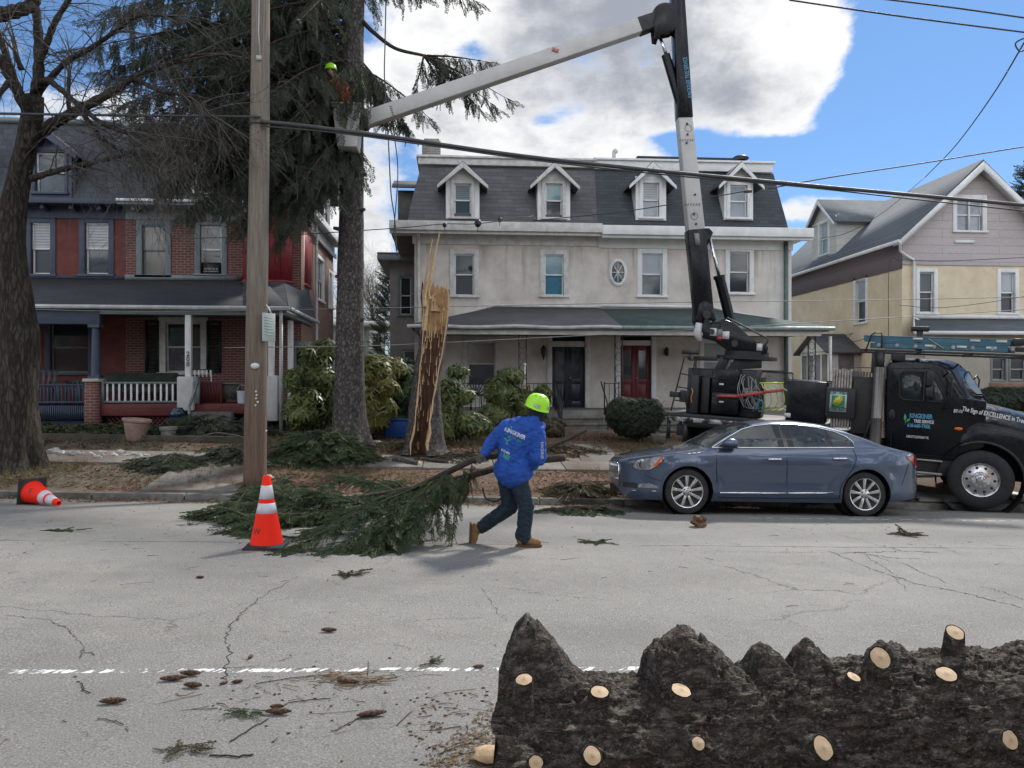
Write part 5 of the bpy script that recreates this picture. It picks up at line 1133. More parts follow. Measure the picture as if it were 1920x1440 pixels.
def shrub(name,label,cat,lobes,mt,n,tpl=RT,s=(.8,1.3),stems=True,group=None,inner=.35,flat=.6,g0=None,nstem=9):
    zb =min(l[0].z -l[1][2] for l in lobes); c0 =sum((l[0] for l in lobes),Vector())/len(lobes); o =thing(name,(c0.x,c0.y,G(c0.x,c0.y)),label,cat,group); M_ =[]
    wts =[l[1][0]*l[1][2] for l in lobes]
    for k in range(n):
        c,r3 =random.choices(lobes,wts)[0]; d =Vector((random.gauss(0,1),random.gauss(0,1),random.gauss(0,1))).normalized(); rr =(1 -abs(random.gauss(0,inner))); rr =max(.2,min(1.25,rr +(.30 if tpl is RT else .14)*mn.noise(d*2.0 +c)))
        p =c +Vector((d.x*r3[0],d.y*r3[1],d.z*r3[2]))*rr
        if p.z <G(p.x,p.y) +.02: continue
        M_.append(frame_mat(p,(d +Vector((0,-.15,.55))).normalized(),random.uniform(*s)))
    bake('leaves',tpl,M_,mt,o)
    if stems:
        m =MB()
        for k in range(nstem):
            c,r3 =random.choice(lobes); g =Vector((c0.x +random.gauss(0,.15),c0.y +random.gauss(0,.1),G(c0.x,c0.y) -.03)); e =c +Vector((random.gauss(0,.6)*r3[0],random.gauss(0,.4)*r3[1],random.gauss(.2,.4)*r3[2])); m.tube([g,g.lerp(e,.5) +Vector((random.gauss(0,.08),0,.05)),e],[.022,.015,.006],5)
        m.build('stems',BK_DARK,o,smooth=True)
    return o
def lobe(px,py,rx,ry,Y,dy=None): c =W(px,py,Y); k =Y/1443*1.0; return (c,(rx*k,(dy or rx*k*.8),ry*k))
shrub('rhododendron','large green rhododendron left of the tall spruce trunk','shrub',[lobe(592,700,40,38,18.6),lobe(568,765,40,42,18.2),lobe(612,655,28,22,18.8),lobe(618,745,34,52,18.8),lobe(548,712,14,22,18.0),lobe(575,660,16,12,18.2)],RHO,900)
shrub('rhododendron','yellow-green rhododendron right of the tall spruce trunk','shrub',[lobe(702,695,36,32,18.8),lobe(705,765,36,40,18.4),lobe(738,690,24,24,19),lobe(685,790,24,24,18.2),lobe(728,725,18,16,18.1)],RHO_Y,760)
shrub('rhododendron','dark green rhododendron left of the broken stump','shrub',[lobe(755,725,40,55,19.4),lobe(735,780,40,45,19.5)],RHO_D,750)
shrub('rhododendron','bushy green rhododendron directly right of the broken stump','shrub',[lobe(842,755,28,50,18.4),lobe(858,695,22,12,18.7),lobe(885,795,38,22,18.2),lobe(830,795,24,26,18),lobe(872,740,16,12,18.2)],RHO,760)
shrub('rhododendron','rounded light green rhododendron in front of the iron porch railing','shrub',[lobe(942,738,36,34,20.2),lobe(958,703,28,15,20.2),lobe(925,775,32,20,20),lobe(982,755,20,32,20.2)],RHO,700)
shrub('rhododendron','small thin rhododendron beside the stucco porch steps','shrub',[lobe(1018,740,20,20,21.3),lobe(1010,770,18,18,21.3)],RHO,130)
yb_ =shrub('clipped_yew_bush','dark rounded clipped yew bush between the porch steps','shrub',[lobe(1190,782,54,40,19.0),lobe(1170,770,36,28,18.8),lobe(1218,775,30,30,18.8)],YEW,5200,NT_,(1.0,1.6),inner=.12)
shrub('dry_shrub','small bare dry shrub left of the stone steps','shrub',[lobe(1040,800,24,20,19.6)],DRY,500,NT_,(.9,1.5),inner=.4)
hb =shrub('hedge','dark clipped hedge under the beige porch wall','hedge',[lobe(1858 +32*k,748,32,24,22.5) for k in range(7)],HEDGE,5600,NT_,(1.2,2),inner=.15,stems=False)
# ---- trees seen between and behind the houses
def bg_tree(px,py,Y,h,w,seed,label,n=90):
    random.seed(seed); b =W(px,py,Y); b.z =G(b.x,b.y) -.1; o =thing('bare_tree',b,label,'tree','bare trees far behind the houses'); m =MB(); P =[b,b +Vector((.1,0,h*.3)),b +Vector((-.1,0,h*.6))]; m.tube(P,[.2,.16,.1],8); m.build('trunk',BK_TREE,o,smooth=True)
    m =MB()
    for k in range(n): a =random.uniform(0,6.28); q =b +Vector((0,0,h*random.uniform(.25,.62))); twig(q,Vector((math.cos(a)*w,math.sin(a)*w,random.uniform(.5,1.4))),h*random.uniform(.2,.42),.035,2,m,.1,.7)
    for v in range(len(m.v)): pass
    m.build('branches',BK_TWIG,o,smooth=True,recalc=False)
bg_tree(700,700,46,9.5,.8,3,'bare tree seen in the gap between spruce and stucco house',26); bg_tree(640,700,50,9,.8,4,'bare tree right behind the brick side wall',20); bg_tree(770,700,60,13,.8,6,'taller bare tree behind the stucco house wing',18)
random.seed(21)
o =thing('evergreen_tree',W(735,700,36),'narrow dark evergreen behind the stucco house wing','tree'); M_ =[]
for k in range(500): f =random.random(); a =random.uniform(0,6.28); c =W(737,700,36); r =.75*(1 -f) +.1; M_.append(frame_mat((c.x +r*math.cos(a),c.y +r*math.sin(a),1 +6.0*f),(math.cos(a),math.sin(a),.6),random.uniform(.4,.8)))
bake('crown',SPT,M_,SPR,o); m =MB(); c =W(737,700,36); m.tube([(c.x,c.y,.5),(c.x,c.y,6)],[.15,.05],8); m.build('trunk',BK_DARK,o)
o =thing('evergreen_tree',W(1918,700,34),'pine top beyond the gabled house at the right edge','tree'); M_ =[]; c =W(1935,700,34)
for k in range(420): f =random.random() ** .8; a =random.uniform(0,6.28); r =(1.6*(1 -f) +.15)*random.uniform(.4,1); M_.append(frame_mat((c.x +r*math.cos(a),c.y +r*math.sin(a),7.0 +4.8*f),(math.cos(a),math.sin(a),.4),random.uniform(.4,.8)))
bake('crown',SPT,M_,SPR,o); m =MB(); m.tube([(c.x,c.y,.5),(c.x,c.y,11.3)],[.2,.04],8); m.build('trunk',BK_DARK,o)
# far house in the gap
Yh =44.0; o =thing('far_house',W(700,640,Yh),'pale green house with white gridded window, glimpsed far behind the spruce','house'); ff =front(Yh); a,b =WX(600,Yh),WX(722,Yh); h =hole(Yh,697,624,716,652)
m =MB(); wall(m,ff,a,b,0,W(690,612,Yh).z,[h]); m.build('wall',mat('pale_green_wall',(.22,.26,.23),.8),o); window(o,ff,h,cas=.12,grid=3,up=P_MID,lo=P_MID)
m =MB(); m.box(a -.4,b +.4,Yh -.5,Yh +5,W(690,612,Yh).z +.01,W(690,607,Yh).z +.12); m.build('roof',WHITE_D,o); m =MB(); m.box(WX(676,Yh),WX(683,Yh),Yh -.2,Yh -.01,0,W(690,612,Yh).z); m.build('corner_board',WHITE,o)
YFc =30.0
m =MB()
for k in range(26): q =WX(640,YFc) +k*.14; m.box(q,q +.125,YFc,YFc +.02,.3,2.15 +(.0 if k % 2 else .004))
fo_ =m.build('white_fence',WHITE_D); tag(fo_,'white board fence behind the yellowish rhododendron','fence')

# ------------------------------------------------------------ parked sedan
t =NT('slate_blue_car_paint'); fl =t.noise(900,1,.5); c =t.mix(t.mr(fl,.4,.6),(.052,.076,.125),(.085,.112,.172)); t.b.inputs['Coat Weight'].default_value =1; t.b.inputs['Coat Roughness'].default_value =.03; CARP =t.fin(c,.33,.5)
CHROME =mat('chrome',(.75,.76,.78),.08,.05,metal=1); ALU =mat('machined_alloy',(.62,.62,.63),.25,.1,metal=.9); TYRE =mat('tyre_rubber',(.02,.02,.021),.8,.3,8,bump=.2); BLK =mat('black_plastic',(.012,.012,.014),.45,.2)
CGL =mat('tinted_car_glass',(.022,.03,.032),.03,.1,spec=.8); SEAM =mat_flat('seam',(.006,.007,.012),.8); LAMPC =mat('clear_lamp',(.55,.57,.6),.08,.3,30,metal=.7); AMB =mat('amber_lens',(.65,.12,.01),.2,.1); REDL =mat('red_lens',(.30,.006,.012),.12,.25,20,coat=1)
def interp(tab,x):
    xs =[a for a,b in tab]; return float(np.interp(x,xs,[b for a,b in tab]))
ZT =[(0,.70),(.04,.78),(.15,.83),(.4,.89),(.8,.955),(1.15,1.005),(1.32,1.04),(1.6,1.20),(1.9,1.36),(2.1,1.43),(2.4,1.475),(2.8,1.485),(3.2,1.45),(3.6,1.365),(3.95,1.25),(4.25,1.13),(4.50,1.065),(4.70,1.03),(4.82,.97),(4.92,.84),(5.0,.66)]
ZB =[(0,.38),(.06,.26),(.2,.21),(.5,.2),(1.5,.2),(3.5,.2),(4.4,.24),(4.8,.30),(5.0,.42)]
CR =[(0,.04),(.2,.05),(1.15,.07),(1.35,.09),(1.6,.12),(2.0,.11),(2.5,.085),(3.2,.09),(3.8,.12),(4.2,.10),(4.6,.05),(5,.04)]
def plan(x):
    f =1.0
    if x <1.0: f =(1 -((1.0 -x)/1.0) ** 2.9) ** (1/2.4)
    if x >3.95: f =(1 -((x -3.95)/1.05) ** 3.3) ** (1/2.1)
    return max(f,.02)
def sidew(x,z):
    zb =1.0 +.035*(x -1.3)/2.5 if x >1.3 else 1.0
    w =float(np.interp(z,[.18,.26,.36,.50,.66,.80,.90,zb,zb +.15,1.42,1.6],[.86,.905,.925,.922,.925,.932,.925,.895,.835,.665,.55]))
    if z <.9: w += .010*math.exp(-((z -.77 -.02*(x -2))/.05) ** 2)*(1 if .8 <x <4.4 else 0) +.012*math.exp(-((z -.36)/.04) ** 2)*(1 if 1.4 <x <3.4 else 0)
    for cx in (.98,3.82):                 # flared arches
        r =math.hypot(x -cx,z -.345); w += .022*math.exp(-((r -.42)/.07) ** 2)*(1 if z >.2 else 0)
    return w
def half(x,z): return sidew(x,z)*plan(x)
CY =.93
def sY(x,z,off=0): return CY -half(x,z) -off
xs_ =sorted(set([0,.01,.03,.06,.1,.15,.22,.3] +[.3 +i*.085 for i in range(50)] +[4.6,4.7,4.78,4.85,4.9,4.94,4.97,4.99,5.0])); xs_ =[x for x in xs_ if x <= 5.0]
NS,NTp =16,9
bmc =MB(); rows =[]
for x in xs_:
    zt,zb_,cr =interp(ZT,x),interp(ZB,x),interp(CR,x); zs =zt -cr; ring =[]
    for j in range(NS): z =zb_ +(zs -zb_)*j/(NS -1); ring.append((half(x,z),z))
    w =half(x,zs)
    for j in range(1,NTp): ph =math.pi/2*j/(NTp -1); ring.append((w*math.cos(ph) ** .75 if j <NTp -1 else 0,zs +cr*math.sin(ph)))
    rows.append(ring)
n1_ =len(rows[0]); full =2*n1_ -1
for x,ring in zip(xs_,rows):
    L_ =[(x,CY -y,z) for y,z in ring] +[(x,CY +y,z) for y,z in reversed(ring[:-1])]; bmc.v += L_
for i in range(len(xs_) -1):
    for j in range(full -1):
        a =i*full +j; xm2 =(xs_[i] +xs_[i +1])/2; jj =j if j <n1_ -1 else full -2 -j; mi =0
        if jj >= NS +1 and (1.36 <xm2 <2.08 or 3.62 <xm2 <4.22): mi =1
        bmc.f.append((a,a +full,a +full +1,a +1)); bmc.m.append(mi)
    a =i*full; bmc.f.append((a,a +full -1,a +full +full -1,a +full)); bmc.m.append(2)
bmc.f.append(tuple(range(full))); bmc.m.append(0); bmc.f.append(tuple(reversed([(len(xs_) -1)*full +k for k in range(full)]))); bmc.m.append(0)
cx0,cy0 =2.60,11.52
CAR =thing('parked_car',(cx0,cy0,G(cx0,cy0) +.012),'slate blue four-door sedan parked at the kerb in front of the black truck','car')
CAR.rotation_euler =(R(-2.6),R(1.5),0)
def B_(mb,nm,mt,par=None,**k): return mb.build(nm,mt,par or CAR,world=False,**k)
body =B_(bmc,'body',[CARP,CGL,BLK],smooth=True,recalc=True)
def bool_cut(o,cutter):
    m_ =o.modifiers.new('b','BOOLEAN'); m_.object =cutter; m_.operation ='DIFFERENCE'; m_.solver ='EXACT'
    bpy.context.view_layer.update(); dg =bpy.context.evaluated_depsgraph_get(); me =bpy.data.meshes.new_from_object(o.evaluated_get(dg)); o.modifiers.clear(); o.data =me
    bpy.data.objects.remove(cutter)
for cx in (.98,3.82):
    m =MB(); m.lathe([(.395,-.1),(.395,.34)],48,T=Matrix.Translation((cx,0,.345)) @ Matrix.Rotation(R(-90),4,'X'),cap=True); m.lathe([(.395,1.52),(.395,2.0)],48,T=Matrix.Translation((cx,0,.345)) @ Matrix.Rotation(R(-90),4,'X'),cap=True)
    cut =m.build('cut',BLK,CAR,world=False); bool_cut(body,cut)
body.data.polygons.foreach_set('use_smooth',[True]*len(body.data.polygons)); body.data.set_sharp_from_angle(angle=R(42))
def patch(nm,poly,mt,off=.004,par=None,cuts=3,thick=0,surf=sY):
    bm =bmesh.new(); f =bm.faces.new([bm.verts.new((p[0],0,p[1])) for p in poly]); bmesh.ops.triangulate(bm,faces=[f])
    for _ in range(cuts): bmesh.ops.subdivide_edges(bm,edges=[e for e in bm.edges if e.calc_length() >.06],cuts=1,use_grid_fill=True)
    for v in bm.verts: v.co.y =surf(v.co.x,v.co.z,off)
    if thick:
        r =bmesh.ops.extrude_face_region(bm,geom=list(bm.faces))
        for v in [g for g in r['geom'] if isinstance(g,bmesh.types.BMVert)]: v.co.y -= thick
    bmesh.ops.recalc_face_normals(bm,faces=bm.faces); me =bpy.data.meshes.new(nm); bm.to_mesh(me); bm.free()
    for q in (mt if isinstance(mt,list) else [mt]): me.materials.append(q)
    o =bpy.data.objects.new(nm,me); COL.objects.link(o); o.parent =par or CAR; return o
def strip(nm,pts,w,mt,off=.005,par=None,closed=False,mb=None,surf=sY,smooth_n=0):
    P =[Vector((p[0],0,p[1])) for p in pts]
    if smooth_n: P =curve_pts(P,smooth_n)
    if closed: P.append(P[0])
    m =mb or MB(); V =[Vector((p.x,surf(p.x,p.z,off),p.z)) for p in P]; m.tube(V,w/2,6,not closed)
    return None if mb else m.build(nm,mt,par or CAR,world=False,smooth=True)
glass =[(1.36,1.025),(1.60,1.17),(1.88,1.315),(2.1,1.375),(2.35,1.405),(2.75,1.41),(3.1,1.375),(3.38,1.315),(3.56,1.235),(3.64,1.16),(3.64,1.07),(2.55,1.045)]
patch('side_window',glass,CGL,.003,cuts=4)
strip('window_trim',glass,.022,CHROME,.008,closed=True)
m =MB()
for (a,b,w) in (((2.47,1.045),(2.44,1.40),.09),((2.63,1.05),(2.60,1.405),.09),((3.30,1.075),(3.24,1.345),.025)): patch('pillar',[(a[0] -w/2,a[1] +.005),(a[0] +w/2,a[1] +.005),(b[0] +w/2,b[1] -.003),(b[0] -w/2,b[1] -.003)],BLK,.006,cuts=2)
strip('panel_gap',[(2.55,1.40),(2.545,1.2),(2.54,1.04),(2.54,.8),(2.545,.5),(2.55,.26)],.010,SEAM,.0); strip('panel_gap',[(1.42,1.0),(1.42,.8),(1.43,.5),(1.46,.26)],.010,SEAM,.0)
strip('panel_gap',[(3.62,1.04),(3.66,.92),(3.60,.76),(3.48,.58),(3.40,.44),(3.38,.28)],.010,SEAM,.0,smooth_n=4); strip('panel_gap',[(1.46,.262),(2.5,.262),(3.38,.28)],.008,SEAM,.0); strip('panel_gap',[(.12,.80),(.5,.885),(.9,.935),(1.3,.985)],.009,SEAM,.0)
strip('panel_gap',[(.26,.60),(.40,.55),(.56,.50)],.008,SEAM,.0); strip('panel_gap',[(4.42,.5),(4.5,.7),(4.55,.82)],.008,SEAM,.0)

m =MB(); strip('',[(1.48,.335),(2.53,.345)],.035,CHROME,-.004,mb=m); strip('',[(2.56,.345),(3.28,.36)],.035,CHROME,-.004,mb=m); m.build('side_moulding',CHROME,CAR,world=False,smooth=True)
for (x,z) in ((2.34,.86),(3.39,.89)):
    m =MB(); y =sY(x,z); m.tube([(x -.11,y +.01,z),(x -.09,y -.03,z +.004),(x +.09,y -.03,z +.008),(x +.12,y +.01,z +.008)],.018,8); h_ =m.build('door_handle',CHROME,CAR,world=False,smooth=True)
    m =MB(); m.blob((x,y +.008,z),.06,1,0,2,(1.3,.12,.6)); m.build('handle_recess',BLK,h_,world=False,smooth=True)
# mirror
m =MB(); m.blob((1.62,sY(1.6,1.08) -.13,1.10),.12,2,.05,3,(1.05,.75,.62)); mi_ =m.build('side_mirror',CARP,CAR,world=False,smooth=True); m =MB(); m.box(1.55,1.66,sY(1.6,1.05) -.06,sY(1.6,1.05) +.06,1.02,1.06); m.box(1.50,1.73,sY(1.6,1.08) -.205,sY(1.6,1.08) -.06,1.025,1.045); m.build('mirror_bracket',BLK,mi_,world=False,bevel=.01)
# lamps
hl =[(.17,.70),(.22,.80),(.42,.855),(.60,.87),(.62,.855),(.50,.72),(.40,.655),(.22,.655)]
hl_ =patch('headlight',hl,LAMPC,.006,cuts=3); patch('lens_edge',[(.44,.72),(.56,.86),(.60,.866),(.50,.72)],AMB,.011,hl_); strip('lamp_trim',hl,.012,BLK,.006,hl_,closed=True)
m =MB(); x,z =.30,.74; m.lathe([(.0,-.02),(.035,-.015),(.05,.0)],16,T=Matrix.Translation((x,sY(x,z) -.006,z)) @ Matrix.Rotation(R(90),4,'X')); m.build('projector',BLK,hl_,world=False,smooth=True)
patch('fog_lamp',[(.25,.385),(.26,.44),(.40,.455),(.52,.42),(.54,.385)],LAMPC,.006); patch('lower_grille',[(.03,.37),(.04,.45),(.24,.45),(.24,.37)],BLK,.004); strip('bumper_trim',[(.06,.33),(.2,.33),(.5,.34)],.012,CHROME,.003)
tl =patch('tail_light',[(4.52,.93),(4.60,.96),(4.78,.95),(4.86,.90),(4.90,.80),(4.90,.70),(4.84,.68),(4.74,.76),(4.64,.84)],REDL,.006,cuts=3); strip('tail_light_trim',[(4.52,.95),(4.62,.975),(4.80,.965)],.014,CHROME,.008,tl)
m =MB()
for k in range(13):   # waterfall grille on the nose
    y =CY -.34 +.68*k/12
    def nose(y,z):
        lo,hi =0,.6
        for _ in range(18):
            q =(lo +hi)/2
            if half(q,z) <abs(y -CY): lo =q
            else: hi =q
        return hi
    P =[(nose(y,z) -.012,y,z) for z in (.50,.56,.62,.68,.72)]; m.tube(P,.010,5)
m.build('grille',CHROME,CAR,world=False,smooth=True)
m =MB(); P =[(nose(CY +.36*s,z) -.008,CY +.36*s,z) for s,z in [(-1,.49),(-1,.6),(-.97,.71),(-.6,.735),(0,.74),(.6,.735),(.97,.71),(1,.6),(1,.49),(0,.47),(-1,.49)]]; m.tube(P,.013,6); m.build('grille_surround',CHROME,CAR,world=False,smooth=True)
m =MB()
for k in range(3): x =1.0 +.075*k; z =.925 +.008*k; m.blob((x,sY(x,z) +.0,z),.03,1,0,2,(1,.35,.55))
m.build('fender_vent',CHROME,CAR,world=False,smooth=True)
# windscreen wiper line, licence trim
m =MB(); m.box(.35,4.7,.25,1.6,.22,.50); m.build('underbody',BLK,CAR,world=False)
for cx in (.98,3.82):
    m =MB(); m.lathe([(.395,.32),(.395,-.0)],48,T=Matrix.Translation((cx,.03,.345)) @ Matrix.Rotation(R(-90),4,'X')); m.lathe([(.05,.34),(.395,.34)],48,T=Matrix.Translation((cx,.03,.345)) @ Matrix.Rotation(R(-90),4,'X')); m.build('wheel_arch_liner',BLK,CAR,world=False,recalc=False)
def car_wheel(cx,y0,side):               # side -1 = near face toward -y
    e =bpy.data.objects.new('wheel',None)
    m =MB(); TT =Matrix.Translation((cx,y0,.345)) @ Matrix.Rotation(R(90),4,'X');
    if side >0: TT =TT @ Matrix.Rotation(R(180),4,'X')
    m.lathe([(.25,-.20),(.33,-.19),(.345,-.16),(.345,-.03),(.335,-.005),(.30,.006),(.258,.0),(.252,-.02)],56,T=TT); w =m.build('wheel',TYRE,CAR,world=False,smooth=True,ang=R(40))
    m =MB(); m.lathe([(.255,-.01),(.25,.004),(.238,.0),(.232,-.03),(.225,-.13)],56,T=TT); m.build('rim',ALU,w,world=False,smooth=True,ang=R(40))
    m =MB(); m.lathe([(.0,-.10),(.23,-.11)],40,T=TT); m.lathe([(.14,-.095),(.17,-.094)],40,T=TT); m.build('brake_disc',mat('brake_steel',(.10,.10,.10),.4,.2,metal=.6),w,world=False)
    m =MB()
    for k in range(9):
        a =2*math.pi*k/9 +.2; c,s =math.cos(a),math.sin(a)
        def q(r,t_,h): return TT @ Vector((c*r -s*t_,s*r +c*t_,h))
        m.hexa([q(.05,-.018,-.045),q(.238,-.030,-.035),q(.238,.030,-.035),q(.05,.018,-.045),q(.05,-.016,-.018),q(.238,-.026,-.004),q(.238,.026,-.004),q(.05,.016,-.018)])
    m.lathe([(.0,.0),(.025,-.001),(.032,-.012),(.075,-.016),(.08,-.04)],24,T=TT); m.build('spokes',ALU,w,world=False,bevel=.004,smooth=True)
    m =MB()
    for k in range(5):
        a =2*math.pi*k/5; p =TT @ Vector((math.cos(a)*.056,math.sin(a)*.056,-.022)); p2 =TT @ Vector((math.cos(a)*.056,math.sin(a)*.056,-.006)); m.tube([p,p2],.011,8)
    m.build('lug_nuts',BLK,w,world=False)
for cx in (.98,3.82): car_wheel(cx,.035,-1); car_wheel(cx,1.83,1)

# ------------------------------------------------------------ black bucket truck
TKM =Matrix.Translation((9.20,12.83,-.50)) @ Matrix.Rotation(R(-29.4),4,'Z') @ Matrix.Rotation(R(3.4),4,'Y'); TKI =TKM.inverted()
TRK =thing('bucket_truck',(0,0,0),'black tree-service bucket truck with raised jointed boom, parked behind the blue sedan','truck')
TRK.matrix_world =TKM
def L(px,py,yo=0):
    o =TKI @ Vector((0,0,CZ)); d =TKI.to_3x3() @ ray(px,py); return o +d*((yo -o.y)/d.y)
def TB(m,nm,mt,par=None,**k): return m.build(nm,mt,par or TRK,world=False,**k)
TP =mat('black_truck_paint',(.006,.007,.009),.22,.2,spec=.28); TM_ =mat('matt_black_steel',(.016,.016,.018),.5,.35,9); TMD =mat('dusty_black_steel',(.035,.034,.033),.7,.4,9); BOOMW =mat('grey_white_boom_paint',(.47,.46,.44),.45,.12,2.5)
TEAL =mat('blue_fibreglass',(.05,.14,.19),.55,.25,5); STEEL =mat('bare_steel',(.35,.35,.35),.35,.2,metal=.9); TXTW =mat_flat('decal_white',(.62,.63,.64),.5); TXTB =mat_flat('decal_blue',(.10,.30,.48),.5); TXTG =mat_flat('decal_green',(.05,.30,.10),.5); HOSEY =mat('yellow_green_hose',(.45,.52,.10),.5,.15); HOSEG =mat('grey_hose',(.25,.26,.25),.6,.2); STRAP =mat('red_strap',(.42,.07,.06),.7,.2); STICKER =mat('white_sticker',(.55,.55,.54),.5,.2)
TGL =pane('truck_glass',(.02,.025,.027),.03,streak=1)
t =NT('perforated_steel'); x,y,z =t.sep()[:3]; v =t.comb(t.math('MULTIPLY',t.math('ARCTAN2',x,y),.085),z,0); d =t.vor(46,'F1',v,'Distance',0); c =t.mix(t.mr(d,.22,.30,1,0),(.24,.22,.21),(.015,.013,.012)); PERF =t.fin(c,.35,.6)
NY0,NY1 =.10,2.26
# cab
def prism_xz(mb,poly,y0,y1): mb.prism([(p[0],y0,p[1]) for p in poly],(0,y1 -y0,0))
CPN =[(-1.52,.80),(-1.60,2.42),(-1.54,2.50),(-1.3,2.54),(-.92,2.53),(-.80,2.49),(-.70,2.42),(-.40,1.94),(.02,1.90),(.03,1.1),(-.38,.80)]; CPM =[(-1.54,.80),(-1.62,2.46),(-1.56,2.57),(-1.3,2.62),(-.60,2.62),(-.40,2.55),(-.28,2.44),(.02,1.94),(.03,1.90),(.03,1.1),(-.38,.80)]
m =MB(); nn_ =len(CPN)
for y,P_ in ((NY0,CPN),(NY0 +.08,[(a*.35 +c*.65,b*.35 +d*.65) for (a,b),(c,d) in zip(CPM,CPN)]),(NY0 +.52,CPM),(NY1 -.52,CPM),(NY1 -.08,[(a*.35 +c*.65,b*.35 +d*.65) for (a,b),(c,d) in zip(CPM,CPN)]),(NY1,CPN)): m.v += [(a,y,b) for a,b in P_]
for i in range(5):
    for j in range(nn_): a =i*nn_ +j; b =i*nn_ +(j +1) % nn_; m.f.append((a,b,b +nn_,a +nn_)); m.m.append(0)
m.f += [tuple(range(nn_)),tuple(reversed([5*nn_ +k for k in range(nn_)]))]; m.m += [0,0]; cab =TB(m,'cab',TP,smooth=True,bevel=.02)
m =MB(); prism_xz(m,[(-1.50,.50),(-1.52,.815),(-.40,.815),(-.44,.50)],NY0 +.04,NY1 -.04); TB(m,'step_box',TM_,bevel=.02)
m =MB(); m.box(-1.4,-.6,NY0 -.05,NY0 +.06,.52,.56); m.box(-1.4,-.6,NY0 -.05,NY0 +.06,.76,.79); TB(m,'cab_step',STEEL,bevel=.005)
# door and windows
ya =NY0 -.004
def flat(nm,poly,mt,y=ya,th=.006,par=None): m =MB(); m.prism([(p[0],y,p[1]) for p in poly],(0,-th,0)); return TB(m,nm,mt,par,recalc=True)
def outline(nm,poly,w,mt,par=None,y=ya,closed=True):
    m =MB(); P =[(p[0],y,p[1]) for p in poly] +([(poly[0][0],y,poly[0][1])] if closed else []); m.tube(P,w/2,6,not closed); return TB(m,nm,mt,par,smooth=True)
dr =outline('door',[(-1.44,.86),(-1.50,2.40),(-.90,2.43),(-.78,2.36),(-.50,1.88),(-.28,1.72),(-.28,1.25),(-.40,.86)],.012,SEAM)
sw =[(-1.35,1.88),(-1.38,2.30),(-1.30,2.36),(-.97,2.37),(-.96,1.84),(-1.28,1.84)]; g =flat('side_window',sw,TGL,par=dr); outline('window_seal',sw,.035,BLK,g)
sw2 =[(-.90,1.84),(-.91,2.36),(-.84,2.34),(-.62,1.92),(-.62,1.84)]; flat('vent_window',sw2,TGL,par=dr); outline('window_seal',sw2,.03,BLK,g)
m =MB(); c =L(1672,778,ya); m.blob((c.x,ya -.01,c.z),.1,3,0,2,(.6,.15,1.1)); m.tube([(c.x,ya -.03,c.z -.06),(c.x,ya -.03,c.z +.06)],.014,6); TB(m,'door_handle',BLK,dr,smooth=True)
# windscreen: set in the slanted face
def wsp(s,k): return (-.27 +.30*k +.012,NY0 +(NY1 -NY0)*s,2.44 -.52*k +.012)
m =MB(); q =[wsp(.255,.06),wsp(.745,.06),wsp(.745,.95),wsp(.255,.95)]; m.prism(q,(.012,0,.008)); ws_ =TB(m,'windscreen',TGL,cab)
for s_ in (0,1):
    Yq =lambda y: y if s_ == 0 else NY0 +NY1 -y
    m =MB(); q =[(-.66,Yq(NY0 +.035),2.40),(-.375,Yq(NY0 +.035),1.975),(.0,Yq(NY0 +.50),1.975),(-.27,Yq(NY0 +.50),2.40)]; m.prism(q,(.022,-.018 if s_ == 0 else .018,.012)); TB(m,'corner_glass',TGL,ws_)
m =MB(); m.bar(wsp(.1,.99),wsp(.45,.55),.02,.02); m.bar(wsp(.5,.99),wsp(.8,.5),.02,.02); TB(m,'wiper',BLK,ws_)
# mirrors
for (y,s) in ((NY0,-1),(NY1,1)):
    xo =-.45 if s <0 else .25; m =MB(); m.tube([(-.22 +xo,y,2.30),(-.16 +xo,y +s*.22,2.38),(-.10 +xo,y +s*.27,2.3),(-.12 +xo,y +s*.27,1.75),(-.2 +xo,y,1.72)],.016,6); mr_ =TB(m,'mirror_arm',BLK,cab,smooth=True)
    c =L(1742,722,NY0 -.26) if s <0 else Vector((-.1,0,2.05)); m =MB(); m.box(c.x -.06,c.x +.06,y +s*.16,y +s*.36,c.z -.02,c.z +.26) ; m.box(c.x -.06,c.x +.06,y +s*.16,y +s*.36,c.z -.22,c.z -.04); TB(m,'mirror_housing',BLK,mr_,bevel=.025)
# hood with flared fender
bm2 =MB(); sec =[]; xs2 =[-.40,-.34,-.28,-.2,-.1,0,.1,.2,.3,.42,.54,.64,.70,.78,.9,1.05,1.18,1.28,1.34]
RA =.66
for x in xs2:
    za =.52 +math.sqrt(max(0,RA ** 2 -x*x)) if abs(x) <RA else .60
    zf =1.47 -.22*max(0,x) ** 1.6 +(-.25*((-x -.1)/.3) ** 2 if x <-.1 else 0); zf =max(zf,za +.05); zh =1.90 -.10*(x +.4) -.16*max(0,x) ** 2
    nose_ =max(0,(x -.9)/.44) ** 2; yi =.02 +.42*nose_; k =.0 if x >-.05 else (-.05 -x)*.25
    half_ =[(yi +k,za),(yi +k -.01,za +.03),(yi +k,(za +zf)/2),(yi +.03 +k,zf),(yi +.12,zf +.10),(yi +.30,zf +.17),(yi +.42 -.1*0,min(zh -.09,zf +.34)),(yi +.60,zh -.02),(1.18,zh +.02)]
    ring =half_ +[(2.36 -y,z) for y,z in reversed(half_[:-1])]; sec.append([(x,y,z) for y,z in ring])
n_ =len(sec[0])
for r_ in sec: bm2.v += r_
for i in range(len(sec) -1):
    for j in range(n_ -1): a =i*n_ +j; bm2.f.append((a,a +1,a +n_ +1,a +n_)); bm2.m.append(0)
bm2.f.append(tuple((len(sec) -1)*n_ +k for k in range(n_))); bm2.m.append(0); bm2.f.append(tuple(reversed(range(n_)))); bm2.m.append(0)
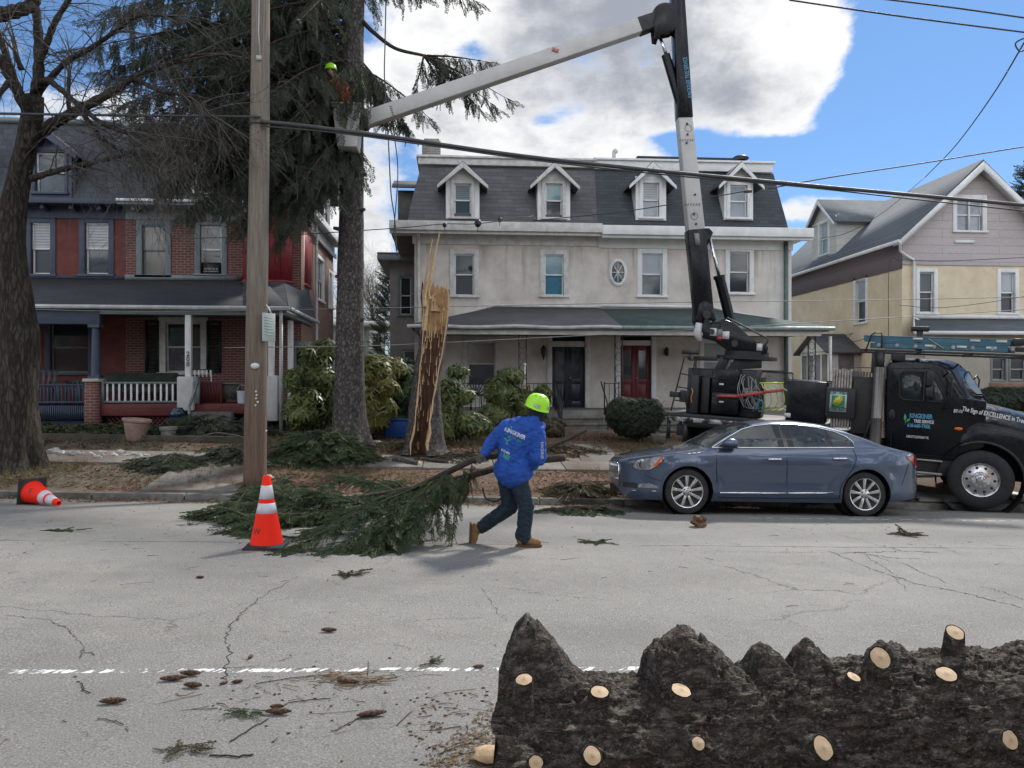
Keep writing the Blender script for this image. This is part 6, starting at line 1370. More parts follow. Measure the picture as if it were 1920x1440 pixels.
hood =TB(bm2,'hood',TP,smooth=True,ang=R(50)); sm =hood.modifiers.new('s','SUBSURF'); sm.levels =1; sm.render_levels =1
m =MB(); P =[(RA*math.cos(R(a))*1.0,.03,.52 +RA*math.sin(R(a))) for a in range(-5,186,8)]; P =[p for p in P if p[0] >-.41]; m.tube(P,.03,6); TB(m,'fender_lip',TM_,hood,smooth=True)
m =MB(); m.lathe([(RA +.02,0),(RA +.02,.5)],40,T=Matrix.Translation((0,.05,.5)) @ Matrix.Rotation(R(-90),4,'X')); TB(m,'wheel_well',DARKW,hood,recalc=False); m =MB(); m.box(-.7,.8,.50,.56,.5,1.3); TB(m,'inner_fender',DARKW,hood)
m =MB(); c =L(1797,804,0); m.blob((c.x,-.005,c.z),.07,1,0,2,(1,.3,.45)); TB(m,'marker_lamp',AMB,hood,smooth=True)
m =MB(); c =L(1915,830,0); m.blob((1.1,.12,1.22),.14,1,0,2,(1.1,.5,.6)); TB(m,'headlight',LAMPC,hood,smooth=True)
m =MB(); m.box(1.2,1.55,.0,2.36,.45,.85); TB(m,'bumper',TM_,bevel=.04)
m =MB(); m.box(-5.55,1.2,.72,.84,.78,1.02); m.box(-5.55,1.2,1.52,1.64,.78,1.02); m.box(-5.4,-4.0,.84,1.52,.7,.95); m.box(.2,.9,.84,1.52,.6,1.3); TB(m,'chassis',TM_,bevel=.01)
m =MB(); m.cyl((0,.25,.52),(0,2.1,.52),.06,10); m.cyl((-4.55,.3,.52),(-4.55,2.05,.52),.08,10); m.blob((-4.55,1.18,.52),.22,1,0); TB(m,'axle',TMD,smooth=True)
def twheel(x,y,s,dual=False,name='wheel'):
    r =.515; TT =Matrix.Translation((x,y,.515)) @ Matrix.Rotation(R(90),4,'X')
    if s >0: TT =TT @ Matrix.Rotation(R(180),4,'X')
    m =MB(); m.lathe([(.30,-.28),(.47,-.28),(.505,-.25),(r,-.22),(r,-.05),(.50,-.02),(.46,.0),(.40,.012),(.34,.01),(.30,-.01),(.295,-.28)],72,T=TT)
    for k in range(0): pass
    w =TB(m,name,TYRE,smooth=True,ang=R(38))
    m =MB(); m.lathe([(.30,-.005),(.292,.006),(.28,.0),(.275,-.03),(.255,-.05),(.15,-.035 if not dual else -.15),(.14,-.03 if not dual else -.15)],60,T=TT); TB(m,'rim',ALU,w,smooth=True,ang=R(40))
    m =MB(); zb_ =-.02 if not dual else -.14; m.lathe([(.15,zb_ -.02),(.145,zb_),(.075,zb_ +.01),(.07,zb_ +.07),(.055,zb_ +.10),(.0,zb_ +.11)],32,T=TT); TB(m,'hub_cap',CHROME,w,smooth=True,ang=R(40))
    m =MB()
    for k in range(10): a =2*math.pi*(k +.5)/10; p =TT @ Vector((math.cos(a)*.112,math.sin(a)*.112,zb_)); p2 =TT @ Vector((math.cos(a)*.112,math.sin(a)*.112,zb_ +.035)); m.tube([p,p2],[.017,.013],8)
    TB(m,'lug_nuts',CHROME,w,smooth=True,ang=R(40)); m =MB()
    for k in range(10): a =2*math.pi*k/10; rr =.215; zz =-.042 if not dual else -.09; c =Vector((math.cos(a)*rr,math.sin(a)*rr,zz +.004)); m.add([TT @ (c +Vector((math.cos(b)*.024,math.sin(b)*.024,0))) for b in [i*math.pi/6 for i in range(12)]],[tuple(range(12))])
    TB(m,'hand_hole',DARKW,w,recalc=False)
twheel(0,.0,-1); twheel(0,2.36,1)
for (y,s) in ((.05,-1),(.36,-1),(2.3,1),(2.0,1)): twheel(-4.55,y,s,True)
# deck
m =MB(); m.box(-5.66,-2.5,.08,2.3,1.20,1.285); dk =TB(m,'deck',TM_,bevel=.008)
t =NT('scuffed_white_edge'); n =t.noise(7,6,.7); c =t.mix(t.mr(n,.46,.54),(.02,.02,.02),(.42,.42,.41)); SCUF =t.fin(c,.7)
m =MB(); m.box(-5.6,-3.2,.068,.079,1.12,1.21); TB(m,'deck_edge',SCUF,dk)
m =MB(); m.box(-5.2,-3.9,.09,.14,1.02,1.19); m.box(-5.28,-5.2,.1,2.2,.6,1.19); m.box(-5.62,-5.55,.12,.16,.75,1.19); m.box(-5.62,-5.55,1.2,1.24,.75,1.19); TB(m,'mudguard',TM_)
m =MB(); m.box(-3.1,-1.7,.3,2.1,.6,1.15); TB(m,'underdeck_box',TM_,bevel=.02)
# equipment on the deck, placed from rear to front
def bx(nm,l,t_,r,b,y0=.12,d=.6,mt=TM_,bev=.012,par=None):
    A,Bq =L(l,b,y0),L(r,t_,y0); m =MB(); m.box(A.x,Bq.x,y0,y0 +d,min(A.z,Bq.z),max(A.z,Bq.z)); return TB(m,nm,mt,par,bevel=bev)
b1 =bx('narrow_bin',1292,704,1311,774,.15,.5);
tb =bx('toolbox',1333,694,1384,736,.14,.6,TP,.02); tb2 =bx('toolbox',1332,738,1385,775,.12,.62,TP,.02); bx('equipment_case',1312,708,1332,774,.3,.5)
for (o_,py) in ((tb,721),(tb2,754)):
    A =L(1350,py,.12); m =MB(); m.box(A.x -.02,A.x +.07,.105 if o_ is tb2 else .13,.119 if o_ is tb2 else .139,A.z -.012,A.z +.025); TB(m,'latch',STICKER,o_)
    m =MB(); A =L(1335,py -12,.12); B2 =L(1382,py -12,.12); yy =.118 if o_ is tb2 else .138; m.box(A.x,B2.x,yy -.008,yy,A.z -.008,A.z +.008); TB(m,'drawer_gap',SEAM,o_)
m =MB(); A =L(1388,705,.2); B2 =L(1424,772,.2); m.box(A.x,B2.x,.35,.9,1.29,A.z); TB(m,'valve_cabinet',TM_,bevel=.02)
m =MB(); random.seed(4)
for k in range(16):
    a =L(random.uniform(1388,1424),random.uniform(700,730),.25); b =L(random.uniform(1388,1430),random.uniform(740,776),.2); m.tube(curve_pts([a,a.lerp(b,.5) +Vector((random.uniform(-.12,.12),random.uniform(-.1,.05),random.uniform(-.1,.1))),b],5),.010,5)
TB(m,'hydraulic_hoses',HOSEG,smooth=True)
m =MB(); yl =.15
for k,(px,w_) in enumerate(((1412,.12),(1418,.16),(1408,.20),(1424,.10),(1404,.15))):
    c =L(px,752,yl); m.tube([(c.x +w_*math.cos(a),yl +.03*k,c.z +.17*math.sin(a) +.02) for a in [i*.42 for i in range(16)]],.007,5,False)
TB(m,'coiled_cable',HOSEG,smooth=True)
m =MB(); A =L(1424,718,.15); Bq =L(1470,718,.15); m.tube([A,Bq],.016,6); m.tube([L(1434,718,.15),L(1434,776,.15)],.014,6)
for px in (1428,1440,1452,1464):
    m.tube(curve_pts([L(px,718,.16),L(px +4,728,.12),L(px +16,736,.12),L(px +18,755,.14),L(px +8,766,.2),L(px -6,772,.25)],6),.013,6)
TB(m,'yellow_hose_rack',HOSEY,smooth=True)
m =MB(); m.tube(curve_pts([L(1417,770,.12),L(1424,752,.12),L(1431,756,.12),L(1428,775,.12)],6),.02,6); TB(m,'green_hose',TEAL,smooth=True)
m =MB(); P =[L(1343,742,.05),L(1380,743,.05),L(1430,736,.06),L(1471,731,.08)]
for a,b in zip(P,P[1:]): m.bar(a,b,.012,.055)
TB(m,'ratchet_strap',STRAP)
# mesh guard
A =L(1428,697,.3); Bq =L(1475,716,.3); t =NT('mesh_steel'); x,y,z =t.sep()[:3]
m =MB(); k =0
n_x =26
for i in range(n_x): xx =A.x +(Bq.x -A.x)*i/n_x; m.bar((xx,.3,Bq.z -.05),(xx +.12,.3,A.z),.006); m.bar((xx +.12,.302,Bq.z -.05),(xx,.302,A.z),.006)
m.box(A.x,Bq.x +.1,.29,.31,A.z -.01,A.z +.02); m.box(A.x -.02,A.x,.29,.31,1.29,A.z); m.box(Bq.x +.1,Bq.x +.12,.29,.31,1.29,A.z); TB(m,'mesh_guard',TMD)
m =MB(); a =L(1296,691,.2); b =L(1476,696,.2); m.bar(a,b,.02); m.bar(L(1380,692,.2),L(1380,770,.2),.02); TB(m,'rail',TM_)
# rear ladder and controls seat
m =MB(); r1a,r1b =L(1258,770,.25),L(1283,670,.25); r2a,r2b =L(1288,700,.1),L(1302,672,.25)
m.tube([r1a,r1b,r1b +Vector((.10,0,.03)),L(1303,676,.25),L(1288,772,.25)],.016,6)
for f in (.2,.45,.7): m.tube([r1a.lerp(r1b,f),L(1288,772,.25).lerp(L(1303,676,.25),f)],.013,6)
TB(m,'access_ladder',TMD,smooth=True)
m =MB(); c =L(1293,660,.6); m.tube([(c.x -.16,.6,c.z),(c.x +.18,.6,c.z)],[.045,.05],10); m.tube([(c.x,.6,c.z -.04),(c.x,.6,c.z -.16)],.04,8); m.tube([(c.x,.6,c.z -.16),(c.x +.15,.6,c.z -.18),(c.x +.15,.6,1.3)],.02,8); TB(m,'swivel_seat',TMD,smooth=True)
m =MB(); c =L(1268,742,.3); m.box(c.x -.12,c.x +.08,.2,.5,c.z -.03,c.z +.09); m.box(c.x +.08,c.x +.3,.25,.5,c.z -.12,c.z +.12); m.tube([L(1280,735,.2),L(1290,772,.2)],.012,6); TB(m,'control_box',TM_,bevel=.01)
m =MB(); m.tube(curve_pts([L(1297,728,.13),L(1299,735,.12),L(1296,745,.12),L(1297,755,.13)],5),.01,5); TB(m,'hook',mat('orange_hook',(.5,.22,.04),.5))
# turret
TY =1.2; m =MB(); A =L(1296,672,.8)
for y in (.75,1.6):
    for (pl) in (((1300,668),(1345,668),(1345,676),(1300,676)),((1352,668),(1370,668),(1358,694),(1338,694)),((1380,668),(1428,668),(1428,690),(1362,694))):
        P =[L(p[0],p[1],y) for p in pl]; m.prism([(p.x,y,p.z) for p in P],(0,.05,0))
P =L(1300,690,TY); P2 =L(1425,690,TY); m.box(P.x,P2.x,.7,1.7,1.285,P.z); TB(m,'pedestal',TM_,bevel=.008)
m =MB(); c =L(1400,664,TY); m.lathe([(.62,-.07),(.62,0),(.45,.0),(.45,.1)],32,(c.x,TY,c.z -.05),cap=True); TB(m,'slew_ring',TM_,smooth=True,ang=R(40))
prof =[(1322,596),(1316,612),(1318,634),(1340,640),(1372,664),(1438,664),(1440,650),(1410,636),(1378,606),(1356,598),(1340,606)]
m =MB()
for y in (TY -.30,TY +.24): P =[L(p[0],p[1],y) for p in prof]; m.prism([(p.x,y,p.z) for p in P],(0,.06,0))
P =[L(p[0],p[1],TY) for p in ((1350,645),(1378,662),(1436,662),(1430,650),(1375,640))]; m.prism([(p.x,TY -.24,p.z) for p in P],(0,.48,0)); tur =TB(m,'turret',TP,bevel=.015)
m =MB(); m.tube([L(1358,600,TY -.3),L(1364,596,TY -.3),L(1438,634,TY -.3),L(1440,640,TY -.3),L(1434,648,TY -.3)],.018,6); m.tube([L(1331,608,TY -.32),L(1336,604,TY -.32),L(1348,604,TY -.32),L(1350,612,TY -.32)],.014,6); TB(m,'grab_rail',TMD,tur,smooth=True)
for (l,t_,r,b,mt) in ((1332,615,1343,630,STICKER),(1344,617,1354,631,mat('grey_placard',(.2,.19,.19),.6)),(1344.5,631,1353.5,637,mat('red_placard',(.4,.04,.05),.6)),(1355,621,1367,636,STICKER),(1419,644,1429,658,STICKER)):
    A,Bq =L(l,t_,TY -.31),L(r,b,TY -.31); m =MB(); m.box(A.x,Bq.x,TY -.312,TY -.301,Bq.z,A.z); TB(m,'placard',mt,tur)
m =MB(); c =L(1378,644,TY -.3); m.cyl((c.x,TY -.33,c.z),(c.x,TY -.29,c.z),.07,20); c =L(1335,622,TY -.3); m.cyl((c.x,TY -.33,c.z),(c.x,TY +.33,c.z),.06,16); TB(m,'pivot_pin',TMD,tur,smooth=True,ang=R(40))
# boom (built in world space, kept under the truck)
BY =16.4
def WP(px,py,dy=0): return TKI @ W(px,py,BY +dy)
def wbeam(nm,a,b,wa,wb,dep,mt,par=None,bev=.02):    # box beam between two pixels, width in px, along the boom plane
    A,Bq =W(*a,BY),W(*b,BY); ax =(Bq -A).normalized(); s =Vector((0,1,0)).cross(ax).normalized(); k =16.5/1443/2; p =[]
    for (c,w_) in ((A,wa),(Bq,wb)):
        for (i,j) in ((-1,-1),(1,-1),(1,1),(-1,1)): p.append(TKI @ (c +s*i*w_*k +Vector((0,j*dep/2,0))))
    m =MB(); m.hexa(p); return TB(m,nm,mt,par or TRK,bevel=bev)
lb =wbeam('lower_boom',(1322,622),(1303,432),34,35,.30,TP)
lw =wbeam('insulated_section',(1303.5,433),(1282,222),32,27,.27,BOOMW,lb); lt =wbeam('boom_head',(1282.5,224),(1266,-60),28,22,.31,TP,lb)
m =MB()
for (a,b) in (((1297,395),(1310,420)),):
    for q in ((1301,402),(1305,420),(1303,365),(1288,232),(1289,252),(1287,268)): c =W(*q,BY -.14); m.cyl(TKI @ c,TKI @ (c +Vector((0,-.02,0))),.022,10)
TB(m,'bolts',TMD,lb,smooth=True)
m =MB();
for (q,w_) in (((1298,383),13),((1287,262),12)):
    for k in range(6): c =W(q[0] -w_ +k*w_*.4,q[1] +1,BY -.142); m.tube([TKI @ (c +Vector((-.012,-.004,-.02))),TKI @ (c +Vector((.012,-.004,.03)))],.006,4)
    c =W(q[0] +4,q[1] +22 if q[1] >300 else q[1] -22,BY -.15); P =[TKI @ (c +Vector((.075*math.cos(a),0,.075*math.sin(a)))) for a in [i*.35 for i in range(19)]]; m.tube(P,.004,4)
TB(m,'markings',TMD,lb)
# text running up the boom head
A,Bq =W(1294,188,BY),W(1281,94,BY); ax =(Bq -A).normalized(); up_ =ax.cross(Vector((0,-1,0))).normalized()*-1
M4 =Matrix((( ax.x,up_.x,0,A.x),(ax.y,up_.y,-1,A.y -.16),(ax.z,up_.z,0,A.z),(0,0,0,1)))
text_mesh('lettering','KINGKINER TREE SERVICE',.135,TXTB,lb,TKI @ M4,ext=.003,sx=.56)
# knuckle ear and lift cylinder
m =MB(); P =[W(p[0],p[1],BY -.1) for p in ((1315,428),(1330,428),(1337,436),(1328,458),(1318,470))]; m.prism([TKI @ p for p in P],TKI.to_3x3() @ Vector((0,.2,0))); TB(m,'cylinder_ear',TP,lb)
m =MB(); m.cyl(WP(1331,448),WP(1350,524),.035,12); TB(m,'cylinder_rod',CHROME,lb,smooth=True); m =MB(); m.cyl(WP(1349,520),WP(1371,608),.11,20); m.cyl(WP(1348,517),WP(1349,523),.125,20); TB(m,'lift_cylinder',TP,lb,smooth=True,ang=R(40))
m =MB(); A,Bq =W(1306,436,BY -.16),W(1312,462,BY -.16); m.box(0,0,0,0,0,0); m =MB(); m.hexa([TKI @ p for p in (W(1304,460,BY -.17),W(1313,460,BY -.17),W(1313,460,BY -.15),W(1304,460,BY -.15),W(1301,437,BY -.17),W(1311,437,BY -.17),W(1311,437,BY -.15),W(1301,437,BY -.15))]); TB(m,'grey_plate',mat('plate_grey',(.2,.2,.2),.4),lb)
m =MB(); P =[W(1316,612,BY -.22),W(1308,600,BY -.22),W(1310,570,BY -.22),W(1320,563,BY -.22),W(1336,570,BY -.22),W(1344,600,BY -.22)]; m.prism([TKI @ p for p in P],TKI.to_3x3() @ Vector((0,.44,0))); TB(m,'base_casting',TP,lb,bevel=.02)
m =MB(); c =W(1325,590,BY -.23); m.cyl(TKI @ c,TKI @ (c +Vector((0,-.03,0))),.09,20); TB(m,'pin_cap',TMD,lb,smooth=True,ang=R(40))
m =MB(); m.tube([WP(1311,606,-.3),WP(1307,625,-.3),WP(1313,640,-.3)],[.07,.09,.05],10); TB(m,'base_fairing',STICKER,lb,smooth=True)
# elbow
m =MB(); m.lathe([(.17,-.13),(.31,-.13),(.31,.13),(.17,.13),(.17,-.13)],40,T=TKI @ Matrix.Translation(W(1246,37,BY)) @ Matrix.Rotation(R(90),4,'X'));
ub =wbeam('upper_boom',(1222,42),(684,226),27,27,.27,BOOMW); TB(m,'elbow_ring',TM_,ub,smooth=True,ang=R(40))
m =MB(); P =[W(p[0],p[1],BY -.16) for p in ((1232,12),(1250,8),(1270,5),(1272,50),(1262,58),(1240,62),(1237,72),(1229,70),(1226,40))]; m.prism([TKI @ p for p in P],TKI.to_3x3() @ Vector((0,.05,0))); m.prism([TKI @ (p +Vector((0,.27,0))) for p in P],TKI.to_3x3() @ Vector((0,.05,0))); TB(m,'elbow_plate',TM_,ub)
wbeam('elbow_collar',(1228,40),(1197,51),27,29,.29,TMD,ub)
m =MB(); m.cyl(WP(1237,68),WP(1250,105),.035,12); TB(m,'cylinder_rod',CHROME,ub,smooth=True); m =MB(); m.cyl(WP(1248,103),WP(1276,198),.095,20); m.cyl(WP(1258,112,-.02),WP(1280,190,-.02),.03,8); TB(m,'fold_cylinder',TP,lb,smooth=True,ang=R(40))
m =MB(); P =[W(p[0],p[1],BY -.1) for p in ((1272,170),(1277,172),(1284,215),(1279,222),(1272,220))]; m.prism([TKI @ p for p in P],TKI.to_3x3() @ Vector((0,.2,0))); TB(m,'cylinder_ear',BOOMW,lb)
m =MB(); m.tube([WP(1268,60),WP(1273,110),WP(1278,160)],.035,8); TB(m,'leveling_rod',BOOMW,lb,smooth=True)
fl_ =W(1041,94,BY -.14); m =MB();
M5 =TKI @ Matrix.Translation(fl_) @ Matrix.Rotation(R(18.5),4,'Y')
m.box(-.07,.07,-.012,-.004,-.04,.04,M5); TB(m,'flag_sticker',mat('red_white_sticker',(.45,.16,.15),.6,.6,60),ub)
for q in ((735,200),):
    m =MB()
    for k in range(5): c =W(732 +k*1.2,198 +k*4,BY -.14); m.tube([TKI @ (c +Vector((-.02,-.005,-.01))),TKI @ (c +Vector((.03,-.005,-.02)))],.006,4)
    TB(m,'markings',TMD,ub)
# bucket at the tip
m =MB(); bt_,bb_ =W(660,205,BY).z,W(662,282,BY).z; xl,xr_ =WX(652,BY),WX(681,BY)
bt0 =[(xl -.28,BY -.33),(xr_ -.02,BY -.33),(xr_ -.02,BY +.33),(xl -.28,BY +.33)]; bb0 =[(xl -.18,BY -.27),(xr_ -.10,BY -.27),(xr_ -.10,BY +.27),(xl -.18,BY +.27)]
m.hexa([TKI @ Vector((x,y,bb_)) for x,y in bb0] +[TKI @ Vector((x,y,bt_ -.02)) for x,y in bt0]); cxm =sum(p[0] for p in bt0)/4
m.hexa([TKI @ Vector((cxm +(x -cxm)*1.06,BY +(y -BY)*1.08,bt_ -.019)) for x,y in bt0] +[TKI @ Vector((cxm +(x -cxm)*1.06,BY +(y -BY)*1.08,bt_ +.03)) for x,y in bt0]); bk =TB(m,'bucket',mat('pale_bucket_fibreglass',(.50,.50,.48),.5,.1),ub,bevel=.02)
m =MB(); m.box(0,.001,0,.001,0,.001); m =MB(); c =W(684,232,BY); m.cyl(TKI @ (c +Vector((0,-.2,0))),TKI @ (c +Vector((0,.2,0))),.10,16); m.tube([TKI @ (c +Vector((.08,-.2,.02))),TKI @ (c +Vector((.02,-.22,-.16)))],.02,6); TB(m,'bucket_pivot',TM_,ub,smooth=True,ang=R(40))
# box body between deck and cab
m =MB(); A,Bq =L(1477,712,.1),L(1546,800,.1); m.box(A.x,Bq.x,.10,2.2,1.12,2.08); bxx =TB(m,'steel_body',TP,bevel=.015)
m =MB(); m.box(A.x,L(1560,710,.3).x,.3,2.2,2.085,2.11); TB(m,'body_lid',STEEL,bxx)
m =MB(); A,Bq =L(1471,774,.09),L(1482,783,.09); m.box(A.x,Bq.x,.088,.098,Bq.z,A.z); TB(m,'data_plate',STICKER,bxx)
A,Bq =L(1550,726,.06),L(1601,786,.06); m =MB(); m.box(A.x,Bq.x,.06,.10,Bq.z,A.z); sp_ =TB(m,'sign_panel',TM_,bevel=.006)
A,Bq =L(1557,733,.05),L(1586,773,.05); m =MB(); m.box(A.x,Bq.x,.052,.059,Bq.z,A.z); sb =TB(m,'arborist_sign',mat('sign_pale_green',(.50,.60,.52),.5,.05),sp_)
wS =Bq.x -A.x; hS =A.z -Bq.z; m =MB(); m.box(A.x +.03,Bq.x -.03,.049,.0515,Bq.z +hS*.2,A.z -hS*.2); TB(m,'green_square',mat('sign_green',(.04,.22,.16),.5),sb)
m =MB(); cxs,czs =A.x +wS*.48,Bq.z +hS*.52; P =[]
for k in range(26): a =2*math.pi*k/26; rr =(.30 if k % 2 else .22)*wS*1.15; u_,v_ =rr*math.cos(a)*.85,rr*math.sin(a)*1.1; P.append((cxs +u_ +v_*.35,.0455,czs +v_))
m.prism(P,(0,.003,0)); TB(m,'leaf_emblem',mat('sign_yellow',(.62,.55,.04),.5),sb)
m =MB(); m.bar((cxs -wS*.32,.044,czs -hS*.24),(cxs +wS*.2,.044,czs +hS*.2),.008); TB(m,'leaf_vein',TXTG,sb)
RX =Matrix.Rotation(R(90),4,'X')
for s_,zz in (('CERTIFIED',A.z -hS*.135),('ARBORIST',Bq.z +hS*.055)): text_mesh('lettering',s_,.078,mat_flat('sign_dark',(.02,.07,.10),.5),sb,Matrix.Translation((A.x +wS/2,.049,zz)) @ RX,align='CENTER',sx=.82,bold=.002)
text_mesh('lettering','ISA',.10,TXTG,sb,Matrix.Translation((cxs +wS*.02,.043,Bq.z +hS*.24)) @ RX,sx=.8,bold=.003)
# upright outrigger boards
WOODB =mat('weathered_board_edges',(.30,.27,.24),.85,.5,12,bump=.3)
m =MB(); A =L(1563,690,.12); B2 =L(1600,692,.12); zlo =L(1563,802,.12).z; n_ =7
for k in range(n_): xx =A.x +(B2.x -A.x)*k/n_; m.box(xx,xx +(B2.x -A.x)/n_ -.012,.13 +.01*(k % 2),1.1,zlo,A.z -.01*(k % 3))
bd =TB(m,'outrigger_boards',WOODB,bevel=.004)
m =MB(); A =L(1600,694,.25); B2 =L(1648,697,.25)
for k in range(8): xx =A.x +(B2.x -A.x)*k/8; m.box(xx,xx +.035,.26,1.3,1.5,A.z -.005*k)
TB(m,'outrigger_boards',mat('dark_board_edges',(.15,.14,.13),.85,.5,12),bevel=.004)
m =MB(); m.tube([L(1575,692,.12),L(1578,687,.12),L(1640,690,.12),L(1642,697,.12)],.008,5); TB(m,'board_rail',TMD)
m =MB(); A,Bq =L(1601,705,.16),L(1644,800,.16); m.box(A.x,Bq.x,.16,2.1,1.15,A.z); TB(m,'cab_guard_box',mat('brownish_black_steel',(.022,.018,.017),.6,.3),bevel=.01)
m =MB(); m.tube([L(1617,830,.05),L(1632,790,.05),L(1650,770,.05)],.022,6); m.tube([L(1612,838,.05),L(1618,826,.05)],.045,8); TB(m,'hydraulic_strut',TMD,smooth=True)
# exhaust stack
A,Bq =L(1646,688,.04),L(1644,832,.04); xs3 =(A.x +Bq.x)/2; o =MB()
o.lathe([(.098,Bq.z),(.098,L(1645,786,.04).z),(.104,L(1645,785,.04).z),(.104,L(1645,782,.04).z),(.098,L(1645,781,.04).z),(.098,A.z)],32,cap=True)
e =o.build('exhaust_stack',PERF,TRK,world=False,smooth=True,ang=R(40)); e.location =(xs3,.04,0)
m =MB(); m.tube([(xs3,.06,A.z),(xs3,.06,A.z +.12),(xs3 -.02,.1,A.z +.28)],[.075,.075,.09],16); TB(m,'exhaust_tip',TM_,e,smooth=True).location =(-xs3,-.04,0)
# overhead rack
m =MB(); A,Bq =L(1614,656,.1),L(1912,665,.1); m.box(A.x,1.0,.08,.14,2.705,2.745); m.box(A.x,1.0,1.2,1.26,2.705,2.745)
for xx in (A.x +.05,-1.1,-.3,.5): m.box(xx,xx +.06,.08,1.26,2.70,2.742)
m.box(-1.86,-1.66,.12,.35,2.3,2.70); m.box(-1.52,-1.30,.12,1.2,2.55,2.70); rk =TB(m,'ladder_rack',TM_,bevel=.004)
m =MB(); m.tube([L(1624,655,.06),L(1634,628,.06),L(1640,624,.06),L(1652,624,.06),L(1654,630,.06),L(1653,653,.06)],.014,6); TB(m,'rack_hoop',TM_,rk,smooth=True)
m =MB(); c =L(1725,618,.6); m.box(c.x -.15,c.x +.15,.45,.75,c.z -.03,c.z +.05); m.box(c.x -.05,c.x +.05,.5,.7,2.74,c.z); TB(m,'beacon_bar',BLK,rk,bevel=.01)
# lettering on the door and hood
def ttext(s_,px,py,size,mt,sx=1,y=ya -.004,bold=0,rot=0,par=dr): c =L(px,py,y); return text_mesh('lettering',s_,size,mt,par,Matrix.Translation((c.x,y,c.z)) @ Matrix.Rotation(R(rot),4,'Y') @ RX,ext=.001,sx=sx,bold=bold)
ttext('KINGKINER',1705,783,.118,TXTB,.60,bold=.003); ttext('TREE SERVICE',1713,792,.080,TXTW,.66,bold=.002); ttext('610-660-TREE',1701,800,.092,TXTB,.68,bold=.003); ttext('USDOT2374242 VC',1699,820,.062,TXTW,.70,bold=.001)
m =MB(); c0 =L(1698,790,ya -.004);
for (pts) in (((-.01,-.02),(-.035,.06),(-.02,.14),(.01,.09),(.005,.0)),((.0,-.02),(.03,.045),(.07,.055),(.06,.01),(.02,-.01)),((-.008,-.06),(.004,-.06),(.006,.06),(-.004,.06))): m.prism([(c0.x +a,ya -.006,c0.z +b) for a,b in pts],(0,.003,0))
TB(m,'leaf_logo',mat('logo_green',(.07,.36,.14),.5),dr)
ttext('BT-11',1788,773,.075,TXTW,.75,bold=.003,y=.0)
def hoodY(x): return .14
c =L(1806,768,.10); txt ='The Sign of EXCELLENCE in Tree Care'
text_mesh('lettering',txt,.115,TXTW,hood,Matrix.Translation((c.x -.02,.075,c.z -.02)) @ Matrix.Rotation(R(9),4,'Y') @ Matrix.Rotation(R(-14),4,'X') @ RX,ext=.012,sx=.60,bold=.001)
# ladder on the rack, a thing of its own
LAD =thing('extension_ladder',(0,0,0),'blue fibreglass extension ladder strapped on the rack above the black cab','ladder'); LAD.matrix_world =TKM
for (nm,z0,z1,y0,xa,xb) in (('side_rail',2.78,2.88,.12,L(1640,0,.12).x,L(1890,650,.12).x),('side_rail',2.90,3.0,.14,L(1620,627,.14).x,L(1895,640,.14).x),('side_rail',2.78,2.88,.55,-1.9,.45),('side_rail',2.90,3.0,.53,-2.0,.46)):
    if z0 == 2.78 and y0 == .12: xa =L(1640,650,.12).x
    m =MB(); m.box(xa,xb,y0,y0 +.03,z0,z1); m.box(xa,xb,y0 -.012,y0 -.001,z1 -.018,z1); m.box(xa,xb,y0 -.012,y0 -.001,z0,z0 +.018); m.build(nm,TEAL,LAD,world=False,bevel=.003)
for k in range(8):
    xx =-1.75 +.30*k; m =MB(); m.cyl((xx,.11,2.83),(xx,.58,2.83),.02,10); m.cyl((xx,.10,2.83),(xx,.112,2.83),.033,12); m.build('rung',STEEL,LAD,world=False,smooth=True,ang=R(40))
m =MB(); m.bar((-.95,.10,2.97),(-.70,.10,2.80),.035,.01); m.build('strap_bar',mat('cream_bar',(.45,.43,.35),.6),LAD,world=False)
m =MB(); m.box(.36,.52,.12,.58,2.9,3.02); m.box(.40,.62,.1,.2,2.79,2.87); m.blob((.6,.15,2.84),.06,1,0); m.build('ladder_foot',BLK,LAD,world=False,bevel=.01)
m =MB()
for xx,z in ((-1.0,2.84),(-.5,2.84),(-.05,2.84),(-1.2,2.96),(-.3,2.96),(0.1,2.96)): m.box(xx,xx +.16,.107,.1085,z -.02,z +.02)
m.build('label_sticker',STICKER,LAD,world=False)
# boards under the front wheel
for i,(pts,lab) in enumerate(((((1660,951),(1790,947),(1808,956),(1665,953)),0),(((1712,925),(1800,935),(1806,953),(1725,950)),'grey plywood board on the road between the sedan and truck wheel'),(((1880,921),(1925,931),(1925,948),(1893,934)),'pale timber board lying beyond the truck front wheel'))):
    if not lab: continue
    q =[gp(*p) for p in pts]; m =MB(); m.prism([p +Vector((0,0,.01)) for p in q],(0,0,.03)); tag(m.build('plywood_board',mat('grey_plywood',(.28,.27,.25),.8,.2,5,bump=.2) if i == 1 else mat('pale_timber',(.55,.53,.48),.8,.15,5)),lab,'board','boards laid for the truck wheels')

